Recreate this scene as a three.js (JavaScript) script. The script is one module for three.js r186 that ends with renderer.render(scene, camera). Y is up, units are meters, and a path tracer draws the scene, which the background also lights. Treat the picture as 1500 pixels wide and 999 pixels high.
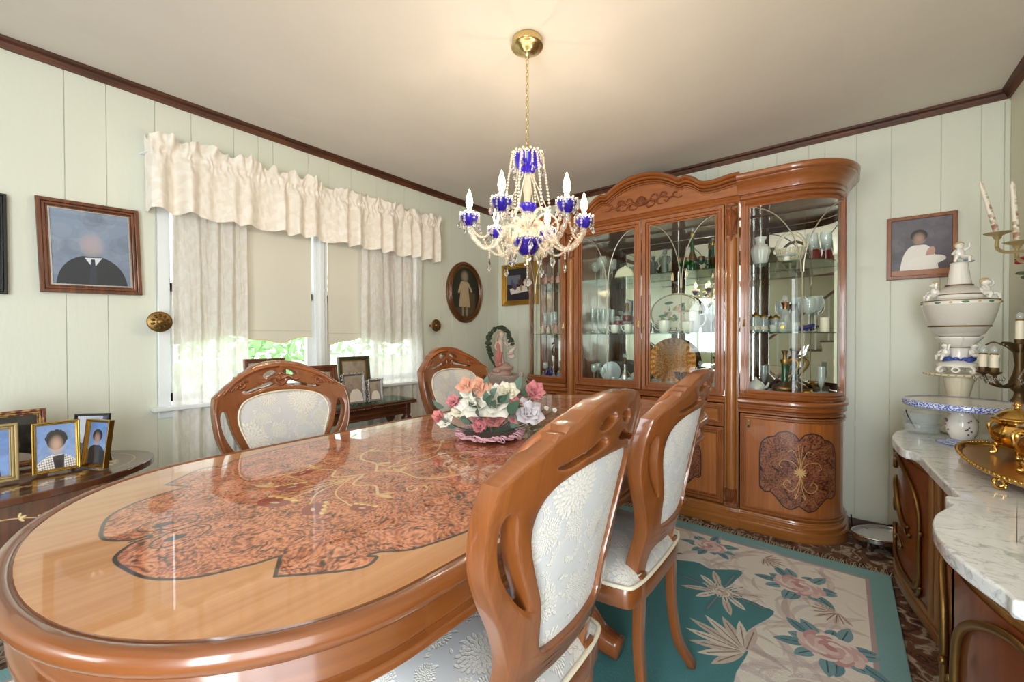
import * as THREE from 'three';
import { RoundedBoxGeometry } from 'three/addons/geometries/RoundedBoxGeometry.js';
import { mergeGeometries, mergeVertices, toCreasedNormals } from 'three/addons/utils/BufferGeometryUtils.js';
import { TessellateModifier } from 'three/addons/modifiers/TessellateModifier.js';
import { RectAreaLightUniformsLib } from 'three/addons/lights/RectAreaLightUniformsLib.js';
import { createNoise2D } from 'simplex-noise';

// ---------------------------------------------------------------- camera, sky, lights, exposure
RectAreaLightUniformsLib.init();
const scene = new THREE.Scene();
const camera = new THREE.PerspectiveCamera(2 * Math.atan(499.5 / 608.43) * 180 / Math.PI, 1500 / 999, 0.02, 200);
camera.rotation.order = 'YXZ';
camera.position.set(0, 1.166, 0);
camera.rotation.set(-0.010, 0.6712, -0.0018);
const renderer = new THREE.WebGLRenderer();
renderer.toneMapping = THREE.LinearToneMapping;
renderer.toneMappingExposure = 0.72;
renderer.shadowMap.enabled = true;
scene.background = new THREE.Color(0.86, 0.94, 1.0);
scene.backgroundIntensity = 5.0;
const PI = Math.PI, TAU = PI * 2;
// daylight that enters by the living-room windows behind the camera (their panes stand just behind these lights)
function skyWindow(name, x, y, z, w, h, turn, power) {
  const l = new THREE.RectAreaLight(new THREE.Color(0.90, 0.96, 1.0), power, w, h);
  l.name = name; l.position.set(x, y, z); l.rotation.y = turn; l.castShadow = true; scene.add(l);
  return l;
}
skyWindow('living_window_daylight', -2.15, 1.45, 4.34, 1.2, 1.3, 0, 12);
skyWindow('patio_door_daylight', 0.66, 1.12, 0.95, 1.3, 1.85, PI / 2, 4);
skyWindow('glass_door_daylight', 0.30, 1.10, 1.72, 0.62, 1.85, 0, 26);

// ---------------------------------------------------------------- helpers
function rng(seed) { let s = seed >>> 0; return () => { s = (s + 0x6d2b79f5) | 0; let t = Math.imul(s ^ (s >>> 15), 1 | s); t = (t + Math.imul(t ^ (t >>> 7), 61 | t)) ^ t; return ((t ^ (t >>> 14)) >>> 0) / 4294967296; }; }
const N1 = createNoise2D(rng(11)), N2 = createNoise2D(rng(22)), N3 = createNoise2D(rng(33));
const fbm = (f, x, y, o = 4) => { let a = 0.5, s = 0; for (let i = 0; i < o; i++) { s += a * f(x, y); x *= 2.03; y *= 2.03; a *= 0.5; } return s; };
const clamp = THREE.MathUtils.clamp, lerp = THREE.MathUtils.lerp, smooth = THREE.MathUtils.smoothstep;
const V3 = (a) => new THREE.Vector3(a[0], a[1], a[2]);
const hex = (c) => { const k = new THREE.Color(c); return [k.r, k.g, k.b]; };

const used = new Map();
function numbered(name) { const n = used.get(name) ?? 0; used.set(name, n + 1); return n ? name + '_' + String(n).padStart(3, '0') : name; }
function shadows(o) { o.traverse((m) => { if (m.isMesh) { m.castShadow = true; m.receiveShadow = true; } }); return o; }
function part(name, geo, mat, parent, label) {
  const m = new THREE.Mesh(geo, mat); m.name = name; m.castShadow = true; m.receiveShadow = true;
  if (label) m.userData.label = label;
  if (parent) parent.add(m);
  return m;
}
function tag(o, label, category, group, kind) { if (label) o.userData.label = label; if (category) o.userData.category = category; if (group) o.userData.group = group; if (kind) o.userData.kind = kind; return o; }
function thing(name, label, category, [x, y, z] = [0, 0, 0], turn = 0, group) {
  const o = new THREE.Group(); o.name = numbered(name); o.position.set(x, y, z); o.rotation.y = turn; scene.add(o);
  return tag(o, label, category, group);
}
function solo(name, geo, mat, label, category, pos = [0, 0, 0], turn = 0, group) {
  const o = part(numbered(name), geo, mat, scene); o.position.set(...pos); o.rotation.y = turn;
  return tag(o, label, category, group);
}
function struct(name, geo, mat, label, category) { const o = part(numbered(name), geo, mat, scene); return tag(o, label, category, null, 'structure'); }
function structGroup(name, label, category) { const o = new THREE.Group(); o.name = numbered(name); scene.add(o); return tag(o, label, category, null, 'structure'); }
function copyOf(o, pos, turn = 0, label, group, s = 1) {
  const c = o.clone(); c.name = numbered(o.name.replace(/_\d{3}$/, '')); c.position.set(...pos); c.rotation.set(0, turn, 0); c.scale.setScalar(s);
  c.userData = { ...o.userData }; if (label) c.userData.label = label; if (group) c.userData.group = group;
  scene.add(c); return c;
}

// geometry helpers: all return non-indexed geometry with position, normal and uv
function flat(g) {
  const h = g.index ? g.toNonIndexed() : g;
  for (const k of Object.keys(h.attributes)) if (!['position', 'normal', 'uv'].includes(k)) h.deleteAttribute(k);
  if (!h.attributes.normal) h.computeVertexNormals();
  if (!h.attributes.uv) h.setAttribute('uv', new THREE.BufferAttribute(new Float32Array(h.attributes.position.count * 2), 2));
  h.clearGroups(); return h;
}
const merge = (list) => mergeGeometries(list.flat(9).map(flat), false);
function mv(g, x = 0, y = 0, z = 0) { g.translate(x, y, z); return g; }
function rot(g, rx = 0, ry = 0, rz = 0) { if (rx) g.rotateX(rx); if (ry) g.rotateY(ry); if (rz) g.rotateZ(rz); return g; }
function box(w, h, d, x = 0, y = 0, z = 0, r = 0) {
  const g = r ? new RoundedBoxGeometry(w, h, d, 2, Math.min(r, w / 2.01, h / 2.01, d / 2.01)) : new THREE.BoxGeometry(w, h, d);
  return mv(flat(g), x, y, z);
}
const cyl = (rt, rb, h, x = 0, y = 0, z = 0, n = 20) => mv(flat(new THREE.CylinderGeometry(rt, rb, h, n)), x, y, z);
function ball(r, x = 0, y = 0, z = 0, n = 14, sy = 1, sx = 1, sz = 1) { const g = flat(new THREE.SphereGeometry(r, n, Math.max(6, Math.round(n * 0.7)))); g.scale(sx, sy, sz); g.computeVertexNormals(); const i = mergeVertices(strip(g)); i.computeVertexNormals(); return mv(flat(i), x, y, z); }
function strip(g) { const h = g.clone(); h.deleteAttribute('normal'); h.deleteAttribute('uv'); return h; }
const ring = (R, r, x = 0, y = 0, z = 0, n = 28, m = 8) => mv(flat(new THREE.TorusGeometry(R, r, m, n)), x, y, z);
function lathe(pts, n = 28, flute = 0, count = 12, from = 0, to = 1) {
  const g = new THREE.LatheGeometry(pts.map(([r, y]) => new THREE.Vector2(Math.max(r, 0.0002), y)), n);
  if (flute) {
    const p = g.attributes.position;
    const y0 = pts[0][1], y1 = pts[pts.length - 1][1];
    for (let i = 0; i < p.count; i++) {
      const x = p.getX(i), z = p.getZ(i), t = (p.getY(i) - Math.min(y0, y1)) / Math.abs(y1 - y0);
      if (t < from || t > to) continue;
      const k = 1 - flute * (1 - Math.abs(Math.cos(Math.atan2(x, z) * count / 2)));
      p.setX(i, x * k); p.setZ(i, z * k);
    }
    g.computeVertexNormals();
  }
  return flat(g);
}
// a smooth tube through points; r: number, [rx, ry] or function of t; sq > 2 squares the section
function tube(pts, r, { n = 10, seg = 0, closed = false, sq = 2, up = [0, 0, 1], smoothPath = true, caps = true } = {}) {
  const vs = pts.map(V3), curve = new THREE.CatmullRomCurve3(vs, closed, 'centripetal');
  const m = seg || Math.max(6, (pts.length - 1) * 5);
  const P = [], T = [];
  for (let i = 0; i <= m; i++) {
    const t = i / m;
    if (smoothPath) { P.push(curve.getPoint(t)); T.push(curve.getTangent(t)); }
    else { const k = Math.min(vs.length - 2, Math.floor(t * (vs.length - 1))), f = t * (vs.length - 1) - k; P.push(vs[k].clone().lerp(vs[k + 1], f)); T.push(vs[k + 1].clone().sub(vs[k]).normalize()); }
  }
  let nrm = V3(up); nrm.sub(T[0].clone().multiplyScalar(nrm.dot(T[0])));
  if (nrm.length() < 1e-3) { nrm = new THREE.Vector3(1, 0.01, 0); nrm.sub(T[0].clone().multiplyScalar(nrm.dot(T[0]))); }
  nrm.normalize();
  const pos = [], uv = [], idx = []; let len = 0;
  for (let i = 0; i <= m; i++) {
    if (i) { nrm.sub(T[i].clone().multiplyScalar(nrm.dot(T[i]))).normalize(); len += P[i].distanceTo(P[i - 1]); }
    const b = T[i].clone().cross(nrm), rr = typeof r === 'function' ? r(i / m) : r, rx = rr[0] ?? rr, ry = rr[1] ?? rr;
    for (let j = 0; j <= n; j++) {
      const a = j / n * TAU, c = Math.cos(a), s = Math.sin(a), e = 2 / sq;
      const cx = Math.sign(c) * Math.abs(c) ** e * rx, cy = Math.sign(s) * Math.abs(s) ** e * ry;
      const q = P[i].clone().addScaledVector(nrm, cx).addScaledVector(b, cy);
      pos.push(q.x, q.y, q.z); uv.push(j / n * TAU * Math.max(rx, ry), len);
    }
  }
  for (let i = 0; i < m; i++) for (let j = 0; j < n; j++) { const a = i * (n + 1) + j, c = a + n + 1; idx.push(a, a + 1, c, a + 1, c + 1, c); }
  if (caps && !closed) for (const [row, flip] of [[0, 1], [m, 0]]) {
    const c = pos.length / 3; pos.push(P[row].x, P[row].y, P[row].z); uv.push(0, row ? len : 0);
    for (let j = 0; j < n; j++) { const a = row * (n + 1) + j; flip ? idx.push(c, a + 1, a) : idx.push(c, a, a + 1); }
  }
  const g = new THREE.BufferGeometry(); g.setIndex(idx);
  g.setAttribute('position', new THREE.Float32BufferAttribute(pos, 3)); g.setAttribute('uv', new THREE.Float32BufferAttribute(uv, 2));
  g.computeVertexNormals(); return flat(g);
}
function shapeOf(pts, holes = []) { const s = new THREE.Shape(pts.map(([x, y]) => new THREE.Vector2(x, y))); for (const h of holes) s.holes.push(new THREE.Path(h.map(([x, y]) => new THREE.Vector2(x, y)))); return s; }
function extr(pts, depth, { holes = [], bevel = 0, bs = 2 } = {}) {
  const g = new THREE.ExtrudeGeometry(shapeOf(pts, holes), { depth, bevelEnabled: bevel > 0, bevelThickness: bevel, bevelSize: bevel, bevelOffset: -bevel, bevelSegments: bs, curveSegments: 8 });
  return flat(g);
}
// closed or open spline through 2-D points
function spline2(pts, n = 60, closed = true, tension = 0.5) { return new THREE.CatmullRomCurve3(pts.map(([x, y]) => new THREE.Vector3(x, y, 0)), closed, 'catmullrom', tension).getPoints(n).slice(0, closed ? n : n + 1).map((p) => [p.x, p.y]); }
// sweep a profile [[out, y] ...] along a plan path [[x, z] ...]; outward is to the right of travel when side = 1
function sweep(path, profile, { closed = false, side = 1, crease = 0.6, caps = true } = {}) {
  const m = path.length, pos = [], uv = [], idx = [], k = profile.length;
  let len = 0; const plen = [0]; for (let j = 1; j < k; j++) plen.push(plen[j - 1] + Math.hypot(profile[j][0] - profile[j - 1][0], profile[j][1] - profile[j - 1][1]));
  const nor = (a, b) => { const dx = b[0] - a[0], dz = b[1] - a[1], l = Math.hypot(dx, dz) || 1; return [-dz / l * side, dx / l * side]; };
  const M = closed ? m : m - 1;
  const at = (i) => {
    const p = path[i % m], pv = closed ? path[(i - 1 + m) % m] : path[Math.max(0, i - 1)], nx = closed ? path[(i + 1) % m] : path[Math.min(m - 1, i + 1)];
    const a = pv === p ? nor(p, nx) : nor(pv, p), b = nx === p ? a : nor(p, nx);
    let n = [a[0] + b[0], a[1] + b[1]]; const l = Math.hypot(...n) || 1; n = [n[0] / l, n[1] / l];
    const c = Math.max(0.35, n[0] * a[0] + n[1] * a[1]); return [p, [n[0] / c, n[1] / c]];
  };
  for (let i = 0; i <= M; i++) {
    const [p, n] = at(i); if (i) len += Math.hypot(path[i % m][0] - path[i - 1][0], path[i % m][1] - path[i - 1][1]);
    profile.forEach(([o, y], j) => { pos.push(p[0] + n[0] * o, y, p[1] + n[1] * o); uv.push(plen[j], len); });
  }
  for (let i = 0; i < M; i++) for (let j = 0; j < k - 1; j++) { const a = i * k + j, b = a + k; side > 0 ? idx.push(a, a + 1, b, a + 1, b + 1, b) : idx.push(a, b, a + 1, a + 1, b, b + 1); }
  const g = new THREE.BufferGeometry(); g.setIndex(idx); g.setAttribute('position', new THREE.Float32BufferAttribute(pos, 3)); g.setAttribute('uv', new THREE.Float32BufferAttribute(uv, 2));
  const out = [toCreasedNormals(g, crease)];
  if (!closed && caps) for (const i of [0, M]) {
    const [p, n] = at(i), tri = THREE.ShapeUtils.triangulateShape(profile.map(([o, y]) => new THREE.Vector2(o, y)), []), cp = [];
    for (const t of tri) for (const j of t) cp.push(p[0] + n[0] * profile[j][0], profile[j][1], p[1] + n[1] * profile[j][0]);
    const c = new THREE.BufferGeometry(); c.setAttribute('position', new THREE.Float32BufferAttribute(cp, 3)); c.computeVertexNormals(); out.push(flat(c));
  }
  return out.length > 1 ? merge(out) : flat(out[0]);
}
// surface from a function (u, v in 0..1) -> [x, y, z]; uv given in metres by su, sv
function sheet(fn, nu, nv, su = 1, sv = 1) {
  const pos = [], uv = [], idx = [];
  for (let i = 0; i <= nu; i++) for (let j = 0; j <= nv; j++) { pos.push(...fn(i / nu, j / nv)); uv.push(i / nu * su, j / nv * sv); }
  for (let i = 0; i < nu; i++) for (let j = 0; j < nv; j++) { const a = i * (nv + 1) + j, b = a + nv + 1; idx.push(a, b, a + 1, a + 1, b, b + 1); }
  const g = new THREE.BufferGeometry(); g.setIndex(idx); g.setAttribute('position', new THREE.Float32BufferAttribute(pos, 3)); g.setAttribute('uv', new THREE.Float32BufferAttribute(uv, 2)); g.computeVertexNormals(); return flat(g);
}
// uv in metres from position; v runs along the grain axis
function grain(g, axis = 'y', s = 1) {
  g = flat(g); const p = g.attributes.position, uv = g.attributes.uv, A = new THREE.Vector3(), B = new THREE.Vector3(), C = new THREE.Vector3(), ax = 'xyz'.indexOf(axis);
  for (let i = 0; i < p.count; i += 3) {
    A.fromBufferAttribute(p, i); B.fromBufferAttribute(p, i + 1); C.fromBufferAttribute(p, i + 2);
    const n = B.clone().sub(A).cross(C.clone().sub(A)), w = [Math.abs(n.x), Math.abs(n.y), Math.abs(n.z)], d = w.indexOf(Math.max(...w));
    const va = d === ax ? (ax + 1) % 3 : ax, ua = [0, 1, 2].find((k) => k !== d && k !== va);
    [A, B, C].forEach((q, k) => uv.setXY(i + k, q.getComponent(ua) * s + d * 0.37, q.getComponent(va) * s));
  }
  return g;
}
function planar(g, a = 'x', b = 'y', s = 1, o = [0, 0]) { g = flat(g); const p = g.attributes.position, ia = 'xyz'.indexOf(a), ib = 'xyz'.indexOf(b); for (let i = 0; i < p.count; i++) g.attributes.uv.setXY(i, (p.getComponent(i, ia) - o[0]) * s, (p.getComponent(i, ib) - o[1]) * s); return g; }
const creased = (g, a = 0.5) => flat(toCreasedNormals(g, a));
function tess(g, edge, it = 6) { return flat(new TessellateModifier(edge, it).modify(flat(g))); }
function bend(g, fn, crease = 0.7) {
  const p = g.attributes.position, v = new THREE.Vector3();
  for (let i = 0; i < p.count; i++) { v.fromBufferAttribute(p, i); const q = fn(v.x, v.y, v.z); p.setXYZ(i, q[0], q[1], q[2]); }
  g.deleteAttribute('normal'); return flat(toCreasedNormals(g, crease));
}
// ---------------------------------------------------------------- computed textures
function canvasOf(w, h, draw) { const c = document.createElement('canvas'); c.width = w; c.height = h; draw(c.getContext('2d'), w, h); return c; }
function texOf(c, rx = 1, ry = 1, srgb = true) { const t = new THREE.CanvasTexture(c); t.wrapS = t.wrapT = THREE.RepeatWrapping; t.repeat.set(rx, ry); if (srgb) t.colorSpace = THREE.SRGBColorSpace; t.magFilter = THREE.LinearFilter; return t; }
function pixelTex(w, h, fn, rx = 1, ry = 1, srgb = true) {
  const d = new Uint8Array(w * h * 4);
  for (let y = 0; y < h; y++) for (let x = 0; x < w; x++) { const c = fn(x / w, y / h, x, y), i = (y * w + x) * 4; d[i] = clamp(c[0], 0, 255); d[i + 1] = clamp(c[1], 0, 255); d[i + 2] = clamp(c[2], 0, 255); d[i + 3] = 255; }
  const t = new THREE.DataTexture(d, w, h); t.wrapS = t.wrapT = THREE.RepeatWrapping; t.magFilter = THREE.LinearFilter; t.repeat.set(rx, ry); if (srgb) t.colorSpace = THREE.SRGBColorSpace; t.needsUpdate = true; return t;
}
const mix3 = (a, b, t) => [lerp(a[0], b[0], t), lerp(a[1], b[1], t), lerp(a[2], b[2], t)];
// straight-grained veneer: u across, v along the grain (one tile = 0.5 m by 1 m)
const TILE = (f, u, v, s) => { const a = f(u * s, v), b = f((u - 1) * s, v), c = f(u * s, v - 1e3), t = smooth(u, 0.8, 1); return lerp(a, b, t) + 0 * c; };
function woodTex(light, dark, o = {}) {
  const { fine = 90, seed = 0, contrast = 1 } = o;
  return pixelTex(256, 512, (u, v) => {
    const w = 0.02 * N1(u * 3 + seed, Math.sin(v * TAU) * 0.6 + seed);
    const cv = Math.cos(v * TAU), sv = Math.sin(v * TAU);
    const wide = TILE((a, b) => fbm(N2, a + seed, cv * 0.25 + seed, 3), u + w, 0, 5), thin = TILE((a, b) => N3(a + seed, sv * 0.9), u + w, 0, fine), mid = TILE((a, b) => N1(a + seed, cv * 0.7), u + w, 0, 24);
    const t = clamp(0.5 + contrast * (wide * 0.55 + mid * 0.22 + thin * 0.16), 0, 1);
    return mix3(dark, light, t);
  }, 2, 1);
}
// burl veneer colour at a point in metres
const BURL = [[48, 26, 18], [132, 68, 40], [196, 116, 76], [222, 150, 108]];
function burlAt(x, y, seed = 0) {
  const wx = fbm(N1, x * 6 + seed, y * 6, 2) * 0.03, wy = fbm(N2, x * 6, y * 6 + seed, 2) * 0.03;
  const X = x + wx, Y = y + wy;
  let t = 0.66 + 0.34 * fbm(N3, X * 11 + seed, Y * 11, 3) + 0.66 * fbm(N1, X * 62 - Y * 26, Y * 84 + X * 30 + seed, 3);
  const eye = N2(X * 62 + 9, Y * 40 + seed); if (eye > 0.55) t -= (eye - 0.55) * 1.8;
  const clump = fbm(N2, X * 12 + 5, Y * 12 + seed, 3), vein = 1 - Math.abs(fbm(N1, X * 14 + 5, Y * 14 + seed, 3)) * 10; if (vein > 0 && clump > 0.02) t -= vein * 0.55 * Math.min(1, clump * 5);
  t = clamp(t, 0, 1) * 3; const k = Math.min(2, Math.floor(t)); return mix3(BURL[k], BURL[k + 1], t - k);
}
function veneerAt(x, y, light, dark) {  // grain along y
  const w = 0.008 * N1(x * 3, y * 1.2);
  const t = clamp(0.55 + 0.42 * fbm(N2, (x + w) * 9, y * 0.5, 3) + 0.16 * N3((x + w) * 46, y * 1.3) + 0.1 * N1((x + w) * 170, y * 5), 0, 1);
  return mix3(dark, light, t);
}
// marquetry panel: veneer ground, burl inside the outline, dark stringing and pale scrolls drawn in metres
function marquetry(W, H, w, h, outline, scrolls, o = {}) {
  const { light = [200, 140, 84], dark = [150, 92, 46], line = 0.006, seed = 0, tone = 1 } = o;
  const toC = (ctx) => { ctx.setTransform(w / W, 0, 0, -h / H, 0, h); };
  const path = (ctx, pts) => { ctx.beginPath(); pts.forEach(([x, y], i) => i ? ctx.lineTo(x, y) : ctx.moveTo(x, y)); ctx.closePath(); };
  const mask = canvasOf(w, h, (c) => { c.fillStyle = '#000'; c.fillRect(0, 0, w, h); toC(c); c.fillStyle = '#fff'; path(c, outline); c.fill(); });
  const md = mask.getContext('2d').getImageData(0, 0, w, h).data;
  return canvasOf(w, h, (c) => {
    const im = c.createImageData(w, h), d = im.data;
    for (let y = 0; y < h; y++) for (let x = 0; x < w; x++) {
      const i = (y * w + x) * 4, m = md[i] / 255, X = x / w * W, Y = (1 - y / h) * H;
      let q = m < 0.99 ? veneerAt(X, Y, light, dark) : null; if (m > 0.01) { const b = burlAt(X, Y, seed).map((k) => k * tone); q = q ? mix3(q, b, m) : b; }
      d[i] = clamp(q[0], 0, 255); d[i + 1] = clamp(q[1], 0, 255); d[i + 2] = clamp(q[2], 0, 255); d[i + 3] = 255;
    }
    c.putImageData(im, 0, 0); toC(c); c.lineJoin = 'round'; c.lineCap = 'round';
    path(c, outline); c.strokeStyle = '#2b211e'; c.lineWidth = line; c.stroke();
    scrolls?.(c);
  });
}
// photograph print: a sitter with a softly blurred face
function portrait(w, h, o) {
  return texOf(canvasOf(w, h, (c) => {
    const g = c.createLinearGradient(0, 0, w * 0.3, h); g.addColorStop(0, o.bg[0]); g.addColorStop(1, o.bg[1]); c.fillStyle = g; c.fillRect(0, 0, w, h);
    const r = rng(o.seed ?? 3); for (let i = 0; i < 40; i++) { c.globalAlpha = 0.05; c.fillStyle = r() > 0.5 ? '#fff' : '#000'; c.beginPath(); c.arc(r() * w, r() * h, 6 + r() * w * 0.14, 0, TAU); c.fill(); }
    c.globalAlpha = 1; o.draw?.(c, w, h);
    const X = (o.x ?? 0.5) * w, Y = (o.y ?? 0.36) * h, R = (o.r ?? 0.15) * w;
    c.fillStyle = o.cloth; c.beginPath(); c.moveTo(X - R * 2.6, h); c.quadraticCurveTo(X - R * 2.4, Y + R * 1.9, X - R * 0.7, Y + R * 1.35); c.lineTo(X + R * 0.7, Y + R * 1.35); c.quadraticCurveTo(X + R * 2.4, Y + R * 1.9, X + R * 2.6, h); c.fill();
    o.over?.(c, X, Y, R, w, h);
    if (o.hair) { c.fillStyle = o.hair; c.beginPath(); c.ellipse(X, Y - R * 0.3, R * 1.12, R * 1.05, 0, 0, TAU); c.fill(); if (o.curl) for (let i = 0; i < 26; i++) { const a = PI + r() * PI; c.beginPath(); c.arc(X + Math.cos(a) * R * 1.05, Y - R * 0.25 + Math.sin(a) * R, R * 0.28, 0, TAU); c.fill(); } }
    for (let k = 30; k > 0; k--) { c.globalAlpha = 0.085; c.fillStyle = o.skin ?? '#c8a896'; c.beginPath(); c.ellipse(X, Y + R * 0.25, R * (0.15 + k * 0.027), R * (0.2 + k * 0.036), 0, 0, TAU); c.fill(); }
    c.globalAlpha = 1;
  }));
}
// ---------------------------------------------------------------- materials
const std = (o) => new THREE.MeshStandardMaterial(o), phy = (o) => new THREE.MeshPhysicalMaterial(o);
const T = {};
T.cherry = woodTex([168, 98, 42], [120, 63, 22], { seed: 1, contrast: 0.75 });
T.honey = woodTex([180, 116, 54], [136, 80, 32], { seed: 4, contrast: 0.7 });
T.walnut = woodTex([112, 62, 32], [58, 28, 14], { seed: 7 });
T.gild = woodTex([158, 108, 48], [108, 68, 28], { seed: 9, contrast: 0.6 });
const M = {};
const lacquer = (map, o = {}) => phy({ map, roughness: 0.34, clearcoat: 0.9, clearcoatRoughness: 0.08, ...o });
M.cherry = lacquer(T.cherry); M.honey = lacquer(T.honey); M.walnut = lacquer(T.walnut, { clearcoat: 0.6 });
M.chair = lacquer(woodTex([148, 86, 38], [108, 57, 22], { seed: 12, contrast: 0.5 }), { clearcoatRoughness: 0.12 });
M.carved = lacquer(woodTex([168, 96, 46], [96, 48, 22], { seed: 15 }));
M.gildWood = phy({ map: T.gild, roughness: 0.4, clearcoat: 0.5, clearcoatRoughness: 0.2 });
M.crown = std({ map: woodTex([112, 62, 26], [62, 30, 12], { seed: 18 }), roughness: 0.5 });
M.brass = std({ color: 0xd9c38c, metalness: 1, roughness: 0.22 });
M.antique = std({ color: 0x8a6b3c, metalness: 0.9, roughness: 0.38 });
M.bronze = std({ color: 0x5f4c33, metalness: 0.85, roughness: 0.42 });
M.gold = std({ color: 0xe9bf6c, metalness: 1, roughness: 0.18, map: pixelTex(128, 128, (u, v) => { const t = 226 + 26 * fbm(N1, u * 9, v * 9, 3); return [t, t * 0.985, t * 0.96]; }) });
M.goldTrim = std({ color: 0xc79b45, metalness: 0.9, roughness: 0.3 });
M.paleGold = std({ color: 0xc9b78a, metalness: 0.7, roughness: 0.4 });
M.silver = std({ color: 0xc6c8cc, metalness: 1, roughness: 0.25 });
M.chrome = std({ color: 0xd8dadc, metalness: 1, roughness: 0.12 });
M.black = std({ color: 0x15130f, roughness: 0.4 });
M.pane = phy({ color: 0xffffff, transmission: 1, thickness: 0, roughness: 0, ior: 1.45 });
M.doorGlass = phy({ color: 0xfafffc, transmission: 1, thickness: 0, roughness: 0, ior: 1.35 });
M.glassware = phy({ color: 0xf4f8f8, transmission: 0.78, thickness: 0, roughness: 0.02, ior: 1.55 });
M.crystal = phy({ color: 0xfffaf0, transmission: 0.84, thickness: 0, roughness: 0.05, ior: 1.9 });
M.prism = phy({ color: 0xffffff, transmission: 1, thickness: 0.02, roughness: 0, ior: 1.6, flatShading: true });
M.shelfGlass = phy({ color: 0xd4e4dc, transmission: 1, thickness: 0, roughness: 0.01, ior: 1.5 });
M.greenGlass = phy({ color: 0x0c7a34, transmission: 0.75, thickness: 0, roughness: 0.06 });
M.rubyGlass = phy({ color: 0xa3202a, transmission: 0.7, thickness: 0, roughness: 0.05 });
M.cobalt = phy({ color: 0x2c1cae, transmission: 0.4, thickness: 0, roughness: 0.08, clearcoat: 1, clearcoatRoughness: 0.05 });
M.cobaltDark = phy({ color: 0x1c1470, roughness: 0.08, clearcoat: 1 });
M.mirror = std({ color: 0xc9c4bb, metalness: 1, roughness: 0.015 });
M.porcelain = phy({ color: 0xf1eee6, roughness: 0.22, clearcoat: 0.8, clearcoatRoughness: 0.08 });
M.cream = phy({ color: 0xe9dfc6, roughness: 0.3, clearcoat: 0.5, clearcoatRoughness: 0.15 });
M.skin = std({ color: 0xe2c3ac, roughness: 0.5 });
M.whiteTrim = std({ color: 0xe9edee, roughness: 0.45 });
M.bulb = std({ color: 0xfff2d8, emissive: 0xffdfae, emissiveIntensity: 14, roughness: 0.2 });
M.candleWax = std({ color: 0xefe7d0, roughness: 0.5 });
M.lead = std({ color: 0xc8c2b2, metalness: 0.8, roughness: 0.35 });
M.purple = std({ color: 0x7a4a6a, roughness: 0.7 });
// wall: painted panelling, faint brush texture
const brush = pixelTex(256, 256, (u, v) => { const t = 128 + 60 * N1(u * 40, v * 6) + 50 * N2(u * 120, v * 14); return [t, t, t]; }, 1, 1, false);
M.wall = std({ color: 0xdfe2d2, roughness: 0.42, bumpMap: brush, bumpScale: 0.0006 });
M.wallWarm = std({ color: 0xdcdac6, roughness: 0.5 });
M.groove = std({ color: 0xdadcca, roughness: 0.6 });
M.ceiling = std({ roughness: 0.85, map: pixelTex(256, 256, (u, v) => { const t = 3 * fbm(N1, u * 5, v * 5, 3); return [226 + t, 219 + t, 208 + t]; }, 0.4, 0.4) });
// carpet under the rug: brown, rust and cream foliage print
const carpetCol = [[74, 54, 42], [124, 96, 74], [176, 158, 134], [128, 80, 60], [202, 188, 166]];
M.carpet = std({ roughness: 0.95, map: pixelTex(1024, 1024, (u, v) => {
  const x = u * 3, y = v * 3, wx = fbm(N1, x * 2.2, y * 2.2, 3), wy = fbm(N2, x * 2.2 + 7, y * 2.2, 3);
  const a = fbm(N3, (x + wx * 0.5) * 4.5, (y + wy * 0.5) * 2.2, 4), b = N1((x + wy * 0.4) * 6, (y + wx * 0.6) * 15);
  let c = a > 0.18 ? mix3(carpetCol[2], carpetCol[4], clamp((a - 0.18) * 4, 0, 1)) : a > -0.08 ? carpetCol[1] : a > -0.3 ? carpetCol[3] : carpetCol[0];
  c = mix3(c, carpetCol[0], clamp(b * 0.9 - 0.25, 0, 0.75)); const n = 0.9 + 0.14 * N2(u * 400, v * 400); return [c[0] * n, c[1] * n, c[2] * n];
}, 0.55, 0.55) });
// ivory brocade for curtains and valance
M.brocade = phy({ roughness: 0.75, sheen: 0.4, sheenColor: new THREE.Color(0xfff2e0), transmission: 0.5, thickness: 0, map: pixelTex(512, 512, (u, v) => {
  const k = 0.6 * fbm(N1, u * 8, v * 8, 2) + 0.5 * Math.sin(u * TAU * 4 + 2 * N2(u * 5, v * 5)) * Math.sin(v * TAU * 4 + 2 * N3(u * 5, v * 5));
  const t = smooth(k, -0.05, 0.12), f = 2.5 * N2(u * 200, v * 40); return mix3([246, 242, 235], [252, 250, 246], t).map((q) => q + f);
}, 2.2, 2.2) });
M.valance = phy({ roughness: 0.72, sheen: 0.5, sheenColor: new THREE.Color(0xfff0dd), transmission: 0.12, thickness: 0, map: M.brocade.map, color: 0xfffaf2 });
M.shade = phy({ color: 0xe9e4d4, roughness: 0.85, transmission: 0.1, thickness: 0 });
M.shadeTrim = std({ color: 0xe6d9a8, roughness: 0.7 });
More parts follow.
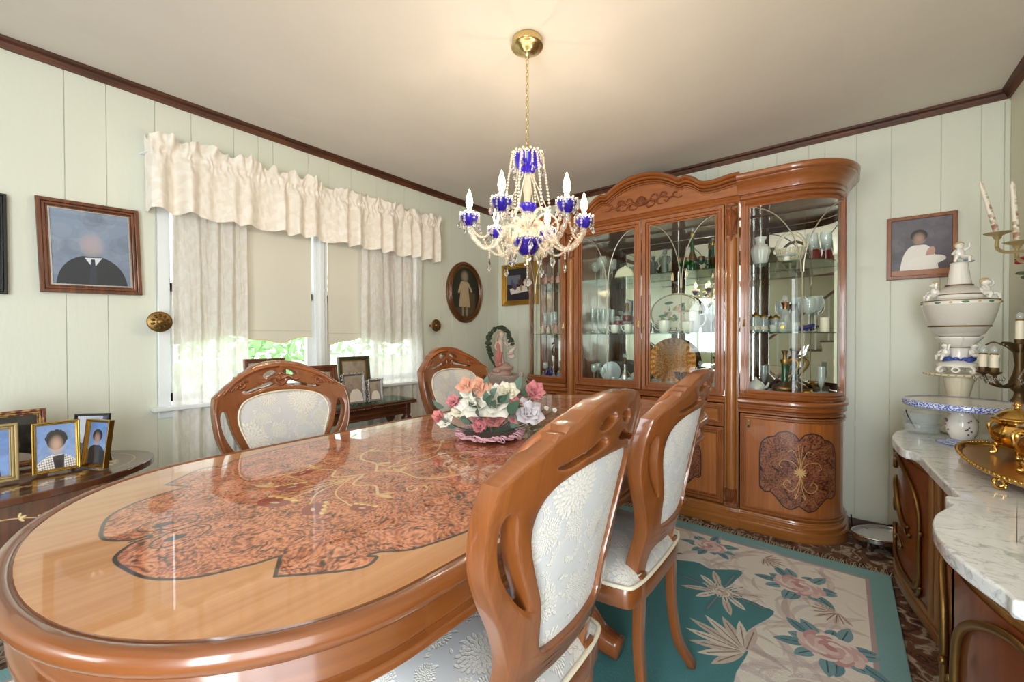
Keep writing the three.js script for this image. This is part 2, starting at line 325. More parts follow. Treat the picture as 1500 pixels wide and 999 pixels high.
// upholstery: pale blue-grey ground with raised ivory flowers and scrolls (one tile = 0.32 m)
const damaskMask = canvasOf(1024, 1024, (c, w) => {
  c.fillStyle = '#000'; c.fillRect(0, 0, w, w); const r = rng(77);
  const tiled = (x, y, R, fn) => { for (const ox of [-w, 0, w]) for (const oy of [-w, 0, w]) if (x + ox > -R && x + ox < w + R && y + oy > -R && y + oy < w + R) { c.save(); c.translate(x + ox, y + oy); fn(); c.restore(); } };
  const blob = (x, y, a, L, B, col) => { c.fillStyle = col; c.beginPath(); c.ellipse(x, y, L, B, a, 0, TAU); c.fill(); c.strokeStyle = '#3a3a3a'; c.lineWidth = 3; c.stroke(); };
  const flower = (x, y, R, k) => { const j = [...Array(90)].map(() => r()); tiled(x, y, R * 1.4, () => { c.rotate(k); c.scale(1, 0.86); let q = 0; for (let ring = 6; ring >= 0; ring--) { const n = 3 + ring * 4; for (let i = 0; i < n; i++) { const a = i / n * TAU + ring * 0.5, d = R * (ring / 6) * (0.9 + 0.2 * j[q++ % 90]); blob(Math.cos(a) * d, Math.sin(a) * d, a, R * 0.15, R * 0.085, ['#f0f0f0', '#cfcfcf', '#e2e2e2'][(i + ring) % 3]); } } }); };
  const scroll = (x, y, s, k, f) => tiled(x, y, 330 * s, () => { c.rotate(k); c.scale(f * s, s); c.lineCap = 'round';
    const P = []; for (let i = 0; i <= 60; i++) { const t = i / 60, a = t * 5.6 - 0.6, R = 210 - 165 * t; P.push([Math.cos(a) * R, Math.sin(a) * R]); }
    const draw = (lw, col) => { c.lineWidth = lw; c.strokeStyle = col; c.beginPath(); P.forEach(([X, Y], i) => i ? c.lineTo(X, Y) : c.moveTo(X, Y)); c.stroke(); };
    draw(44, '#d8d8d8'); draw(30, '#4a4a4a'); for (let i = 2; i < 58; i += 2) { c.strokeStyle = '#e4e4e4'; c.lineWidth = 5; c.beginPath(); c.moveTo(P[i][0] * 0.94, P[i][1] * 0.94); c.lineTo(P[i + 2][0] * 1.06, P[i + 2][1] * 1.06); c.stroke(); }
    for (let i = 0; i < 60; i += 4) blob(P[i][0] * 1.16, P[i][1] * 1.16, Math.atan2(P[i][1], P[i][0]) + 0.5, 24, 12, '#e6e6e6'); });
  scroll(520, 330, 0.72, 0.4, 1); scroll(180, 640, 0.7, 2.6, -1); scroll(820, 800, 0.66, 4.2, 1); scroll(930, 300, 0.5, 1.0, -1); scroll(420, 760, 0.45, 3.4, 1); scroll(700, 330, 0.4, 5.1, 1);
  flower(230, 250, 165, 0.2); flower(610, 620, 185, 0.9); flower(340, 900, 120, 2.1); flower(840, 130, 120, 1.2); flower(930, 560, 95, 0.4); flower(60, 900, 80, 2); flower(560, 60, 70, 1); flower(400, 470, 95, 1.4); flower(760, 400, 85, 0.3); flower(180, 470, 80, 2.2); flower(720, 860, 90, 0.8); flower(480, 800, 75, 1.9); flower(960, 960, 90, 0.1);
  for (let i = 0; i < 70; i++) { const x = r() * w, y = r() * w, a = r() * TAU; tiled(x, y, 40, () => blob(0, 0, a, 22, 10, '#c8c8c8')); }
});
const dm = damaskMask.getContext('2d').getImageData(0, 0, 1024, 1024).data;
function damask(ground, raised) { return pixelTex(1024, 1024, (u, v, x, y) => { const m = dm[((1023 - y) * 1024 + x) * 4] / 255, n = 1 + 0.03 * N1(u * 260, v * 260); return mix3(ground, raised, clamp(m * 1.1, 0, 1)).map((k) => k * n); }, 3.1, 3.1); }
const damaskBump = texOf(damaskMask, 3.1, 3.1, false);
M.damask = phy({ map: damask([200, 201, 202], [226, 222, 211]), roughness: 0.58, sheen: 0.5, sheenColor: new THREE.Color(0xffffff), bumpMap: damaskBump, bumpScale: 0.001 });
M.piping = std({ color: 0xece4cd, roughness: 0.7 });
// white marble with grey veins
M.marble = phy({ roughness: 0.16, clearcoat: 0.6, clearcoatRoughness: 0.06, map: pixelTex(1024, 1024, (u, v) => {
  const x = u * 2, y = v * 2, w = fbm(N1, x * 1.5, y * 1.5, 4) * 0.7, a = Math.abs(fbm(N2, x * 2 + w, y * 3.4 - w, 5)), b = Math.abs(fbm(N3, x * 5 + w, y * 8 + w, 4));
  let t = 238 + 8 * fbm(N1, x * 3, y * 3, 3) - 52 * smooth(0.09 - a, 0, 0.09) * (0.4 + 0.6 * smooth(w, -0.2, 0.4)) - 26 * smooth(0.06 - b, 0, 0.06); return [t - 4, t, t + 3];
}, 0.8, 0.8) });
// ---------------------------------------------------------------- the room
const XL = -2.814, XR = 0.679, ZB = -3.311, ZR = 4.4, HC = 2.445, OUT = 0.12;
struct('floor', planar(box(XR - XL + 0.3, 0.1, ZR - ZB + 0.3, (XL + XR) / 2, -0.05, (ZB + ZR) / 2), 'x', 'z', 1), M.carpet, 'brown, rust and cream patterned carpet under the furniture', 'floor');
struct('ceiling', planar(box(XR - XL + 0.3, 0.1, ZR - ZB + 0.3, (XL + XR) / 2, HC + 0.05, (ZB + ZR) / 2), 'x', 'z', 1), M.ceiling, 'smooth off white ceiling', 'ceiling');
// panelled walls: backing sheet with separate boards in front of it
const WIN = { z0: -2.27, z1: -0.575, y0: 0.80, y1: 2.10 };
const boardWidths = [0.206, 0.106, 0.155, 0.205, 0.131, 0.085, 0.22, 0.14, 0.175];
function boards(parent, from, to, place, seedShift = 0) {
  let a = from, k = seedShift; while (a < to - 1e-6) { let b = Math.min(to, a + boardWidths[k++ % boardWidths.length]); if (to - b < 0.05) b = to; for (const g of place(a, b)) part('panel', g, M.wall, parent); a = b; }
}
const G = 0.0022, TH = 0.004;
const wl = structGroup('wall_left', 'pale green painted wood panelling around the curtained window', 'wall');
part('backing', merge([box(OUT, HC, WIN.z0 - ZB, XL - TH - OUT / 2, HC / 2, (WIN.z0 + ZB) / 2), box(OUT, HC, ZR - WIN.z1, XL - TH - OUT / 2, HC / 2, (ZR + WIN.z1) / 2), box(OUT, WIN.y0, WIN.z1 - WIN.z0, XL - TH - OUT / 2, WIN.y0 / 2, (WIN.z0 + WIN.z1) / 2), box(OUT, HC - WIN.y1, WIN.z1 - WIN.z0, XL - TH - OUT / 2, (HC + WIN.y1) / 2, (WIN.z0 + WIN.z1) / 2)]), M.groove, wl);
const leftBoard = (a, b) => { // a, b are -z
  const z0 = -b + G / 2, z1 = -a - G / 2, out = [], add = (y0, y1) => out.push(planar(box(TH, y1 - y0, z1 - z0, XL - TH / 2, (y0 + y1) / 2, (z0 + z1) / 2, 0.002), 'z', 'y'));
  const inWin = z0 < WIN.z1 && z1 > WIN.z0; if (!inWin) add(0, HC); else { add(0, WIN.y0 - 0.02); add(WIN.y1 + 0.02, HC); } return out;
};
boards(wl, 0.23 - 0.441, 0.5485, leftBoard, 4); boards(wl, 0.5485, -WIN.z0 + 0.025, leftBoard, 2); boards(wl, -WIN.z0 + 0.025, -ZB, leftBoard, 6);
part('panel', planar(box(TH, HC, 1.5, XL - TH / 2, HC / 2, 0.97), 'z', 'y'), M.wall, wl); part('panel', planar(box(TH, HC, 2.67, XL - TH / 2, HC / 2, 3.06), 'z', 'y'), M.wall, wl);
const wb = structGroup('wall_back', 'pale green painted wood panelling behind the china cabinet', 'wall');
part('backing', box(XR - XL + 2 * OUT, HC, OUT, (XL + XR) / 2, HC / 2, ZB - TH - OUT / 2), M.groove, wb);
const backBoard = (a, b) => [planar(box(b - a - G, HC, TH, (a + b) / 2, HC / 2, ZB - TH / 2, 0.002), 'x', 'y')];
boards(wb, XL, -0.09, backBoard, 1); boards(wb, -0.09, 0.223, backBoard, 2); part('panel', backBoard(0.223, 0.429)[0], M.wall, wb); part('panel', backBoard(0.429, 0.58)[0], M.wall, wb); part('panel', backBoard(0.58, XR)[0], M.wall, wb);
const DOOR = { z0: 0.25, z1: 1.65, y1: 2.08 };
const wr = structGroup('wall_right', 'plain cream wall behind the marble sideboard', 'wall');
part('wall_sheet', merge([box(OUT, HC, DOOR.z0 - ZB + TH, XR + OUT / 2, HC / 2, (DOOR.z0 + ZB) / 2), box(OUT, HC, ZR - DOOR.z1, XR + OUT / 2, HC / 2, (ZR + DOOR.z1) / 2), box(OUT, HC - DOOR.y1, DOOR.z1 - DOOR.z0, XR + OUT / 2, (HC + DOOR.y1) / 2, (DOOR.z0 + DOOR.z1) / 2)]), M.wallWarm, wr);
// cream corner strip where the panelling meets the plain wall
struct('trim_1', box(0.02, HC - 0.06, 0.02, XR - 0.01, (HC - 0.06) / 2, ZB + 0.012, 0.004), M.wall, 'pale corner strip between panelling and plain wall', 'trim');
// far end of the living room with one window
const LW = [[-2.15, 1.2]];
const we = structGroup('wall_rear', 'white living room wall with one window', 'wall');
{
  const g = [], y0 = 0.8, y1 = 2.1, xs = [XL - OUT, -2.75, -1.55, XR + OUT];
  for (const [a, b] of [[xs[0], xs[1]], [xs[2], xs[3]]]) g.push(box(b - a, HC, OUT, (a + b) / 2, HC / 2, ZR + OUT / 2));
  for (const [a, b] of [[xs[1], xs[2]]]) g.push(box(b - a, y0, OUT, (a + b) / 2, y0 / 2, ZR + OUT / 2), box(b - a, HC - y1, OUT, (a + b) / 2, (HC + y1) / 2, ZR + OUT / 2));
  part('wall_sheet', merge(g), M.wallWarm, we);
}
// return wall with a glazed door between dining room and living room (behind the camera)
{
  const w = structGroup('wall_partition', 'short white return wall around the glazed door', 'wall'), z = 1.82;
  part('wall_sheet', merge([box(0.06, HC, 0.12, -0.07, HC / 2, z), box(0.06, HC, 0.12, XR - 0.03, HC / 2, z), box(XR + 0.04, HC - 2.06, 0.12, (XR - 0.04) / 2, (HC + 2.06) / 2, z)]), M.wallWarm, w);
  const d = structGroup('door_2', 'white framed glazed door in the return wall', 'door');
  part('frame', merge([box(0.05, 2.06, 0.05, -0.015, 1.03, z), box(0.05, 2.06, 0.05, XR - 0.085, 1.03, z), box(0.66, 0.05, 0.05, 0.30, 2.035, z), box(0.66, 0.12, 0.05, 0.30, 0.06, z)]), M.whiteTrim, d); part('pane', box(0.62, 1.9, 0.004, 0.30, 1.06, z), M.pane, d);
}
// timber beam that divides dining room and living room
struct('trim_2', grain(box(-0.1 - XL, 0.30, 0.14, (XL - 0.1) / 2, HC - 0.15, 1.82, 0.006), 'x', 2), M.crown, 'dark timber beam across the ceiling opening', 'trim');
// crown moulding, one length per wall
const crownProfile = [[0, 2.40], [0.012, 2.40], [0.014, 2.408], [0.02, 2.414], [0.022, 2.424], [0.034, 2.432], [0.036, HC], [0, HC]];
const crownPath = [[XL, 1.68], [XL, ZB], [XR, ZB], [XR, 1.68]];
function crown(n, a, b, axis) { const inset = 0; return struct(n, sweep([a, b], crownProfile, { side: 1 }), M.crown, 'dark stained crown moulding ' + axis, 'trim'); }
crown('trim_3', [XL, 1.68], [XL, ZB], 'above the curtained window'); crown('trim_4', [XL, ZB], [XR, ZB], 'above the china cabinet'); crown('trim_5', [XR, ZB], [XR, 1.68], 'above the marble sideboard');
const baseProfile = [[0, 0], [0.014, 0], [0.014, 0.035], [0.008, 0.045], [0, 0.045]];
struct('baseboard_left', sweep([[XL, 1.68], [XL, ZB]], baseProfile), M.crown, 'low brown baseboard below the window wall', 'baseboard');
struct('baseboard_back', sweep([[XL, ZB], [XR, ZB]], baseProfile), M.crown, 'low brown baseboard along the panelled back wall', 'baseboard');
struct('baseboard_right', sweep([[XR, ZB], [XR, 0.2]], baseProfile), M.crown, 'low brown baseboard behind the sideboard', 'baseboard');

// windows of the curtained wall
function sashWindow(name, z0, z1, label) {
  const w = structGroup(name, label, 'window'), zc = (z0 + z1) / 2, W = z1 - z0, x = XL - 0.05, F = 0.045;
  const frame = (y0, y1, xo) => merge([box(0.035, F, W, x + xo, y0 + F / 2, zc), box(0.035, F, W, x + xo, y1 - F / 2, zc), box(0.035, y1 - y0, F, x + xo, (y0 + y1) / 2, z0 + F / 2), box(0.035, y1 - y0, F, x + xo, (y0 + y1) / 2, z1 - F / 2), box(0.02, y1 - y0, 0.016, x + xo, (y0 + y1) / 2, zc)]);
  part('lower_sash', frame(WIN.y0 + 0.02, 1.46, 0.01), M.whiteTrim, w); part('upper_sash', frame(1.42, WIN.y1 - 0.02, -0.028), M.whiteTrim, w);
  part('jamb', merge([z0, z1].map((z, i) => box(0.13, WIN.y1 - WIN.y0, 0.012, XL - 0.062, (WIN.y0 + WIN.y1) / 2, z + (i ? -0.002 : 0.002)))), M.whiteTrim, w);
  for (const s of [-1, 1]) { part('pane', box(0.004, 0.58, W / 2 - F, x + 0.01, 1.13, zc + s * (W - 2 * F) / 4), M.pane, w); part('pane', box(0.004, 0.58, W / 2 - F, x - 0.028, 1.76, zc + s * (W - 2 * F) / 4), M.pane, w); }
  return w;
}
sashWindow('window_1', -1.386, -0.574, 'white double hung window behind the curtain near the rosette knob');
sashWindow('window_2', -2.271, -1.459, 'white double hung window beside the oval portrait wall');
{
  const c = structGroup('window_3', 'white window casing and sill around both sashes', 'window');
  part('casing', merge([box(0.03, WIN.y1 - WIN.y0 + 0.06, 0.05, XL + 0.006, (WIN.y0 + WIN.y1) / 2, -0.575, 0.004), box(0.03, WIN.y1 - WIN.y0 + 0.06, 0.05, XL + 0.006, (WIN.y0 + WIN.y1) / 2, -2.272, 0.004), box(0.03, 0.06, 1.75, XL + 0.006, WIN.y1 + 0.02, -1.42, 0.004)]), M.whiteTrim, c);
  part('mullion', merge([box(0.09, WIN.y1 - WIN.y0, 0.075, XL - 0.03, (WIN.y0 + WIN.y1) / 2, -1.4225), box(0.02, WIN.y1 - WIN.y0, 0.03, XL + 0.02, (WIN.y0 + WIN.y1) / 2, -1.4225, 0.003)]), M.whiteTrim, c);
  part('sill', merge([box(0.12, 0.022, 1.80, XL + 0.01, WIN.y0 - 0.008, -1.42, 0.006), box(0.016, 0.04, 1.74, XL + 0.008, WIN.y0 - 0.04, -1.42, 0.003)]), M.whiteTrim, c);
}
// living room windows and patio door (behind the camera)
LW.forEach(([x, w], i) => {
  const g = structGroup('window_' + (4 + i), 'white framed living room window', 'window'), F = 0.05;
  part('frame', merge([box(w, F, 0.06, x, 0.825, ZR + 0.03), box(w, F, 0.06, x, 2.075, ZR + 0.03), box(F, 1.3, 0.06, x - w / 2 + F / 2, 1.45, ZR + 0.03), box(F, 1.3, 0.06, x + w / 2 - F / 2, 1.45, ZR + 0.03), box(w, 0.03, 0.04, x, 1.45, ZR + 0.03), box(0.03, 1.3, 0.04, x, 1.45, ZR + 0.03)]), M.whiteTrim, g);
  part('pane', box(w, 1.3, 0.004, x, 1.45, ZR + 0.05), M.pane, g);
});
{
  const d = structGroup('door_1', 'white framed glass patio door', 'door'), zc = (DOOR.z0 + DOOR.z1) / 2;
  const L = DOOR.z1 - DOOR.z0;
  part('frame', merge([box(0.07, 0.07, L, XR + 0.05, DOOR.y1 - 0.035, zc), box(0.07, DOOR.y1, 0.06, XR + 0.05, DOOR.y1 / 2, DOOR.z0 + 0.03), box(0.07, DOOR.y1, 0.06, XR + 0.05, DOOR.y1 / 2, DOOR.z1 - 0.03), box(0.05, DOOR.y1, 0.06, XR + 0.05, DOOR.y1 / 2, zc), box(0.07, 0.12, L, XR + 0.05, 0.06, zc)]), M.whiteTrim, d);
  part('pane', box(0.004, DOOR.y1 - 0.19, L, XR + 0.06, DOOR.y1 / 2 + 0.025, zc), M.pane, d);
}
// stairs against the living room wall, seen in the cabinet mirrors
{
  const s = structGroup('staircase', 'white staircase with dark handrail in the living room', 'stairs');
  for (let i = 0; i < 9; i++) { const x = -1.25 + i * 0.21, h = 0.18 * (i + 1); part('riser', box(0.21, h - 0.03, 0.8, x, (h - 0.03) / 2, ZR - 0.41), M.wallWarm, s); part('tread', grain(box(0.24, 0.03, 0.82, x - 0.015, h - 0.015, ZR - 0.42, 0.006), 'z', 2), M.walnut, s); part('baluster', box(0.03, 0.85, 0.03, x, h + 0.42, ZR - 0.79), M.whiteTrim, s); }
  part('handrail', grain(tube([[-1.33, 1.0, ZR - 0.79], [0.0, 2.14, ZR - 0.79], [0.3, 2.40, ZR - 0.79]], [0.03, 0.025], { sq: 4, up: [0, 0, 1] }), 'x', 2), M.walnut, s);
}
// garden outside the curtained window
struct('lawn', planar(box(30, 0.1, 40, XL - 16, -0.55, -2, 0), 'x', 'z'), std({ roughness: 1, map: pixelTex(256, 256, (u, v) => { const t = fbm(N1, u * 20, v * 20, 3) * 30; return [172 + t, 190 + t, 150 + t * 0.5]; }) }), 'sunlit lawn outside the window', 'lawn');
{
  const leafMat = phy({ color: 0xa8c890, roughness: 0.8, transmission: 0.3, thickness: 0 }), r = rng(5);
  const leafG = sheet((u, v) => [(u - 0.5) * 0.12 * Math.sin(PI * v), v * 0.2, 0.02 * Math.sin(u * PI)], 2, 3);
  for (const [x, z, R, y, lab] of [[-7, -2.6, 1.0, 0.4, 'leafy green garden shrub seen under the pulled window shade'], [-8.5, -5.6, 1.5, 0.7, 'broad green garden shrub standing further along the lawn']]) {
    const t = thing('garden_shrub', lab, 'shrub', [x, -0.5, z]); const list = [];
    for (let i = 0; i < 420; i++) { const g = leafG.clone(); const a = r() * TAU, b = Math.acos(2 * r() - 1), q = R * Math.cbrt(r()); rot(g, r() * 3, r() * TAU, r() * 3); mv(g, q * Math.sin(b) * Math.cos(a), y + 0.4 + R + q * Math.cos(b) * 0.8 - 0.4, q * Math.sin(b) * Math.sin(a)); list.push(g); }
    const f = part('foliage', merge(list), leafMat, t); f.userData.kind = 'stuff';
    part('stem', tube([[0, 0, 0], [0.05, y + R * 0.7, 0.02]], 0.05), M.walnut, t);
  }
}
// ---------------------------------------------------------------- window dressing
{
  const z0 = -0.505, z1 = -2.40, xr = XL + 0.13, path = [[XL + 0.012, z0], [xr, z0], [xr, z1], [XL + 0.012, z1]];
  const seg = [0.1, z0 - z1, 0.1], L = seg[0] + seg[1] + seg[2], R = rng(8), ph = [...Array(9)].map(() => R() * 9);
  const at = (s) => { let d = s * L; if (d < seg[0]) return [path[0][0] + d, z0, 0.35]; d -= seg[0]; if (d < seg[1]) return [xr, z0 - d, 1]; d -= seg[1]; return [xr - d, z1, 0.35]; };
  const fold = (d) => Math.sin(d * 46 + 2.2 * N1(d * 3.1, 1) + ph[0]) * (0.65 + 0.35 * N2(d * 4, 2)) + 0.5 * N3(d * 9, 3);
  const top = (d) => 2.188 + 0.020 * N1(d * 7, 5) + 0.016 * N2(d * 19, 6);
  const surf = (s, v) => {
    const d = s * L, [x, z, k] = at(s), yt = top(d), yb = 1.808 + 0.007 * Math.sin(d * 46 + 2.2 * N1(d * 3.1, 1) + ph[0]) + 0.004 * N1(d * 5, 9);
    const y = v < 0.76 ? lerp(yb, 2.105, v / 0.76) : lerp(2.105, yt, (v - 0.76) / 0.24);
    const pinch = Math.exp(-(((y - 2.105) / 0.016) ** 2)), body = (1 - smooth(y, 1.95, 2.11)), head = smooth(y, 2.115, 2.18);
    const f = fold(d), a = 0.013 + 0.022 * body; let o = f * a * (1 - 0.8 * pinch) + pinch * 0.006 * Math.sin(d * 150 + 3 * N1(d * 20, 1)) + head * (0.024 * N2(d * 16, 4) + 0.012 * Math.sin(d * 70 + 2 * N1(d * 5, 8)));
    o += 0.005 * N1(d * 28, y * 13) * (1 - body * 0.6);
    return [x + o * k - 0.006 * pinch, y + head * 0.012 * N3(d * 24, 7), z + 0.012 * N1(d * 8, y * 6) * k * (1 - body)];
  };
  const v = thing('valance', 'gathered ivory brocade valance with ruffled heading over the window', 'valance');
  part('fabric', sheet(surf, 520, 44, L, 0.4), M.valance, v);
  part('curtain_rod', merge([tube([[XL, 2.105, z0 + 0.012], [xr - 0.03, 2.105, z0 - 0.012], [xr - 0.03, 2.105, z1 + 0.012], [XL, 2.105, z1 - 0.012]], [0.004, 0.012], { smoothPath: false, seg: 30, up: [0, 1, 0] })]), M.whiteTrim, v);
}
function curtain(label, za, zb, n, seed, yTop, spread) {
  const W = Math.abs(zb - za) * 2.0;
  const surf = (s, v) => {
    const y = lerp(0.035, yTop, v), sag = 1 + spread * (1 - v) * 0.4, zc = (za + zb) / 2, z = zc + (s - 0.5) * (zb - za) * sag;
    const f = Math.sin(s * n * TAU + 1.6 * N1(s * 4 + seed, v * 0.9) + seed) + 0.2 * N2(s * 8 + seed, v * 1.2);
    const a = 0.010 + 0.012 * (1 - v); return [XL + 0.046 + f * a + 0.004 * N3(s * 20, v * 20), y, z + 0.006 * Math.cos(s * n * TAU + seed)];
  };
  return solo('curtain', sheet(surf, 150, 40, W, 1.95), M.brocade, label, 'curtain');
}
curtain('ivory brocade curtain panel hanging beside the portrait of the suited sitter', -0.605, -0.955, 4, 1.3, 2.04, 0.12);
curtain('ivory brocade curtain panel hanging beside the oval portrait', -1.70, -2.27, 6, 4.1, 2.04, 0.06);
function rollerShade(label, za, zb, yb) {
  const t = thing('roller_shade', label, 'roller shade'), zc = (za + zb) / 2, W = za - zb;
  part('blind_fabric', box(0.003, 2.06 - yb, W, XL - 0.012, (2.06 + yb) / 2, zc), M.shade, t);
  part('roller', rot(cyl(0.016, 0.016, W, 0, 0, 0, 16), PI / 2).translate(XL - 0.014, 2.07, zc), M.shade, t);
  part('hem_bar', box(0.010, 0.010, W, XL - 0.011, yb, zc, 0.003), M.shade, t);
  const pts = [[-W / 2, 0], [W / 2, 0]], low = [], n = 48; for (let i = 0; i <= n; i++) { const s = i / n, u = W / 2 - s * W; const y = -0.052 - 0.020 * Math.cos(s * TAU * 1.5 + 0.3) * -1 - 0.006 * Math.cos(s * TAU * 4); low.push([u, y]); }
  const skirt = extr([...pts, ...low], 0.003); rot(skirt, 0, PI / 2); mv(skirt, XL - 0.0135, yb, zc); part('scalloped_skirt', skirt, M.shade, t);
  part('trim_braid', mv(rot(tube(low.map(([u, y]) => [u, y - 0.003, 0.003]), 0.004, { n: 6, seg: 96 }), 0, PI / 2), XL - 0.0135, yb, zc), M.shadeTrim, t);
  return t;
}
rollerShade('cream roller shade with scalloped braid hem, wider open stretch between the curtains', -0.62, -1.365, 1.212);
rollerShade('cream roller shade with scalloped braid hem partly behind the curtain by the oval portrait', -1.48, -2.225, 1.197);
function rosette(label, z, y) {
  const t = thing('curtain_rosette', label, 'rosette', [XL, y, z], PI / 2, 'brass curtain rosettes beside the window');
  part('stem', rot(lathe([[0.012, 0], [0.010, 0.03], [0.006, 0.05], [0.006, 0.075]], 14), PI / 2), M.antique, t);
  part('disc', rot(lathe([[0, 0.072], [0.05, 0.074], [0.053, 0.078], [0.05, 0.084], [0.044, 0.083], [0.04, 0.087], [0.018, 0.09], [0.016, 0.096], [0.008, 0.101], [0, 0.102]], 28), PI / 2), M.antique, t);
  for (let k = 0; k < 10; k++) { const a = k / 10 * TAU, g = ball(0.011, 0, 0, 0, 10, 1, 0.55, 0.5); mv(g, 0, 0.030, 0.087); g.rotateZ(a); part('petal', g, M.bronze, t); }
  return t;
}
rosette('brass flower rosette knob on the wall below the portrait of the suited sitter', -0.545, 1.246); rosette('brass flower rosette knob on the wall near the oval portrait', -2.395, 1.265);

// ---------------------------------------------------------------- framed pictures
const rectPts = (w, h) => [[-w / 2, -h / 2], [w / 2, -h / 2], [w / 2, h / 2], [-w / 2, h / 2]];
function framePart(t, w, h, b, d, mat, o = {}) {
  const g = []; const steps = o.steps ?? [[0, b * 0.45, d], [b * 0.45, b * 0.8, d * 0.72], [b * 0.8, b, d * 0.5]];
  for (const [a, c, dd] of steps) g.push(extr(rectPts(w - 2 * a, h - 2 * a), dd, { holes: [rectPts(w - 2 * c, h - 2 * c).reverse()], bevel: Math.min(0.003, (c - a) * 0.3) }));
  return part('frame', grain(merge(g), 'y', 2), mat, t);
}
function picture(name, label, category, w, h, b, mat, print, o = {}) {
  const t = thing(name, label, category, [0, 0, 0], 0, o.group), d = o.d ?? 0.022, iw = w - 2 * b, ih = h - 2 * b;
  framePart(t, w, h, b, d, mat, o);
  if (o.liner) part('liner', extr(rectPts(iw + 0.004, ih + 0.004), d * 0.42, { holes: [rectPts(iw - 0.012, ih - 0.012).reverse()] }), o.liner, t);
  const p = flat(new THREE.PlaneGeometry(iw + 0.002, ih + 0.002)); mv(p, 0, 0, 0.0052);
  part('backing', box(w - 0.01, h - 0.01, 0.004, 0, 0, 0.0022), M.black, t);
  part('print', p, std({ map: print, roughness: o.gloss ?? 0.35 }), t);
  if (o.glass !== false) part('glass', mv(flat(new THREE.PlaneGeometry(iw, ih)), 0, 0, d * 0.42 + 0.001), M.pane, t);
  if (o.strut) { const s = box(0.04, h * 0.62, 0.004, 0, -h * 0.31, 0); rot(s, 0.30); mv(s, 0, h * 0.20, -0.002); part('easel_strut', s, M.black, t); }
  return t;
}
function hang(t, x, y, z, turn, roll = 0) { t.position.set(x, y, z); t.rotation.set(0, turn, roll, 'YXZ'); return t; }
M.frameBrown = lacquer(woodTex([132, 74, 38], [70, 34, 18], { seed: 31 }), { clearcoat: 0.5, clearcoatRoughness: 0.2 });
M.frameOak = lacquer(woodTex([160, 96, 48], [112, 60, 26], { seed: 33 }), { clearcoat: 0.3, clearcoatRoughness: 0.3 });
M.frameTan = std({ color: 0xa08a5c, roughness: 0.4, metalness: 0.4 });
const suit = portrait(320, 400, { bg: ['#8fa0b8', '#78879e'], cloth: '#1f2733', x: 0.5, y: 0.42, r: 0.17, skin: '#b9a7a8', seed: 4, over: (c, X, Y, R, w, h) => { c.fillStyle = '#dfe4ea'; c.beginPath(); c.moveTo(X - R * 0.55, Y + R * 1.5); c.lineTo(X + R * 0.75, Y + R * 1.4); c.lineTo(X + R * 0.05, Y + R * 2.5); c.fill(); c.fillStyle = '#2b3544'; c.beginPath(); c.moveTo(X - R * 0.1, Y + R * 1.6); c.lineTo(X + R * 0.18, Y + R * 1.6); c.lineTo(X + R * 0.3, h); c.lineTo(X - R * 0.35, h); c.fill(); } });
hang(picture('portrait_picture', 'brown framed photograph of a suited sitter beside the valance', 'picture', 0.345, 0.425, 0.036, M.frameBrown, suit, { liner: M.silver, gloss: 0.5 }), XL + 0.004, 1.588, -0.309, PI / 2, 0.03);
hang(picture('portrait_picture', 'black framed grey photograph cut by the edge of the wall view', 'picture', 0.34, 0.425, 0.022, M.black, portrait(128, 160, { bg: ['#9aa0ac', '#868c98'], cloth: '#6c7080', skin: '#a8a4a6', seed: 9 })), XL + 0.004, 1.565, 0.118, PI / 2);
const boy = portrait(288, 360, { bg: ['#6f6a72', '#565058'], cloth: '#efe9e2', x: 0.47, y: 0.33, r: 0.125, hair: '#241d1c', skin: '#c79a84', seed: 12, over: (c, X, Y, R, w, h) => { c.fillStyle = '#c79a84'; c.save(); c.translate(X + R * 1.5, Y + R * 2.9); c.rotate(0.25); c.beginPath(); c.ellipse(0, 0, R * 0.55, R * 1.15, 0, 0, TAU); c.fill(); c.restore(); c.fillStyle = '#f2ece5'; c.beginPath(); c.ellipse(X + R * 0.9, Y + R * 4.2, R * 2.6, R * 0.9, -0.12, 0, TAU); c.fill(); c.fillStyle = '#a86f4a'; c.fillRect(0, h * 0.9, w, h * 0.1); } });
hang(picture('portrait_picture', 'oak framed photograph of a child in white with praying hands', 'picture', 0.288, 0.36, 0.02, M.frameOak, boy, { steps: [[0, 0.02, 0.016]], glass: false }), 0.349, 1.674, ZB + 0.003, 0);
const supper = texOf(canvasOf(256, 224, (c, w, h) => { c.fillStyle = '#2c2530'; c.fillRect(0, 0, w, h); c.fillStyle = '#6a6f78'; c.fillRect(0, h * 0.2, w * 0.5, h * 0.28); c.fillStyle = '#d8d2c8'; c.beginPath(); c.moveTo(w * 0.1, h * 0.62); c.lineTo(w, h * 0.5); c.lineTo(w, h * 0.7); c.lineTo(w * 0.15, h * 0.8); c.fill(); const r = rng(3); for (let i = 0; i < 14; i++) { c.fillStyle = ['#8a3b34', '#3d4f78', '#b08a5a', '#5b3a2c'][i % 4]; c.beginPath(); c.ellipse(r() * w, h * (0.4 + r() * 0.25), 12, 22, 0, 0, TAU); c.fill(); } }));
hang(picture('painting', 'ornate gold framed dark painting partly hidden by the china cabinet', 'painting', 0.44, 0.415, 0.05, M.goldTrim, supper, { d: 0.03, glass: false }), -2.516, 1.69, ZB + 0.003, 0);
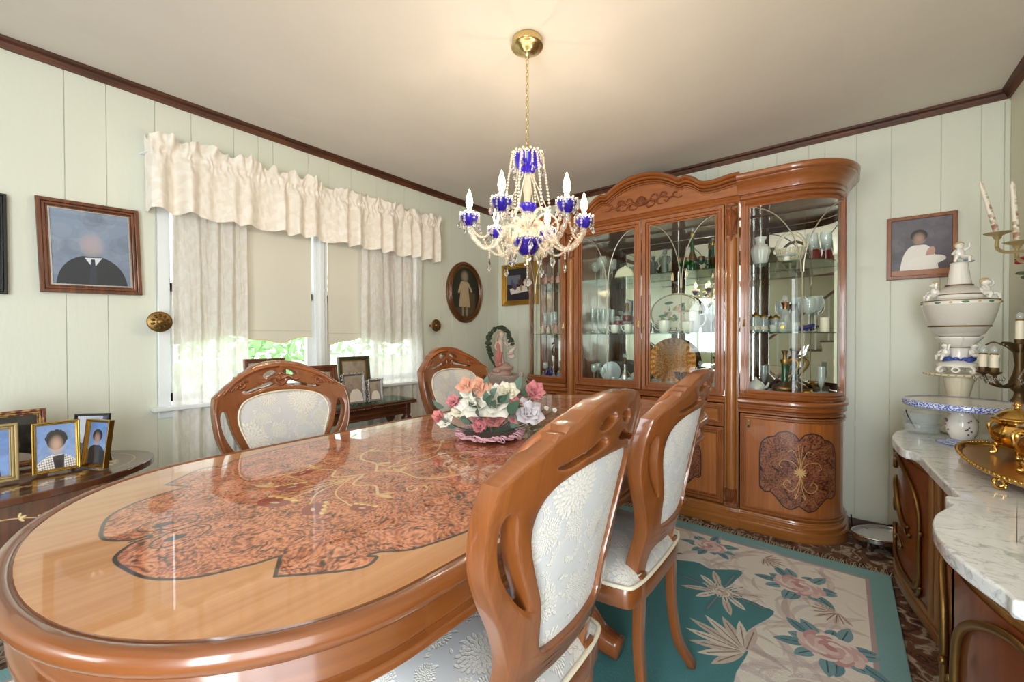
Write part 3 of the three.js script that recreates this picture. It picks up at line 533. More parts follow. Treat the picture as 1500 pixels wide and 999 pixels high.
{ // oval portrait
  const t = thing('oval_portrait', 'oval gilt framed antique portrait of a standing child in a pale dress', 'picture', [XL + 0.003, 1.588, -2.815], PI / 2);
  const a = 0.238, b = 0.288, ell = (k, n = 72) => [...Array(n)].map((_, i) => [Math.cos(i / n * TAU) * (a - k), Math.sin(i / n * TAU) * (b - k)]);
  const beads = [[0, 0.006, 0.016], [0.012, 0.010, 0.022], [0.030, 0.012, 0.015], [0.046, 0.006, 0.02]];
  part('frame', merge([extr(ell(0), 0.014, { holes: [ell(0.052).reverse()], bevel: 0.002 }), ...beads.map(([k, r, z]) => tube(ell(k + 0.006, 60).map(([x, y]) => [x, y, z - 0.004]), [r, r * 0.8], { n: 8, seg: 120, closed: true, caps: false }))]), lacquer(woodTex([128, 82, 36], [86, 50, 20], { seed: 40 }), { metalness: 0.25, clearcoat: 0.5 }), t);
  const im = texOf(canvasOf(256, 320, (c, w, h) => { c.fillStyle = '#2e3328'; c.fillRect(0, 0, w, h); c.fillStyle = '#4a4536'; c.fillRect(0, h * 0.75, w, h * 0.25); c.fillStyle = '#5a4a34'; c.fillRect(w * 0.58, h * 0.5, w * 0.2, h * 0.35);
    c.fillStyle = '#b9a483'; c.beginPath(); c.moveTo(w * 0.40, h * 0.32); c.lineTo(w * 0.58, h * 0.32); c.lineTo(w * 0.64, h * 0.74); c.lineTo(w * 0.33, h * 0.74); c.fill(); c.lineWidth = 14; c.strokeStyle = '#b9a483'; c.lineCap = 'round'; c.beginPath(); c.moveTo(w * 0.40, h * 0.35); c.lineTo(w * 0.33, h * 0.5); c.moveTo(w * 0.58, h * 0.35); c.lineTo(w * 0.68, h * 0.47); c.stroke();
    c.strokeStyle = '#9a8468'; c.beginPath(); c.moveTo(w * 0.44, h * 0.75); c.lineTo(w * 0.44, h * 0.87); c.moveTo(w * 0.54, h * 0.75); c.lineTo(w * 0.55, h * 0.87); c.stroke();
    for (let k = 10; k > 0; k--) { c.globalAlpha = 0.16; c.fillStyle = '#b49c80'; c.beginPath(); c.ellipse(w * 0.49, h * 0.24, 10 + k * 2, 13 + k * 2.2, 0, 0, TAU); c.fill(); } }));
  const pr = flat(new THREE.ShapeGeometry(shapeOf(ell(0.045)), 8)); planar(pr, 'x', 'y', 1); const uv = pr.attributes.uv; for (let i = 0; i < uv.count; i++) uv.setXY(i, uv.getX(i) / (2 * a) + 0.5, uv.getY(i) / (2 * b) + 0.5); mv(pr, 0, 0, 0.008);
  part('print', pr, std({ map: im, roughness: 0.5 }), t);
}

// ---------------------------------------------------------------- rug
const RUG = { x0: -2.28, x1: 0.19, z0: -2.69, z1: 0.45 };
{
  const W = RUG.x1 - RUG.x0, H = RUG.z1 - RUG.z0, S = 600, w = Math.round(W * S), h = Math.round(H * S);
  const c0 = canvasOf(w, h, (c) => {
    const r = rng(21); c.scale(S, S); c.lineJoin = 'round';
    c.fillStyle = '#7fadb0'; c.fillRect(0, 0, W, H);
    c.fillStyle = '#b7a2a0'; c.fillRect(0.082, 0.10, W - 0.164, H - 0.20); c.fillStyle = '#efe8dc'; c.fillRect(0.098, 0.116, W - 0.196, H - 0.232);
    // mauve and fawn feathering of the cream band
    for (let i = 0; i < 1500; i++) { const x = 0.12 + r() * (W - 0.24), z = 0.13 + r() * (H - 0.26); c.fillStyle = ['#cdb9b4', '#c4aca6', '#f3ede2', '#bba298', '#d9c9c4', '#f1eadf', '#c3b3b6'][Math.floor(r() * 7)]; c.globalAlpha = 0.42; const k = 0.6 + r() * 0.9, a = 2.6 * N1(x * 2.2, z * 2.2) + (r() - 0.5) * 0.8; c.save(); c.translate(x, z); c.rotate(a); c.scale(k, k); c.beginPath(); c.moveTo(-0.08, 0.01); c.bezierCurveTo(-0.04, -0.05, 0.04, -0.045, 0.085, -0.004); c.bezierCurveTo(0.03, -0.02, -0.03, -0.015, -0.08, 0.01); c.fill(); c.restore(); }
    c.globalAlpha = 1;
    // teal field with a scalloped edge
    c.fillStyle = '#4b888d'; c.beginPath(); const cx = W / 2, cz = H / 2;
    for (let i = 0; i <= 220; i++) { const a = i / 220 * TAU, e = 5, k = 1 + 0.05 * Math.sin(a * 11 + 0.6) + 0.03 * Math.sin(a * 23); const x = cx + Math.sign(Math.cos(a)) * Math.abs(Math.cos(a)) ** (2 / e) * (W / 2 - 0.43) * k, z = cz + Math.sign(Math.sin(a)) * Math.abs(Math.sin(a)) ** (2 / e) * (H / 2 - 0.42) * k; i ? c.lineTo(x, z) : c.moveTo(x, z); } c.fill();
    const petal = (x, z, L, B, a, col, line) => { c.save(); c.translate(x, z); c.rotate(a); c.fillStyle = col; c.beginPath(); c.moveTo(0, 0); c.quadraticCurveTo(L * 0.5, -B, L, 0); c.quadraticCurveTo(L * 0.5, B, 0, 0); c.fill(); if (line) { c.strokeStyle = line; c.lineWidth = 0.004; c.beginPath(); c.moveTo(L * 0.1, 0); c.lineTo(L * 0.8, 0); c.stroke(); } c.restore(); };
    const rose = (x, z, R, k, leaf = ['#7fa4ab', '#6a939c'], cols = ['#dcb9b4', '#e9d0c9', '#cf9f9e', '#f1e4da']) => {
      for (let i = 0; i < 13; i++) { const a = i / 13 * TAU + k; petal(x + Math.cos(a) * R * 0.62, z + Math.sin(a) * R * 0.5, R * (0.95 + 0.3 * Math.sin(i * 2.3)), R * 0.46, a + 0.3 * Math.sin(i * 3), leaf[i % 2], '#33565f'); }
      for (let q = 3; q >= 1; q--) for (let i = 0; i < 3 + q * 2; i++) { const a = i / (3 + q * 2) * TAU + q + k; c.fillStyle = cols[(i + q) % 4]; c.beginPath(); c.ellipse(x + Math.cos(a) * R * q * 0.26, z + Math.sin(a) * R * q * 0.2, R * 0.36, R * 0.2, a + 1.2, 0, TAU); c.fill(); }
      c.fillStyle = '#c78f90'; c.beginPath(); c.ellipse(x, z, R * 0.2, R * 0.14, 0.4, 0, TAU); c.fill();
    };
    const spray = (x, z, R, k) => { for (let i = 0; i < 9; i++) { const a = k + (i - 4) * 0.33; petal(x, z, R * (1.5 - Math.abs(i - 4) * 0.1), R * 0.26, a, i % 2 ? '#e6dccd' : '#d3c2b4', '#8a6f66'); } };
    const lily = (x, z, R, k) => { for (let i = 0; i < 12; i++) { const a = i / 12 * TAU + k; petal(x + Math.cos(a) * R * 0.3, z + Math.sin(a) * R * 0.3, R * (0.9 + 0.3 * (i % 3)), R * 0.28, a, ['#e9dfd0', '#d8c6b6', '#4c7d86'][i % 3], '#a48a7e'); } rose(x, z, R * 0.42, k, ['#d8c6b6', '#e9dfd0'], ['#e6dccd', '#d0bdb0', '#efe6da', '#c9b3a6']); };
    const both = (fx, fz, fn) => { for (const sx of [0, 1]) for (const sz of [0, 1]) fn(sx ? W - fx : fx, sz ? H - fz : fz); };
    both(0.34, 0.372, (x, z) => rose(x, z, 0.10, x + z)); both(0.217, 0.766, (x, z) => rose(x, z, 0.105, x)); both(0.611, 0.64, (x, z) => lily(x, z, 0.115, z)); both(0.753, 0.232, (x, z) => rose(x, z, 0.085, z)); both(0.46, 0.98, (x, z) => spray(x, z, 0.15, x > W / 2 ? PI + 0.3 : -0.3)); both(0.24, 1.22, (x, z) => rose(x, z, 0.10, 2 + z));
    both(1.08, 0.23, (x, z) => rose(x, z, 0.09, x)); both(0.98, 0.5, (x, z) => lily(x, z, 0.09, x)); for (const z of [H / 2]) { rose(0.26, z, 0.11, 1); rose(W - 0.26, z, 0.11, 2); } lily(W / 2, H / 2, 0.25, 0);
    both(0.2, 0.5, (x, z) => spray(x, z, 0.08, x)); both(0.5, 0.2, (x, z) => spray(x, z, 0.07, z));
  });
  const t = thing('area_rug', 'teal wool rug with rose bouquets and cream floral border under the dining table', 'rug');
  const nap = pixelTex(256, 256, (u, v) => { const q = 128 + 90 * N1(u * 90, v * 90) + 40 * N2(u * 10, v * 10); return [q, q, q]; }, 5, 5, false);
  const g = box(W, 0.014, H, (RUG.x0 + RUG.x1) / 2, 0.007, (RUG.z0 + RUG.z1) / 2, 0.005); const p = g.attributes.position, uv = g.attributes.uv; for (let i = 0; i < p.count; i++) uv.setXY(i, (p.getX(i) - RUG.x0) / W, 1 - (p.getZ(i) - RUG.z0) / H);
  part('pile', g, phy({ map: texOf(c0), roughness: 0.95, sheen: 0.3, sheenColor: new THREE.Color(0xbfd8d4), bumpMap: nap, bumpScale: 0.002 }), t);
  const r = rng(31), fr = []; for (let x = RUG.x0 + 0.01; x < RUG.x1; x += 0.0065) { const a = (r() - 0.5) * 0.04, l = 0.05 + r() * 0.03; fr.push(tube([[x, 0.006, RUG.z0 + 0.004], [x + a * 0.5, 0.010 + r() * 0.006, RUG.z0 - l * 0.5], [x + a, 0.003, RUG.z0 - l]], 0.0016, { n: 4, seg: 3 })); }
  const f = part('fringe', merge(fr), std({ color: 0xcfc0a4, roughness: 0.9 }), t); f.userData.kind = 'stuff';
}
// ---------------------------------------------------------------- pixel to direction (a pixel gives a direction; distance along the view axis comes from what the thing stands on)
const CAM = (() => { const y = 0.6712, p = 0.010, f = new THREE.Vector3(-Math.sin(y) * Math.cos(p), -Math.sin(p), -Math.cos(y) * Math.cos(p)), r = new THREE.Vector3(Math.cos(y), 0, -Math.sin(y)), u = r.clone().cross(f), o = -0.0018; return { f, r: r.clone().multiplyScalar(Math.cos(o)).addScaledVector(u, Math.sin(o)), u: u.clone().multiplyScalar(Math.cos(o)).addScaledVector(r, -Math.sin(o)) }; })();
const dirOf = (px, py) => CAM.f.clone().addScaledVector(CAM.r, (px - 750) / 608.43).addScaledVector(CAM.u, (499.5 - py) / 608.43);
const pix = (px, py, t) => { const d = dirOf(px, py).multiplyScalar(t); return [d.x, d.y + 1.166, d.z]; };
const onY = (px, py, y) => { const d = dirOf(px, py), t = (y - 1.166) / d.y; return [d.x * t, y, d.z * t]; };
const onZ = (px, py, z) => { const d = dirOf(px, py), t = z / d.z; return [d.x * t, d.y * t + 1.166, z]; };
const onX = (px, py, x) => { const d = dirOf(px, py), t = x / d.x; return [x, d.y * t + 1.166, d.z * t]; };

// ---------------------------------------------------------------- dining table
const TAB = { x: -1.05, z: -1.262, a: 0.553, b: 1.272, y: 0.78, cap: 0.45 };
const tablePlan = (n = 44) => { const o = []; for (const s of [1, -1]) { const c = s * (TAB.b - TAB.cap); for (let i = 0; i <= n; i++) { const a = (s > 0 ? 0 : PI) + PI * i / n, k = 2 / 2.12, x = Math.cos(a), z = Math.sin(a); o.push([Math.sign(x) * Math.abs(x) ** k * TAB.a, c + Math.sign(z) * Math.abs(z) ** k * TAB.cap]); } for (let i = 1; i < 12; i++) o.push([-s * (TAB.a + 0.012 * Math.sin(PI * i / 12)), lerp(c, -c, i / 12)]); } return o; };
const superE = (a, b, n, k) => [...Array(k)].map((_, i) => { const t = i / k * TAU, c = Math.cos(t), s = Math.sin(t); return [Math.sign(c) * Math.abs(c) ** (2 / n) * a, Math.sign(s) * Math.abs(s) ** (2 / n) * b]; });
{
  const t = thing('dining_table', 'long oval marquetry dining table with burl inlay, scrollwork and glossy lacquer', 'table', [TAB.x, 0, TAB.z]);
  const W = TAB.a * 2, H = TAB.b * 2;
  const half = [...spline2([[0.004, 1.07], [0.012, 1.10], [0.053, 1.128], [0.11, 1.125], [0.185, 1.104], [0.236, 1.06], [0.262, 1.0], [0.27, 0.975]], 36, false), [0.275, 0.945], [0.335, 0.978], ...spline2([[0.335, 0.978], [0.372, 0.94], [0.408, 0.90], [0.424, 0.868], [0.412, 0.842], [0.397, 0.85], [0.40, 0.83], [0.418, 0.812], [0.44, 0.785], [0.456, 0.735], [0.470, 0.66], [0.478, 0.5], [0.474, 0.3], [0.462, 0.14], [0.452, 0.03], [0.45, 0]], 60, false)];
  const q1 = half.map(([x, z]) => [x, TAB.b - z]), q2 = half.slice(0, -1).reverse().map(([x, z]) => [x, TAB.b + z]), right = [...q1, ...q2], left = [...right].reverse().map(([x, y]) => [-x, y]);
  const outline = [...right, ...left].map(([x, y]) => [x + TAB.a, y]);
  const scrolls = (c) => {
    const line = (pts, w, col) => { const s = spline2(pts, pts.length * 10, false); c.strokeStyle = col; c.lineWidth = w; c.beginPath(); s.forEach(([x, y], i) => i ? c.lineTo(x, y) : c.moveTo(x, y)); c.stroke(); };
    const leaf = (x, y, L, B, a, col) => { c.save(); c.translate(x, y); c.rotate(a); c.fillStyle = col; c.beginPath(); c.moveTo(0, 0); c.quadraticCurveTo(L * 0.5, B, L, 0); c.quadraticCurveTo(L * 0.5, -B, 0, 0); c.fill(); c.restore(); };
    const spiral = (x, y, R, a0, dir, w = 0.005) => { const p = []; for (let i = 0; i <= 26; i++) { const k = i / 26, a = a0 + dir * k * 7.2, r = R * (1 - 0.82 * k); p.push([x + Math.cos(a) * r, y + Math.sin(a) * r]); } line(p, w, '#e2bf86'); };
    // dark eyes on the two near lobes and the two far ones
    for (const f of [0, 1]) for (const s of [-1, 1]) { const y = f ? H - 0.24 : 0.24, x = TAB.a + s * 0.045; c.strokeStyle = '#2b211e'; c.lineWidth = 0.003; c.beginPath(); c.ellipse(x, y, 0.034, 0.05, 0.3 * s, 0, TAU); c.stroke(); c.fillStyle = '#2b2a30'; c.beginPath(); c.ellipse(x, y + (f ? 0.01 : -0.01), 0.012, 0.018, 0, 0, TAU); c.fill(); line([[TAB.a, f ? H - 0.17 : 0.17], [TAB.a + s * 0.012, f ? H - 0.22 : 0.22], [TAB.a + s * 0.004, f ? H - 0.32 : 0.32]], 0.003, '#2b211e'); }
    for (const f of [0, 1]) {
      c.save(); if (f) { c.translate(0, H); c.scale(1, -1); }
      const X = TAB.a, gold = '#e0bb80';
      for (const s of [-1, 1]) {
        line([[X, 0.66], [X + s * 0.05, 0.60], [X + s * 0.10, 0.63], [X + s * 0.16, 0.60]], 0.007, gold); line([[X, 0.70], [X + s * 0.06, 0.74], [X + s * 0.14, 0.74], [X + s * 0.20, 0.80], [X + s * 0.13, 0.86]], 0.007, gold); spiral(X + s * 0.13, 0.88, 0.05, s > 0 ? 0 : PI, s); spiral(X + s * 0.10, 0.98, 0.045, s > 0 ? 1 : 2.1, -s, 0.004);
        line([[X, 0.74], [X + s * 0.03, 0.84], [X + s * 0.02, 0.94], [X + s * 0.09, 1.03]], 0.006, gold); spiral(X + s * 0.20, 0.68, 0.035, 0, s, 0.004);
        line([[X, 0.64], [X + s * 0.03, 0.52], [X + s * 0.10, 0.46]], 0.004, gold); line([[X, 0.62], [X + s * 0.07, 0.54], [X + s * 0.19, 0.52]], 0.004, gold); line([[X, 0.62], [X + s * 0.008, 0.5], [X + s * 0.03, 0.42]], 0.0035, gold);
        for (const [x, y, a] of [[0.16, 0.60, 0.2], [0.20, 0.80, 1.2], [0.09, 1.03, 0.9], [0.06, 0.74, 2.2], [0.10, 0.46, -0.5]]) { leaf(X + s * x, y, 0.05 * s, 0.016, a * s, gold); leaf(X + s * x, y, 0.045 * s, 0.014, (a + 0.8) * s, '#d6a968'); }
      }
      for (const [x, y, R, a] of [[0.01, 0.42, 0.042, 0.3], [-0.06, 0.49, 0.036, 1.1], [0.12, 0.46, 0.036, -0.6], [-0.15, 0.56, 0.03, 1.6], [0.2, 0.53, 0.028, 0.4]]) { c.save(); c.translate(X + x, y); c.rotate(a); c.fillStyle = '#8c2f24'; c.beginPath(); c.ellipse(0, 0, R, R * 0.62, 0, 0, TAU); c.fill(); for (let k = 0; k < 7; k++) { c.fillStyle = k % 2 ? '#d8b24e' : '#e7cf8a'; c.beginPath(); c.ellipse(-R * 0.9 + k * R * 0.3, R * 0.62 + (k % 2) * 0.004, R * 0.2, R * 0.13, 0.4, 0, TAU); c.fill(); } c.fillStyle = '#c9c0a4'; c.beginPath(); c.ellipse(R * 0.1, 0, R * 0.3, R * 0.12, 0.2, 0, TAU); c.fill(); c.restore(); }
      c.restore();
    }
  };
  const art = marquetry(W, H, 944, 2048, outline, scrolls, { light: [214, 160, 108], dark: [182, 122, 72], line: 0.0065, seed: 3 });
  const edge = tablePlan();
  const topPath = edge.map((p, i) => { const n = edge.length, a = edge[(i - 1 + n) % n], b = edge[(i + 1) % n], dx = b[0] - a[0], dz = b[1] - a[1], l = Math.hypot(dx, dz); return [p[0] - dz / l * 0.0305, p[1] + dx / l * 0.0305]; });
  const top = flat(new THREE.ShapeGeometry(shapeOf(topPath), 4)); rot(top, -PI / 2); { const p = top.attributes.position, uv = top.attributes.uv, n = top.attributes.normal; for (let i = 0; i < p.count; i++) { p.setY(i, TAB.y); uv.setXY(i, (p.getX(i) + TAB.a) / W, (TAB.b - p.getZ(i)) / H); n.setXYZ(i, 0, 1, 0); } }
  part('tabletop', top, phy({ map: texOf(art), roughness: 0.3, clearcoat: 1, clearcoatRoughness: 0.015, ior: 1.5, side: THREE.DoubleSide }), t, 'burl and veneer marquetry top with pale scroll inlay');
  const y = TAB.y;
  const woodUv = (g) => { const uv = g.attributes.uv; return g; };
  part('rim', woodUv(sweep(edge, [[-0.034, y - 0.012], [-0.031, y], [-0.029, y - 0.003], [-0.026, y - 0.003], [-0.023, y + 0.001], [-0.015, y + 0.003], [-0.007, y + 0.001], [-0.001, y - 0.006], [0.001, y - 0.016], [-0.001, y - 0.024], [-0.006, y - 0.031], [-0.014, y - 0.034], [-0.046, y - 0.034]], { closed: true, side: -1, crease: 0.8 })), M.chair, t);
  part('apron', sweep(edge, [[-0.05, y - 0.034], [-0.042, y - 0.040], [-0.040, y - 0.048], [-0.036, y - 0.054], [-0.036, y - 0.088], [-0.034, y - 0.091], [-0.036, y - 0.095], [-0.026, y - 0.097], [-0.020, y - 0.103], [-0.020, y - 0.110], [-0.027, y - 0.117], [-0.06, y - 0.118], [-0.06, y - 0.05]], { closed: true, side: -1, crease: 0.8 }), M.chair, t);
  part('underframe', grain(box(W - 0.26, 0.03, H - 0.4, 0, y - 0.06, 0), 'z', 2), M.walnut, t);
  for (const [pz, zr, zl] of [[0.54, 0.56, 0.53], [-0.12, -0.125, 0.02]]) {
    part('pedestal', lathe([[0.15, 0.66], [0.15, 0.70], [0.10, 0.69], [0.07, 0.64], [0.055, 0.60], [0.075, 0.57], [0.095, 0.50], [0.108, 0.42], [0.10, 0.34], [0.075, 0.29], [0.06, 0.27], [0.08, 0.25], [0.10, 0.22], [0.10, 0.13], [0.08, 0.10], [0, 0.10]].reverse(), 36, 0.07, 14, 0.35, 0.75).translate(0, 0.014, pz), M.carved, t);
    for (const [sx, ze] of [[1, zr], [-1, zl]]) { const L = (k) => lerp(pz, ze, k), p = [[sx * 0.06, 0.23, L(0.1)], [sx * 0.18, 0.21, L(0.4)], [sx * 0.29, 0.13, L(0.7)], [sx * 0.36, 0.07, L(0.9)], [sx * 0.44, 0.056, L(1)]]; part('foot', tube(p, (k) => [lerp(0.06, 0.036, k), lerp(0.045, 0.036, k)], { sq: 3, n: 14, seg: 18, up: [0, 1, 0] }), M.carved, t); }
  }
  part('stretcher', tube([[0, 0.19, 0.46], [0, 0.19, -0.04]], [0.03, 0.04], { sq: 4, up: [1, 0, 0] }), M.carved, t);
}

// ---------------------------------------------------------------- dining chairs (origin on the floor under the seat, facing +z)
const zBack = (v) => -0.195 - 0.03 * smooth(v, 0.42, 0.62) - 0.115 * Math.pow(clamp((v - 0.5) / 0.56, 0, 1.2), 1.35);
const backAt = (u, v, w) => [u, v, zBack(v) + w + 0.055 * Math.pow(Math.abs(u) / 0.25, 2)];
function buildChair(name, label) {
  const t = thing(name, label, 'chair', [0, 0, 0], 0, 'dining chairs around the marquetry table');
  const R = [[0.163, 0.40], [0.165, 0.50], [0.172, 0.59], [0.192, 0.66], [0.222, 0.725], [0.244, 0.785], [0.252, 0.84], [0.253, 0.89], [0.247, 0.935]];
  const Rs = spline2(R, 30, false), crest = [[0.20, 0.972], [0.168, 0.992], [0.162, 1.003], [0.150, 1.004], [0.144, 1.014], [0.128, 1.018], [0.108, 1.034], [0.078, 1.047], [0.04, 1.0545], [0, 1.0565]];
  const right = [...Rs, ...crest], left = [...right].slice(0, -1).reverse().map(([x, y]) => [-x, y]);
  const outer = [...right, ...left, [-0.122, 0.40], [-0.120, 0.49], [-0.114, 0.522], [-0.09, 0.534], [0, 0.537], [0.09, 0.534], [0.114, 0.522], [0.120, 0.49], [0.122, 0.40]];
  const padR = spline2([[0.02, 0.592], [0.085, 0.594], [0.108, 0.608], [0.113, 0.64], [0.122, 0.70], [0.148, 0.765], [0.168, 0.82], [0.172, 0.86], [0.160, 0.895], [0.13, 0.918], [0.07, 0.934], [0, 0.939]], 44, false);
  const pad = [...padR, ...padR.slice(0, -1).reverse().map(([x, y]) => [-x, y])];
  const slotR = spline2([[0.150, 0.700], [0.174, 0.720], [0.204, 0.762], [0.224, 0.808], [0.232, 0.855], [0.225, 0.884], [0.208, 0.880], [0.197, 0.830], [0.182, 0.780], [0.164, 0.738]], 36);
  const holeA = spline2([[0.010, 1.012], [0.03, 1.020], [0.052, 1.012], [0.064, 0.999], [0.05, 0.993], [0.028, 0.998]], 24), holeB = spline2([[0.024, 0.968], [0.045, 0.978], [0.07, 0.966], [0.11, 0.954], [0.148, 0.946], [0.12, 0.942], [0.08, 0.952], [0.042, 0.958]], 30);
  const mir = (h) => h.map(([x, y]) => [-x, y]).reverse();
  const frame = bend(tess(extr(outer, 0.030, { holes: [pad.slice().reverse(), slotR, mir(slotR), holeA, mir(holeA), holeB, mir(holeB)], bevel: 0.005, bs: 2 }), 0.035, 5), (x, y, z) => backAt(x, y, z - 0.015), 0.45);
  part('back_frame', grain(frame, 'y', 2), M.chair, t);
  // padded panel: fabric on both sides
  const inset = (k) => pad.map(([x, y]) => [x * (1 - k * 2), (y - 0.76) * (1 - k * 2) + 0.76]);
  const cushion = (w0, puff, nm, mat) => { const sh = tess(flat(new THREE.ShapeGeometry(shapeOf(pad.map(([x, y]) => [x * 1.01, (y - 0.76) * 1.01 + 0.76])), 4)), 0.022, 6); const g = bend(sh, (x, y) => { const ex = 1 - Math.pow(Math.abs(x) / 0.185, 3), ey = 1 - Math.pow(Math.abs((y - 0.765) / 0.178), 4); return backAt(x, y, w0 + puff * clamp(ex, 0, 1) * clamp(ey, 0, 1)); }, 2.5); return part(nm, planar(g, 'x', 'y', 1), mat, t); };
  cushion(-0.006, -0.004, 'back_fabric', M.damask); cushion(0.008, 0.026, 'back_cushion', M.damask);
  part('cushion_piping', tube(pad.map(([x, y]) => backAt(x * 0.985, (y - 0.76) * 0.985 + 0.76, 0.019)), 0.0035, { n: 6, seg: 120, closed: true, caps: false }), M.piping, t);
  // carved crest on the front face
  for (const s of [-1, 1]) {
    const f = (x, y, o = 0.018) => backAt(s * x, y, o);
    part('crest_carving', merge([tube([f(0.205, 0.955), f(0.17, 0.985), f(0.12, 1.012), f(0.06, 1.030), f(0, 1.036)], (k) => 0.008 + 0.003 * Math.sin(k * PI), { n: 8, seg: 24 }), ...[0, 1, 2, 3].map((k) => tube([f(0.215 - k * 0.014, 0.945 + k * 0.004), f(0.185 - k * 0.014, 0.967 + k * 0.006), f(0.158 - k * 0.012, 0.958 + k * 0.008)], 0.0055, { n: 6, seg: 8 })), tube([f(0.158, 0.958), f(0.142, 0.962), f(0.136, 0.974), f(0.146, 0.981), f(0.153, 0.973), f(0.147, 0.967)], 0.006, { n: 6, seg: 18 }), tube([f(0.0, 0.985), f(0.03, 0.992), f(0.055, 0.978), f(0.08, 0.984)], (k) => 0.012 * (1 - 0.7 * k), { n: 8, seg: 12 }), tube([f(0.0, 0.958), f(0.02, 0.975), f(0.012, 0.995), f(0, 1.0)], 0.007, { n: 6, seg: 10 })]), M.carved, t);
    part('side_molding', tube([f(0.155, 0.6, 0.020), f(0.168, 0.645, 0.020), f(0.206, 0.71, 0.020), f(0.234, 0.775, 0.020), f(0.245, 0.84, 0.020), f(0.246, 0.89, 0.020), f(0.238, 0.93, 0.020)], [0.005, 0.004], { n: 8, seg: 30 }), M.chair, t);
    part('leg', grain(tube([[s * 0.143, 0.46, -0.195], [s * 0.144, 0.40, -0.195], [s * 0.148, 0.25, -0.195], [s * 0.158, 0.10, -0.215], [s * 0.185, 0.012, -0.255]], (k) => [lerp(0.021, 0.015, k), lerp(0.017, 0.013, k)], { sq: 5, n: 16, seg: 20, up: [1, 0, 0] }), 'y', 2), M.chair, t);
    part('leg', grain(tube([[s * 0.205, 0.43, 0.215], [s * 0.215, 0.36, 0.225], [s * 0.20, 0.2, 0.215], [s * 0.19, 0.07, 0.215], [s * 0.205, 0.012, 0.235]], (k) => [0.026 - 0.012 * Math.sin(k * PI * 0.75), 0.026 - 0.012 * Math.sin(k * PI * 0.75)], { sq: 3, n: 14, seg: 20, up: [1, 0, 0] }), 'y', 2), M.chair, t);
  }
  const plan = spline2([[-0.185, -0.205], [0, -0.215], [0.185, -0.205], [0.225, -0.16], [0.238, 0.0], [0.248, 0.16], [0.225, 0.225], [0.12, 0.245], [0, 0.25], [-0.12, 0.245], [-0.225, 0.225], [-0.248, 0.16], [-0.238, 0.0], [-0.225, -0.16]], 90);
  const area = plan.reduce((a, p, i) => { const q = plan[(i + 1) % plan.length]; return a + p[0] * q[1] - q[0] * p[1]; }, 0);
  const side = area > 0 ? -1 : 1;
  part('seat_rail', sweep(plan, [[-0.03, 0.385], [-0.004, 0.385], [0, 0.389], [0, 0.438], [-0.003, 0.443], [-0.03, 0.443]], { closed: true, side }), M.chair, t);
  part('seat_piping', tube(plan.map(([x, z]) => [x * 1.004, 0.449, z * 1.004]), 0.006, { n: 8, seg: 140, closed: true, caps: false }), M.piping, t);
  const dome = (k) => 0.447 + 0.058 * Math.pow(1 - Math.pow(k, 3.2), 0.6);
  const pos = [], idx = [], K = 12, n = plan.length; for (let j = 0; j <= K; j++) for (let i = 0; i < n; i++) { const k = j / K; pos.push(plan[i][0] * k, dome(k), plan[i][1] * k); }
  for (let j = 0; j < K; j++) for (let i = 0; i < n; i++) { const a = j * n + i, b = j * n + (i + 1) % n; idx.push(a, a + n, b, b, a + n, b + n); }
  const sg = new THREE.BufferGeometry(); sg.setIndex(idx); sg.setAttribute('position', new THREE.Float32BufferAttribute(pos, 3)); sg.computeVertexNormals();
  part('seat_cushion', planar(flat(sg), 'x', 'z', 1), M.damask, t);
  return t;
}
const chair0 = buildChair('dining_chair', 'carved wooden dining chair seen from behind, standing further from the china cabinet');
const RAIL = 0.014;
chair0.position.set(-0.655, RAIL, -0.70); chair0.rotation.y = -PI / 2;
copyOf(chair0, [-0.655, RAIL, -1.32], -PI / 2, 'carved wooden dining chair seen from behind, standing next to the china cabinet');
copyOf(chair0, [-1.485, RAIL, -0.735], PI / 2, 'carved dining chair with oval cushioned back in front of the window between the curtains');
copyOf(chair0, [-1.47, RAIL, -1.655], PI / 2, 'carved dining chair with oval cushioned back below the oval portrait', null, 1.035);

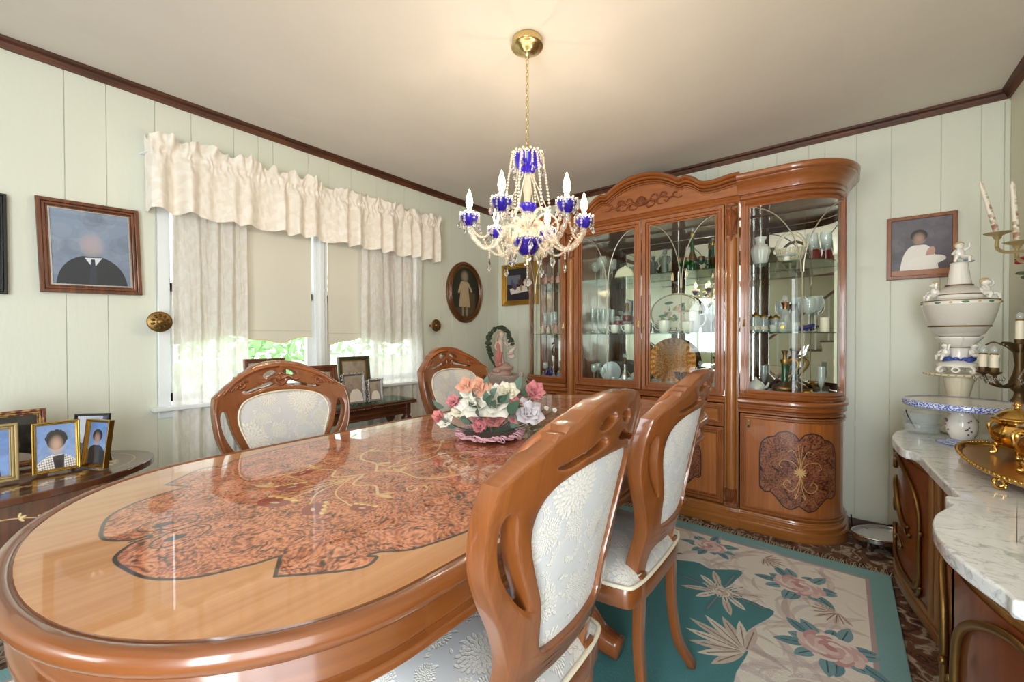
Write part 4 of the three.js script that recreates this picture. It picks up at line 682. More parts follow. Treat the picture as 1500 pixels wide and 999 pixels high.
// ---------------------------------------------------------------- silk flower arrangement
{
  const c = onY(718, 640, TAB.y + 0.003), t = thing('flower_arrangement', 'silk rose and leaf centrepiece on a pink lace ring on the dining table', 'flowers', c);
  const loc = (p) => [p[0] - c[0], p[1] - c[1], p[2] - c[2]];
  const petal = (w, h, cup, curl) => (u, v) => { const s = Math.sin(PI * Math.pow(v, 0.72)) * 0.95 + 0.05 * (1 - v), x = (u - 0.5) * w * s, z = cup * Math.sin(v * PI * 0.55) * h - cup * 0.6 * h * Math.pow((u - 0.5) * 2, 2) * s + curl * v * v * v * h; return [x, v * h, z]; };
  function bloom(R, rings, seed, opening = 1) {
    const r = rng(seed), list = [];
    for (let q = 0; q < rings; q++) { const n = 3 + q, k = (q + 1) / rings, h = R * (0.62 + 0.5 * k); for (let i = 0; i < n; i++) { const g = sheet(petal(R * (0.75 + 0.55 * k), h, -0.35, 0.3 * k), 6, 6); rot(g, lerp(0.12, 1.15 * opening, k) + (r() - 0.5) * 0.2); mv(g, 0, 0, R * 0.05 * (q + 1)); g.rotateY(i / n * TAU + q * 0.7 + r() * 0.3); list.push(g); } }
    return merge(list);
  }
  const aim = (m, d) => m.quaternion.setFromUnitVectors(new THREE.Vector3(0, 1, 0), V3(d).normalize());
  const toCam = [0.62, 0.25, 0.74];
  const fab = (col) => phy({ color: col, roughness: 0.75, sheen: 0.4, sheenColor: new THREE.Color(0xffffff), transmission: 0.12, thickness: 0 });
  const C = { white: fab(0xf3efe2), ivory: fab(0xf0e9d2), lilac: fab(0xe9e4ea), pink: fab(0xe58e8c), rose: fab(0xd9848a), dusty: fab(0xc47670), peach: fab(0xe6ab8e), leaf: fab(0x3f5f48), leaf2: fab(0x66806f), stamen: std({ color: 0xd8b458, roughness: 0.8 }) };
  const F = [['white', 725.7, 593, 0.060, 4, 1.15, 1], ['white', 699, 594, 0.058, 4, 1.1, 1], ['rose', 666, 592, 0.03, 4, 0.5], ['ivory', 676, 604, 0.035, 5, 0.8], ['pink', 645, 613, 0.03, 3, 0.4], ['white', 655, 619, 0.028, 4, 0.9], ['peach', 702, 570, 0.04, 2, 1.2], ['peach', 684, 567, 0.035, 2, 1.1], ['white', 686, 577, 0.026, 3, 0.9], ['ivory', 743, 576, 0.036, 4, 1.0], ['pink', 753, 595, 0.03, 5, 0.6], ['rose', 780, 578, 0.042, 4, 0.65], ['lilac', 771, 609, 0.052, 4, 0.9], ['pink', 752, 613, 0.03, 4, 0.8], ['dusty', 724, 618, 0.04, 5, 0.7], ['rose', 698, 614, 0.02, 3, 0.5], ['rose', 703, 628, 0.03, 3, 0.7], ['white', 799, 599, 0.013, 2, 0.3], ['white', 811, 602, 0.013, 2, 0.3], ['white', 728, 571, 0.02, 3, 0.9]];
  F.forEach(([col, px, py, R, rings, open, big], i) => {
    const tt = 1.60 - (py - 590) / 40 * 0.02, p = loc(pix(px, py, tt)), m = part('blossom', bloom(R * 1.12, rings, 50 + i, open), C[col], t); m.position.set(...p);
    aim(m, [toCam[0] * 0.7 + p[0] * 2.2, 0.55 + toCam[1] * 0.3, toCam[2] * 0.7 + p[2] * 2.2]);
    if (big) { const s = []; for (let k = 0; k < 26; k++) { const a = k * 2.4, q = 0.003 * Math.sqrt(k); s.push(ball(0.0022, Math.cos(a) * q, 0.016 + 0.004 * Math.cos(k), Math.sin(a) * q, 6)); } part('stamen', merge(s), C.stamen, m); }
    part('stem', tube([p, [p[0] * 0.6, Math.max(0.03, p[1] * 0.5), p[2] * 0.6], [p[0] * 0.15, 0.02, p[2] * 0.15]], 0.0022, { n: 5, seg: 8 }), C.leaf, t);
  });
  const leafG = (L, B) => sheet((u, v) => { const s = Math.sin(PI * Math.pow(v, 0.8)); return [(u - 0.5) * B * s, v * L, -0.25 * L * v * v + 0.15 * B * Math.abs(u - 0.5) * 2 * s]; }, 6, 8);
  const LG = [leafG(0.056, 0.034), leafG(0.068, 0.04), leafG(0.046, 0.028)];
  const r = rng(91); for (let i = 0; i < 34; i++) { const a = i / 34 * TAU * 3.0 + r(), q = 0.04 + 0.10 * r(), y = 0.03 + 0.11 * r() * (1 - q * 3); const m = part('leaf', LG[i % 3], i % 3 ? C.leaf : C.leaf2, t); m.position.set(Math.cos(a) * q * 0.75, y + 0.035, Math.sin(a) * q * 0.75); aim(m, [Math.cos(a), 0.5 + r() * 0.6, Math.sin(a)]); m.rotateY(r() * 2 - 1); }
  for (const [px, py, k] of [[757, 575, 1], [768, 580, 2], [651, 597, 0], [690, 622, 1], [668, 627, 1], [748, 626, 1], [712, 575, 1]]) { const p = loc(pix(px, py, 1.60 - (py - 590) / 40 * 0.03)), m = part('leaf', LG[k], k === 2 ? C.leaf : C.leaf2, t); m.position.set(...p); aim(m, [p[0] * 3, py < 582 ? 2.0 : 0.25, p[2] * 3 + 0.1]); }
  const dz = []; for (let k = 0; k < 64; k++) { const a = k / 64 * TAU; dz.push(rot(ring(0.013, 0.0028, 0, 0, 0, 10, 5), PI / 2 - 0.5 + 0.5 * Math.sin(a * 9)).translate(Math.cos(a) * 0.118, 0.018 + 0.004 * Math.sin(k * 2.1), Math.sin(a) * 0.118)); }
  part('lace_ring', merge(dz), fab(0xe7b3bf), t, 'pink and white crocheted lace ring');
  part('dish', lathe([[0, 0.002], [0.085, 0.002], [0.108, 0.014], [0.10, 0.018], [0.08, 0.01], [0, 0.01]], 36), std({ color: 0x6b5a58, roughness: 0.5 }), t);
  const ms = []; const mp = loc(onY(788, 632, TAB.y + 0.02)); for (let k = 0; k < 130; k++) { const a = r() * TAU, b = r() * TAU, q = 0.05; const p = [mp[0] + (r() - 0.5) * 0.11, mp[1] + r() * 0.035 - 0.012, mp[2] + (r() - 0.5) * 0.09]; ms.push(tube([p, [p[0] + Math.cos(a) * 0.018, Math.max(0.004, p[1] + (r() - 0.4) * 0.022), p[2] + Math.sin(a) * 0.018], [p[0] + Math.cos(b) * 0.03, Math.max(0.003, p[1] + (r() - 0.5) * 0.03), p[2] + Math.sin(b) * 0.03]], 0.0011, { n: 4, seg: 5 })); }
  const mo = part('moss', merge(ms), std({ color: 0x8f8362, roughness: 1 }), t); mo.userData.kind = 'stuff';
}
// ---------------------------------------------------------------- china cabinet (local z = 0 is the door plane, +z towards the room)
const CAB = { x: -1.10, z: -2.86, half: 1.10, R: 0.24, back: -0.43 };
const cab = thing('china_cabinet', 'long lacquered china cabinet with curved glass end doors, mirrors and carved pediment', 'cabinet', [CAB.x, 0, CAB.z]);
function endPath(u0, k1 = 1, toBack = true, n = 16) {  // plan of the rounded end, from u0 on the flat front
  const p = [[u0, 0]], c = CAB.half - CAB.R; const m = Math.round(n * k1); for (let i = 0; i <= m; i++) { const a = PI / 2 * (1 - i / n); p.push([c + Math.cos(a) * CAB.R, -CAB.R + Math.sin(a) * CAB.R]); }
  if (toBack) p.push([CAB.half, CAB.back]); return p;
}
const mirrorPath = (p) => [...p].reverse().map(([x, z]) => [-x, z]);
const sides = (fn) => { for (const s of [1, -1]) fn(s, (p) => s > 0 ? p : mirrorPath(p)); };
{
  // carcass
  const planEnd = (inset) => { const p = endPath(0.585, 1, true).map(([x, z]) => [x - (x > 0.9 ? inset : 0), z - inset * (z > -0.2 ? 1 : 0)]); return [...p, [0.585, CAB.back]]; };
  const slab = (pts, y, th) => { const g = extr(pts.map(([x, z]) => [x, -z]), th); rot(g, -PI / 2); return mv(g, 0, y, 0); };
  const flipX = (pts) => pts.map(([x, z]) => [-x, z]).reverse();
  const centre = [[-0.585, 0], [0.585, 0], [0.585, CAB.back], [-0.585, CAB.back]];
  part('back_panel', grain(merge([box(2.18, 1.98, 0.012, 0, 1.0, CAB.back + 0.006)]), 'y', 2), M.walnut, cab);
  for (const [nm, y, th] of [['base_board', 0.09, 0.02], ['counter_board', 0.765, 0.03], ['top_board', 1.985, 0.02]]) { part(nm, grain(slab(planEnd(0.004), y, th), 'x', 2), M.cherry, cab); part(nm, grain(slab(flipX(planEnd(0.004)), y, th), 'x', 2), M.cherry, cab); part(nm, grain(slab(centre, y, th), 'x', 2), M.cherry, cab); }
  for (const s of [-1, 1]) { part('divider', grain(box(0.03, 1.93, 0.40, s * 0.572, 1.04, -0.215), 'y', 2), M.cherry, cab); part('side_panel', grain(box(0.014, 1.93, 0.10, s * 1.088, 1.04, -0.375), 'y', 2), M.cherry, cab); }
  part('divider', grain(box(0.02, 0.62, 0.40, 0, 0.42, -0.215), 'y', 2), M.cherry, cab);
  part('mirror_panel', box(1.11, 1.17, 0.006, 0, 1.39, CAB.back + 0.016), M.mirror, cab, 'mirror backing of the wide middle compartment');
  for (const s of [-1, 1]) { part('mirror_panel', box(0.32, 1.17, 0.006, s * 0.75, 1.39, CAB.back + 0.016), M.mirror, cab); part('mirror_panel', box(0.165, 1.17, 0.006, s * 0.994, 1.39, CAB.back + 0.016), M.mirror, cab); }
  // plinth, waist moulding and cornice
  const base = [[-0.03, 0], [0.035, 0], [0.038, 0.008], [0.038, 0.052], [0.032, 0.060], [0.022, 0.063], [0.020, 0.067], [0.026, 0.073], [0.027, 0.083], [0.020, 0.089], [0.013, 0.091], [0.012, 0.095], [0.016, 0.101], [0.014, 0.109], [0.006, 0.114], [-0.03, 0.116]];
  const waist = [[-0.03, 0.702], [0.006, 0.702], [0.012, 0.707], [0.012, 0.716], [0.006, 0.720], [0.006, 0.724], [0.016, 0.728], [0.024, 0.736], [0.025, 0.746], [0.018, 0.752], [0.018, 0.757], [0.028, 0.762], [0.034, 0.772], [0.033, 0.784], [0.026, 0.791], [0.010, 0.795], [-0.03, 0.796]];
  const cornice = [[-0.03, 1.99], [0.008, 1.99], [0.016, 1.997], [0.016, 2.008], [0.010, 2.013], [0.012, 2.018], [0.022, 2.022], [0.026, 2.034], [0.034, 2.052], [0.050, 2.075], [0.064, 2.088], [0.066, 2.096], [0.074, 2.100], [0.080, 2.110], [0.080, 2.126], [0.074, 2.134], [-0.03, 2.138]];
  sides((s, P) => { part('plinth', sweep(P(endPath(0.60)), base), M.honey, cab); part('waist_molding', sweep(P(endPath(0.607)), waist), M.cherry, cab); part('cornice', sweep(P(endPath(0.60)), cornice), M.cherry, cab); part('cornice_board', grain(slab(s > 0 ? planEnd(0) : flipX(planEnd(0)), 2.11, 0.02), 'x', 2), M.cherry, cab); });
  part('plinth', sweep([[-0.615, 0.012], [0.615, 0.012]], base), M.honey, cab);
  part('waist_molding', sweep([[-0.53, 0], [0.53, 0]], [[-0.02, 0.752], [0.010, 0.752], [0.016, 0.757], [0.016, 0.766], [0.008, 0.770], [0.012, 0.776], [0.012, 0.786], [0.004, 0.792], [-0.02, 0.794]]), M.cherry, cab);
  // pilasters with carved leaf capitals and feet
  for (const s of [-1, 1]) {
    const p = new THREE.Group(); p.name = 'pilaster'; p.position.set(s * 0.568, 0, 0); cab.add(p);
    part('column', grain(merge([box(0.078, 1.88, 0.02, 0, 1.05, 0.0), cyl(0.027, 0.027, 1.60, 0, 0.97, 0.014, 24), ...[-1, 1].map((k) => box(0.006, 1.88, 0.012, k * 0.034, 1.05, 0.012, 0.002))]), 'y', 2), M.honey, p);
    const leafLobe = []; for (let k = 0; k < 7; k++) { const a = (k - 3) * 0.30; leafLobe.push(tube([[0, 1.80 - Math.abs(k - 3) * 0.012, 0.040], [Math.sin(a) * 0.022, 1.86, 0.050], [Math.sin(a) * 0.034, 1.93 - Math.abs(k - 3) * 0.014, 0.046], [Math.sin(a) * 0.036, 1.955 - Math.abs(k - 3) * 0.016, 0.034]], (q) => 0.008 * (0.5 + Math.sin(q * PI) * 0.7), { n: 6, seg: 10 })); }
    part('capital', merge([...leafLobe, tube([[0, 1.74, 0.034], [0, 1.80, 0.044], [0, 1.90, 0.052]], (q) => 0.006 + 0.007 * q, { n: 8 }), cyl(0.030, 0.028, 0.16, 0, 1.87, 0.014), cyl(0.032, 0.032, 0.014, 0, 1.97, 0.014)]), M.carved, p, 'carved acanthus leaf capital');
    const fl = []; for (let k = 0; k < 5; k++) { const a = (k - 2) * 0.42; fl.push(tube([[Math.sin(a) * 0.008, 0.15, 0.042], [Math.sin(a) * 0.026, 0.19, 0.050], [Math.sin(a) * 0.034, 0.225, 0.036]], 0.008, { n: 6, seg: 8 })); }
    part('carved_foot', merge([...fl, cyl(0.03, 0.034, 0.10, 0, 0.18, 0.012), box(0.076, 0.03, 0.05, 0, 0.13, 0.014, 0.006)]), M.carved, p, 'carved leaf foot');
  }
  // pediment over the middle section
  const prof = spline2([[0.612, 2.150], [0.56, 2.150], [0.50, 2.140], [0.44, 2.138], [0.39, 2.150], [0.345, 2.185], [0.30, 2.206], [0.272, 2.200]], 26, false);
  const crownArc = spline2([[0.255, 2.200], [0.20, 2.236], [0.13, 2.268], [0.06, 2.285], [0, 2.289]], 18, false);
  const rightTop = [...prof, ...crownArc], topLine = [...rightTop, ...rightTop.slice(0, -1).reverse().map(([x, y]) => [-x, y])];
  part('pediment', grain(extr([[-0.612, 1.988], [0.612, 1.988], ...topLine], 0.11).translate(0, 0, -0.09), 'x', 2), M.cherry, cab);
  const bead = (off, z, rr) => tube(topLine.map(([x, y]) => [x * (1 - off * 0.02), y - off, z]), rr, { n: 10, seg: 150, sq: 3, up: [0, 0, 1] });
  part('pediment_molding', merge([bead(0.008, 0.028, [0.040, 0.014]), bead(0.030, 0.030, [0.024, 0.010]), bead(0.050, 0.026, [0.014, 0.006]), bead(0.064, 0.024, [0.008, 0.005])]), M.cherry, cab);
  part('frieze_molding', sweep([[-0.612, 0], [0.612, 0]], [[0, 1.985], [0.020, 1.985], [0.024, 1.992], [0.022, 2.0], [0.030, 2.006], [0.034, 2.014], [0.030, 2.022], [0.022, 2.028], [0, 2.03]]), M.cherry, cab);
  const cv = [], zc = 0.028; for (const s of [-1, 1]) {
    const S = (pts, r) => cv.push(tube(pts.map(([x, y]) => [s * x, y, zc]), r, { n: 7, seg: 30 }));
    S([[0.02, 2.085], [0.06, 2.105], [0.10, 2.095], [0.13, 2.115], [0.165, 2.110], [0.185, 2.09], [0.172, 2.075], [0.158, 2.085]], (k) => 0.009 * (1.1 - 0.5 * k));
    S([[0.06, 2.105], [0.075, 2.135], [0.10, 2.14], [0.108, 2.122]], 0.006); S([[0.12, 2.11], [0.14, 2.14], [0.17, 2.135], [0.172, 2.12]], 0.005); S([[0.10, 2.095], [0.12, 2.07], [0.15, 2.066]], (k) => 0.007 * (1.1 - 0.8 * k)); S([[0.18, 2.09], [0.22, 2.10], [0.25, 2.085], [0.275, 2.09]], (k) => 0.006 * (1.1 - 0.8 * k)); S([[0.21, 2.10], [0.225, 2.125], [0.245, 2.12]], 0.0045); S([[0.03, 2.08], [0.05, 2.062], [0.085, 2.07], [0.09, 2.085], [0.078, 2.09]], 0.006);
  }
  for (let k = 0; k < 9; k++) { const a = (k - 4) * 0.34; cv.push(tube([[0, 2.078, zc], [Math.sin(a) * 0.025, 2.078 + Math.cos(a) * 0.034, zc + 0.010], [Math.sin(a) * 0.042, 2.078 + Math.cos(a) * 0.062, zc]], (q) => 0.004 + 0.005 * q, { n: 6, seg: 8 })); }
  part('pediment_carving', merge(cv), M.carved, cab, 'carved shell and acanthus scrolls');
}
// upper doors
const ringSteps = (b) => [[0, b * 0.36, 0.018], [b * 0.34, b * 0.48, 0.024], [b * 0.48, b * 0.70, 0.014], [b * 0.68, b * 0.82, 0.020], [b * 0.82, b, 0.010]];
const came = (pts, close) => tube(pts, [0.0025, 0.0035], { n: 6, seg: 36 });
function pull(parent, x, y, z) { const h = new THREE.Group(); h.name = 'door_pull'; h.position.set(x, y, z); parent.add(h); part('backplate', box(0.012, 0.05, 0.004, 0, 0, 0.002, 0.002), M.brass, h); part('drop', merge([ball(0.005, 0, 0.014, 0.010, 8), tube([[0, 0.012, 0.012], [0, -0.01, 0.014], [0, -0.022, 0.010]], (k) => 0.003 + 0.003 * k, { n: 8 })]), M.brass, h); return h; }
for (const s of [-1, 1]) {
  const w = 0.522, y0 = 0.798, y1 = 1.982, h = y1 - y0, d = new THREE.Group(); d.name = 'glass_door'; d.position.set(s * 0.265, (y0 + y1) / 2, 0.0); cab.add(d);
  const b = 0.054; framePart(d, w, h, b, 0.024, M.cherry, { steps: ringSteps(b) }); d.children[0].name = 'door_frame';
  part('glass', box(w - 2 * b + 0.004, h - 2 * b + 0.004, 0.003, 0, 0, 0.004), M.doorGlass, d);
  const gw = w / 2 - b, gt = h / 2 - b, z = 0.008, arc = (k) => [...Array(13)].map((_, i) => { const a = i / 12 * PI / 2; return [k * (gw - Math.sin(a) * (gw - 0.004)), gt - 0.42 + Math.cos(a) * 0.42 * 1 - (i === 12 ? 0.02 : 0), z]; });
  part('leading', merge([came([[0, gt - 0.42, z], [0, -gt, z]]), came(arc(1).map(([x, y, q]) => [x, y, q])), came(arc(-1))]), M.lead, d, 'fine lead strips in two arcs and an upright');
  pull(d, -s * (w / 2 - 0.018), -0.14, 0.018);
}
sides((s, P) => {
  const d = new THREE.Group(); d.name = 'curved_glass_door'; cab.add(d);
  const kEnd = 0.90, path = P(endPath(0.615, kEnd, false, 20)), first = s > 0 ? path[0] : path[path.length - 1], last = s > 0 ? path[path.length - 1] : path[0];
  const rail = (y0, y1, up) => { const f = (t) => lerp(y0, y1, t); return up ? [[0, y0], [0.010, y0], [0.012, f(0.15)], [0.020, f(0.3)], [0.014, f(0.45)], [0.024, f(0.6)], [0.018, y1], [0, y1]] : [[0, y0], [0.018, y0], [0.024, f(0.4)], [0.014, f(0.55)], [0.020, f(0.7)], [0.012, f(0.85)], [0.010, y1], [0, y1]]; };
  part('bottom_rail', sweep(path, rail(0.798, 0.846)), M.cherry, d); part('top_rail', sweep(path, rail(1.94, 1.985, true)), M.cherry, d);
  const stile = (x, z, turn) => { const g = merge([box(0.018, 1.186, 0.020, -s * 0.012, 1.39, 0.008), box(0.008, 1.186, 0.026, -s * 0.001, 1.39, 0.010, 0.002), box(0.012, 1.186, 0.014, s * 0.008, 1.39, 0.006), box(0.007, 1.186, 0.020, s * 0.017, 1.39, 0.008, 0.002), box(0.008, 1.186, 0.011, s * 0.024, 1.39, 0.005)]); g.rotateY(turn); return mv(grain(g, 'y', 2), x, 0, z); };
  part('stile', stile(first[0] + s * 0.022, first[1], 0), M.cherry, d); part('stile', stile(last[0], last[1], s * PI / 2 * kEnd), M.cherry, d);
  const gp = endPath(0.645, kEnd - 0.02, false, 20).map(([x, z]) => [x, z]); const glassPath = P(gp);
  part('glass', sweep(glassPath, [[0.003, 0.84], [0.006, 0.84], [0.006, 1.945], [0.003, 1.945]], { caps: false }), M.doorGlass, d);
  // lead strips follow the curved pane
  const len = []; let L = 0; gp.forEach((p, i) => { if (i) L += Math.hypot(p[0] - gp[i - 1][0], p[1] - gp[i - 1][1]); len.push(L); });
  const at = (q, y) => { const l = clamp(q, 0, 1) * L; let i = 1; while (i < len.length - 1 && len[i] < l) i++; const f = (l - len[i - 1]) / (len[i] - len[i - 1] || 1), a = gp[i - 1], b = gp[i]; const x = lerp(a[0], b[0], f), z = lerp(a[1], b[1], f), nx = x > CAB.half - CAB.R ? (x - (CAB.half - CAB.R)) / CAB.R : 0, nz = x > CAB.half - CAB.R ? (z + CAB.R) / CAB.R : 1; return [s * (x + nx * 0.009), y, z + nz * 0.009]; };
  const arc = (k) => [...Array(15)].map((_, i) => { const a = i / 14 * PI / 2; return at(0.5 + k * (0.5 - Math.sin(a) * 0.49), 1.53 + Math.cos(a) * 0.41); });
  part('leading', merge([came([at(0.5, 1.53), at(0.5, 1.2), at(0.5, 0.85)]), came(arc(-1)), came(arc(1))]), M.lead, d, 'fine lead strips in two arcs and an upright');
  pull(d, first[0] + s * 0.020, 1.25, 0.016);
});
// glass shelves
{
  const shelf = (pts, y) => { const g = extr(pts.map(([x, z]) => [x, -z]), 0.006); rot(g, -PI / 2); return mv(g, 0, y - 0.006, 0); };
  const endShelf = [...endPath(0.592, 1, false).map(([x, z]) => [x - (x > 0.86 ? 0.02 * (x - 0.86) / 0.24 : 0), z - 0.022 * (x > 0.86 ? 1 - (x - 0.86) / 0.24 : 1)]), [1.075, CAB.back + 0.03], [0.592, CAB.back + 0.03]];
  for (const y of [1.606, 1.19]) { part('glass_shelf', shelf([[-0.553, -0.03], [0.553, -0.03], [0.553, CAB.back + 0.03], [-0.553, CAB.back + 0.03]], y), M.shelfGlass, cab); part('glass_shelf', shelf(endShelf, y), M.shelfGlass, cab); part('glass_shelf', shelf(endShelf.map(([x, z]) => [-x, z]).reverse(), y), M.shelfGlass, cab); }
}
// lower doors and drawers
{
  const inlay = (cx, cy, w, h) => { const q = [[0, 0.40], [0.05, 0.47], [0.13, 0.50], [0.22, 0.47], [0.26, 0.42], [0.33, 0.40], [0.40, 0.32], [0.42, 0.18], [0.42, -0.25], [0.40, -0.30], [0.36, -0.33], [0.30, -0.32], [0.24, -0.38], [0.16, -0.48], [0.08, -0.50], [0, -0.44]]; const r = spline2(q, 60, false, 0.3); return [...r, ...r.slice(1, -1).reverse().map(([x, y]) => [-x, y])].map(([x, y]) => [cx + x * w, cy + y * h]); };
  const scrollArt = (cx, cy, k) => (c) => { const line = (pts, w) => { for (const s of [1, -1]) { const q = spline2(pts, pts.length * 8, false); c.strokeStyle = '#d2a565'; c.lineWidth = w; c.beginPath(); q.forEach(([x, y], i) => i ? c.lineTo(cx + s * x * k, cy + y * k) : c.moveTo(cx + s * x * k, cy + y * k)); c.stroke(); } };
    line([[0, -0.02], [0.02, -0.09], [0.05, -0.11], [0.08, -0.08], [0.06, -0.05], [0.045, -0.07]], 0.0035); line([[0, -0.02], [0.008, -0.09], [0.025, -0.15], [0.01, -0.13]], 0.0035); line([[0, 0], [0.03, 0.05], [0.08, 0.06], [0.10, 0.03], [0.085, 0.015]], 0.003); line([[0, 0], [0.012, 0.07], [0.035, 0.12], [0.06, 0.11]], 0.003); line([[0, 0.03], [0.005, 0.10], [0.012, 0.15]], 0.0025);
    for (let i = 0; i < 11; i++) { c.fillStyle = '#dcb578'; c.save(); c.translate(cx, cy); c.rotate(i / 11 * TAU); c.beginPath(); c.ellipse(0.016 * k, 0, 0.014 * k, 0.0035 * k, 0, 0, TAU); c.fill(); c.restore(); } };
  const W = 0.605, H = 0.576, art = texOf(marquetry(W, H, 640, 608, inlay(0.295, 0.275, 0.46, 0.44), scrollArt(0.30, 0.27, 1), { light: [186, 114, 56], dark: [142, 78, 34], seed: 21, tone: 0.72, line: 0.006 }));
  const doorMat = phy({ map: art, roughness: 0.35, clearcoat: 0.9, clearcoatRoughness: 0.06 });
  sides((s, P) => {
    const d = new THREE.Group(); d.name = 'curved_cupboard_door'; cab.add(d); const path = endPath(0.618, 1, true); path.pop(); path.push([CAB.half, -0.30]);
    const lens = [0]; for (let i = 1; i < path.length; i++) lens.push(lens[i - 1] + Math.hypot(path[i][0] - path[i - 1][0], path[i][1] - path[i - 1][1]));
    const g = sweep(P(path), [[0.010, 0.118], [0.010, 0.700]], { caps: false }), tot = lens[lens.length - 1], uv = g.attributes.uv; for (let i = 0; i < uv.count; i++) { const yy = uv.getX(i), l = uv.getY(i); uv.setXY(i, (s > 0 ? l : tot - l) / W, yy / 0.582); }
    part('door_panel', g, doorMat, d, 'curved door panel with burl cartouche and scroll inlay');
    const fp = P(path.slice(0)); part('door_molding', merge([sweep(fp, [[0.008, 0.118], [0.020, 0.118], [0.022, 0.126], [0.014, 0.132], [0.018, 0.140], [0.010, 0.146], [0.008, 0.146]], { caps: false }), sweep(fp, [[0.008, 0.672], [0.010, 0.672], [0.018, 0.678], [0.014, 0.686], [0.022, 0.692], [0.020, 0.700], [0.008, 0.700]], { caps: false }), box(0.010, 0.582, 0.012, s * 0.622, 0.409, 0.016, 0.003), box(0.007, 0.57, 0.010, s * 0.634, 0.409, 0.014, 0.003), box(0.007, 0.55, 0.007, s * 0.645, 0.409, 0.012, 0.002)]), M.cherry, d);
    const k = new THREE.Group(); k.name = 'door_knob'; k.position.set(s * 0.662, 0.64, 0.012); d.add(k); part('backplate', box(0.014, 0.05, 0.004, 0, 0, 0.002, 0.002), M.brass, k); part('drop', tube([[0, 0.014, 0.008], [0, -0.004, 0.014], [0, -0.018, 0.010]], (q) => 0.003 + 0.004 * q, { n: 8 }), M.brass, k);
  });
  const w2 = 0.42, h2 = 0.39, art2 = texOf(marquetry(w2, h2, 448, 416, inlay(w2 / 2, 0.185, 0.30, 0.30), scrollArt(w2 / 2, 0.17, 0.7), { light: [190, 120, 60], dark: [150, 84, 38], seed: 33, tone: 0.72, line: 0.005 })), m2 = phy({ map: art2, roughness: 0.35, clearcoat: 0.9, clearcoatRoughness: 0.06 });
  for (const s of [-1, 1]) {
    const dr = new THREE.Group(); dr.name = 'drawer'; dr.position.set(s * 0.265, 0.676, 0); cab.add(dr);
    framePart(dr, 0.522, 0.142, 0.036, 0.022, M.cherry, { steps: ringSteps(0.036) }); dr.children[0].name = 'drawer_frame'; part('drawer_panel', grain(box(0.452, 0.072, 0.010, 0, 0, 0.004), 'x', 2), M.honey, dr);
    const h = part('handle', merge([tube([[-0.03, 0.01, 0.010], [-0.024, -0.008, 0.024], [0, -0.012, 0.028], [0.024, -0.008, 0.024], [0.03, 0.01, 0.010]], 0.0035, { n: 8 }), ball(0.006, -0.03, 0.01, 0.012, 8), ball(0.006, 0.03, 0.01, 0.012, 8)]), M.brass, dr);
    const d = new THREE.Group(); d.name = 'cupboard_door'; d.position.set(s * 0.265, 0.361, 0); cab.add(d);
    framePart(d, 0.522, 0.474, 0.044, 0.024, M.cherry, { steps: ringSteps(0.044) }); d.children[0].name = 'door_frame';
    const pg = box(0.436, 0.388, 0.010, 0, 0, 0.004), p = pg.attributes.position, uv = pg.attributes.uv; for (let i = 0; i < p.count; i++) uv.setXY(i, p.getX(i) / w2 + 0.5, p.getY(i) / h2 + 0.5); part('door_panel', pg, m2, d, 'door panel with burl cartouche inlay');
    pull(d, -s * 0.235, 0.06, 0.018);
  }
}
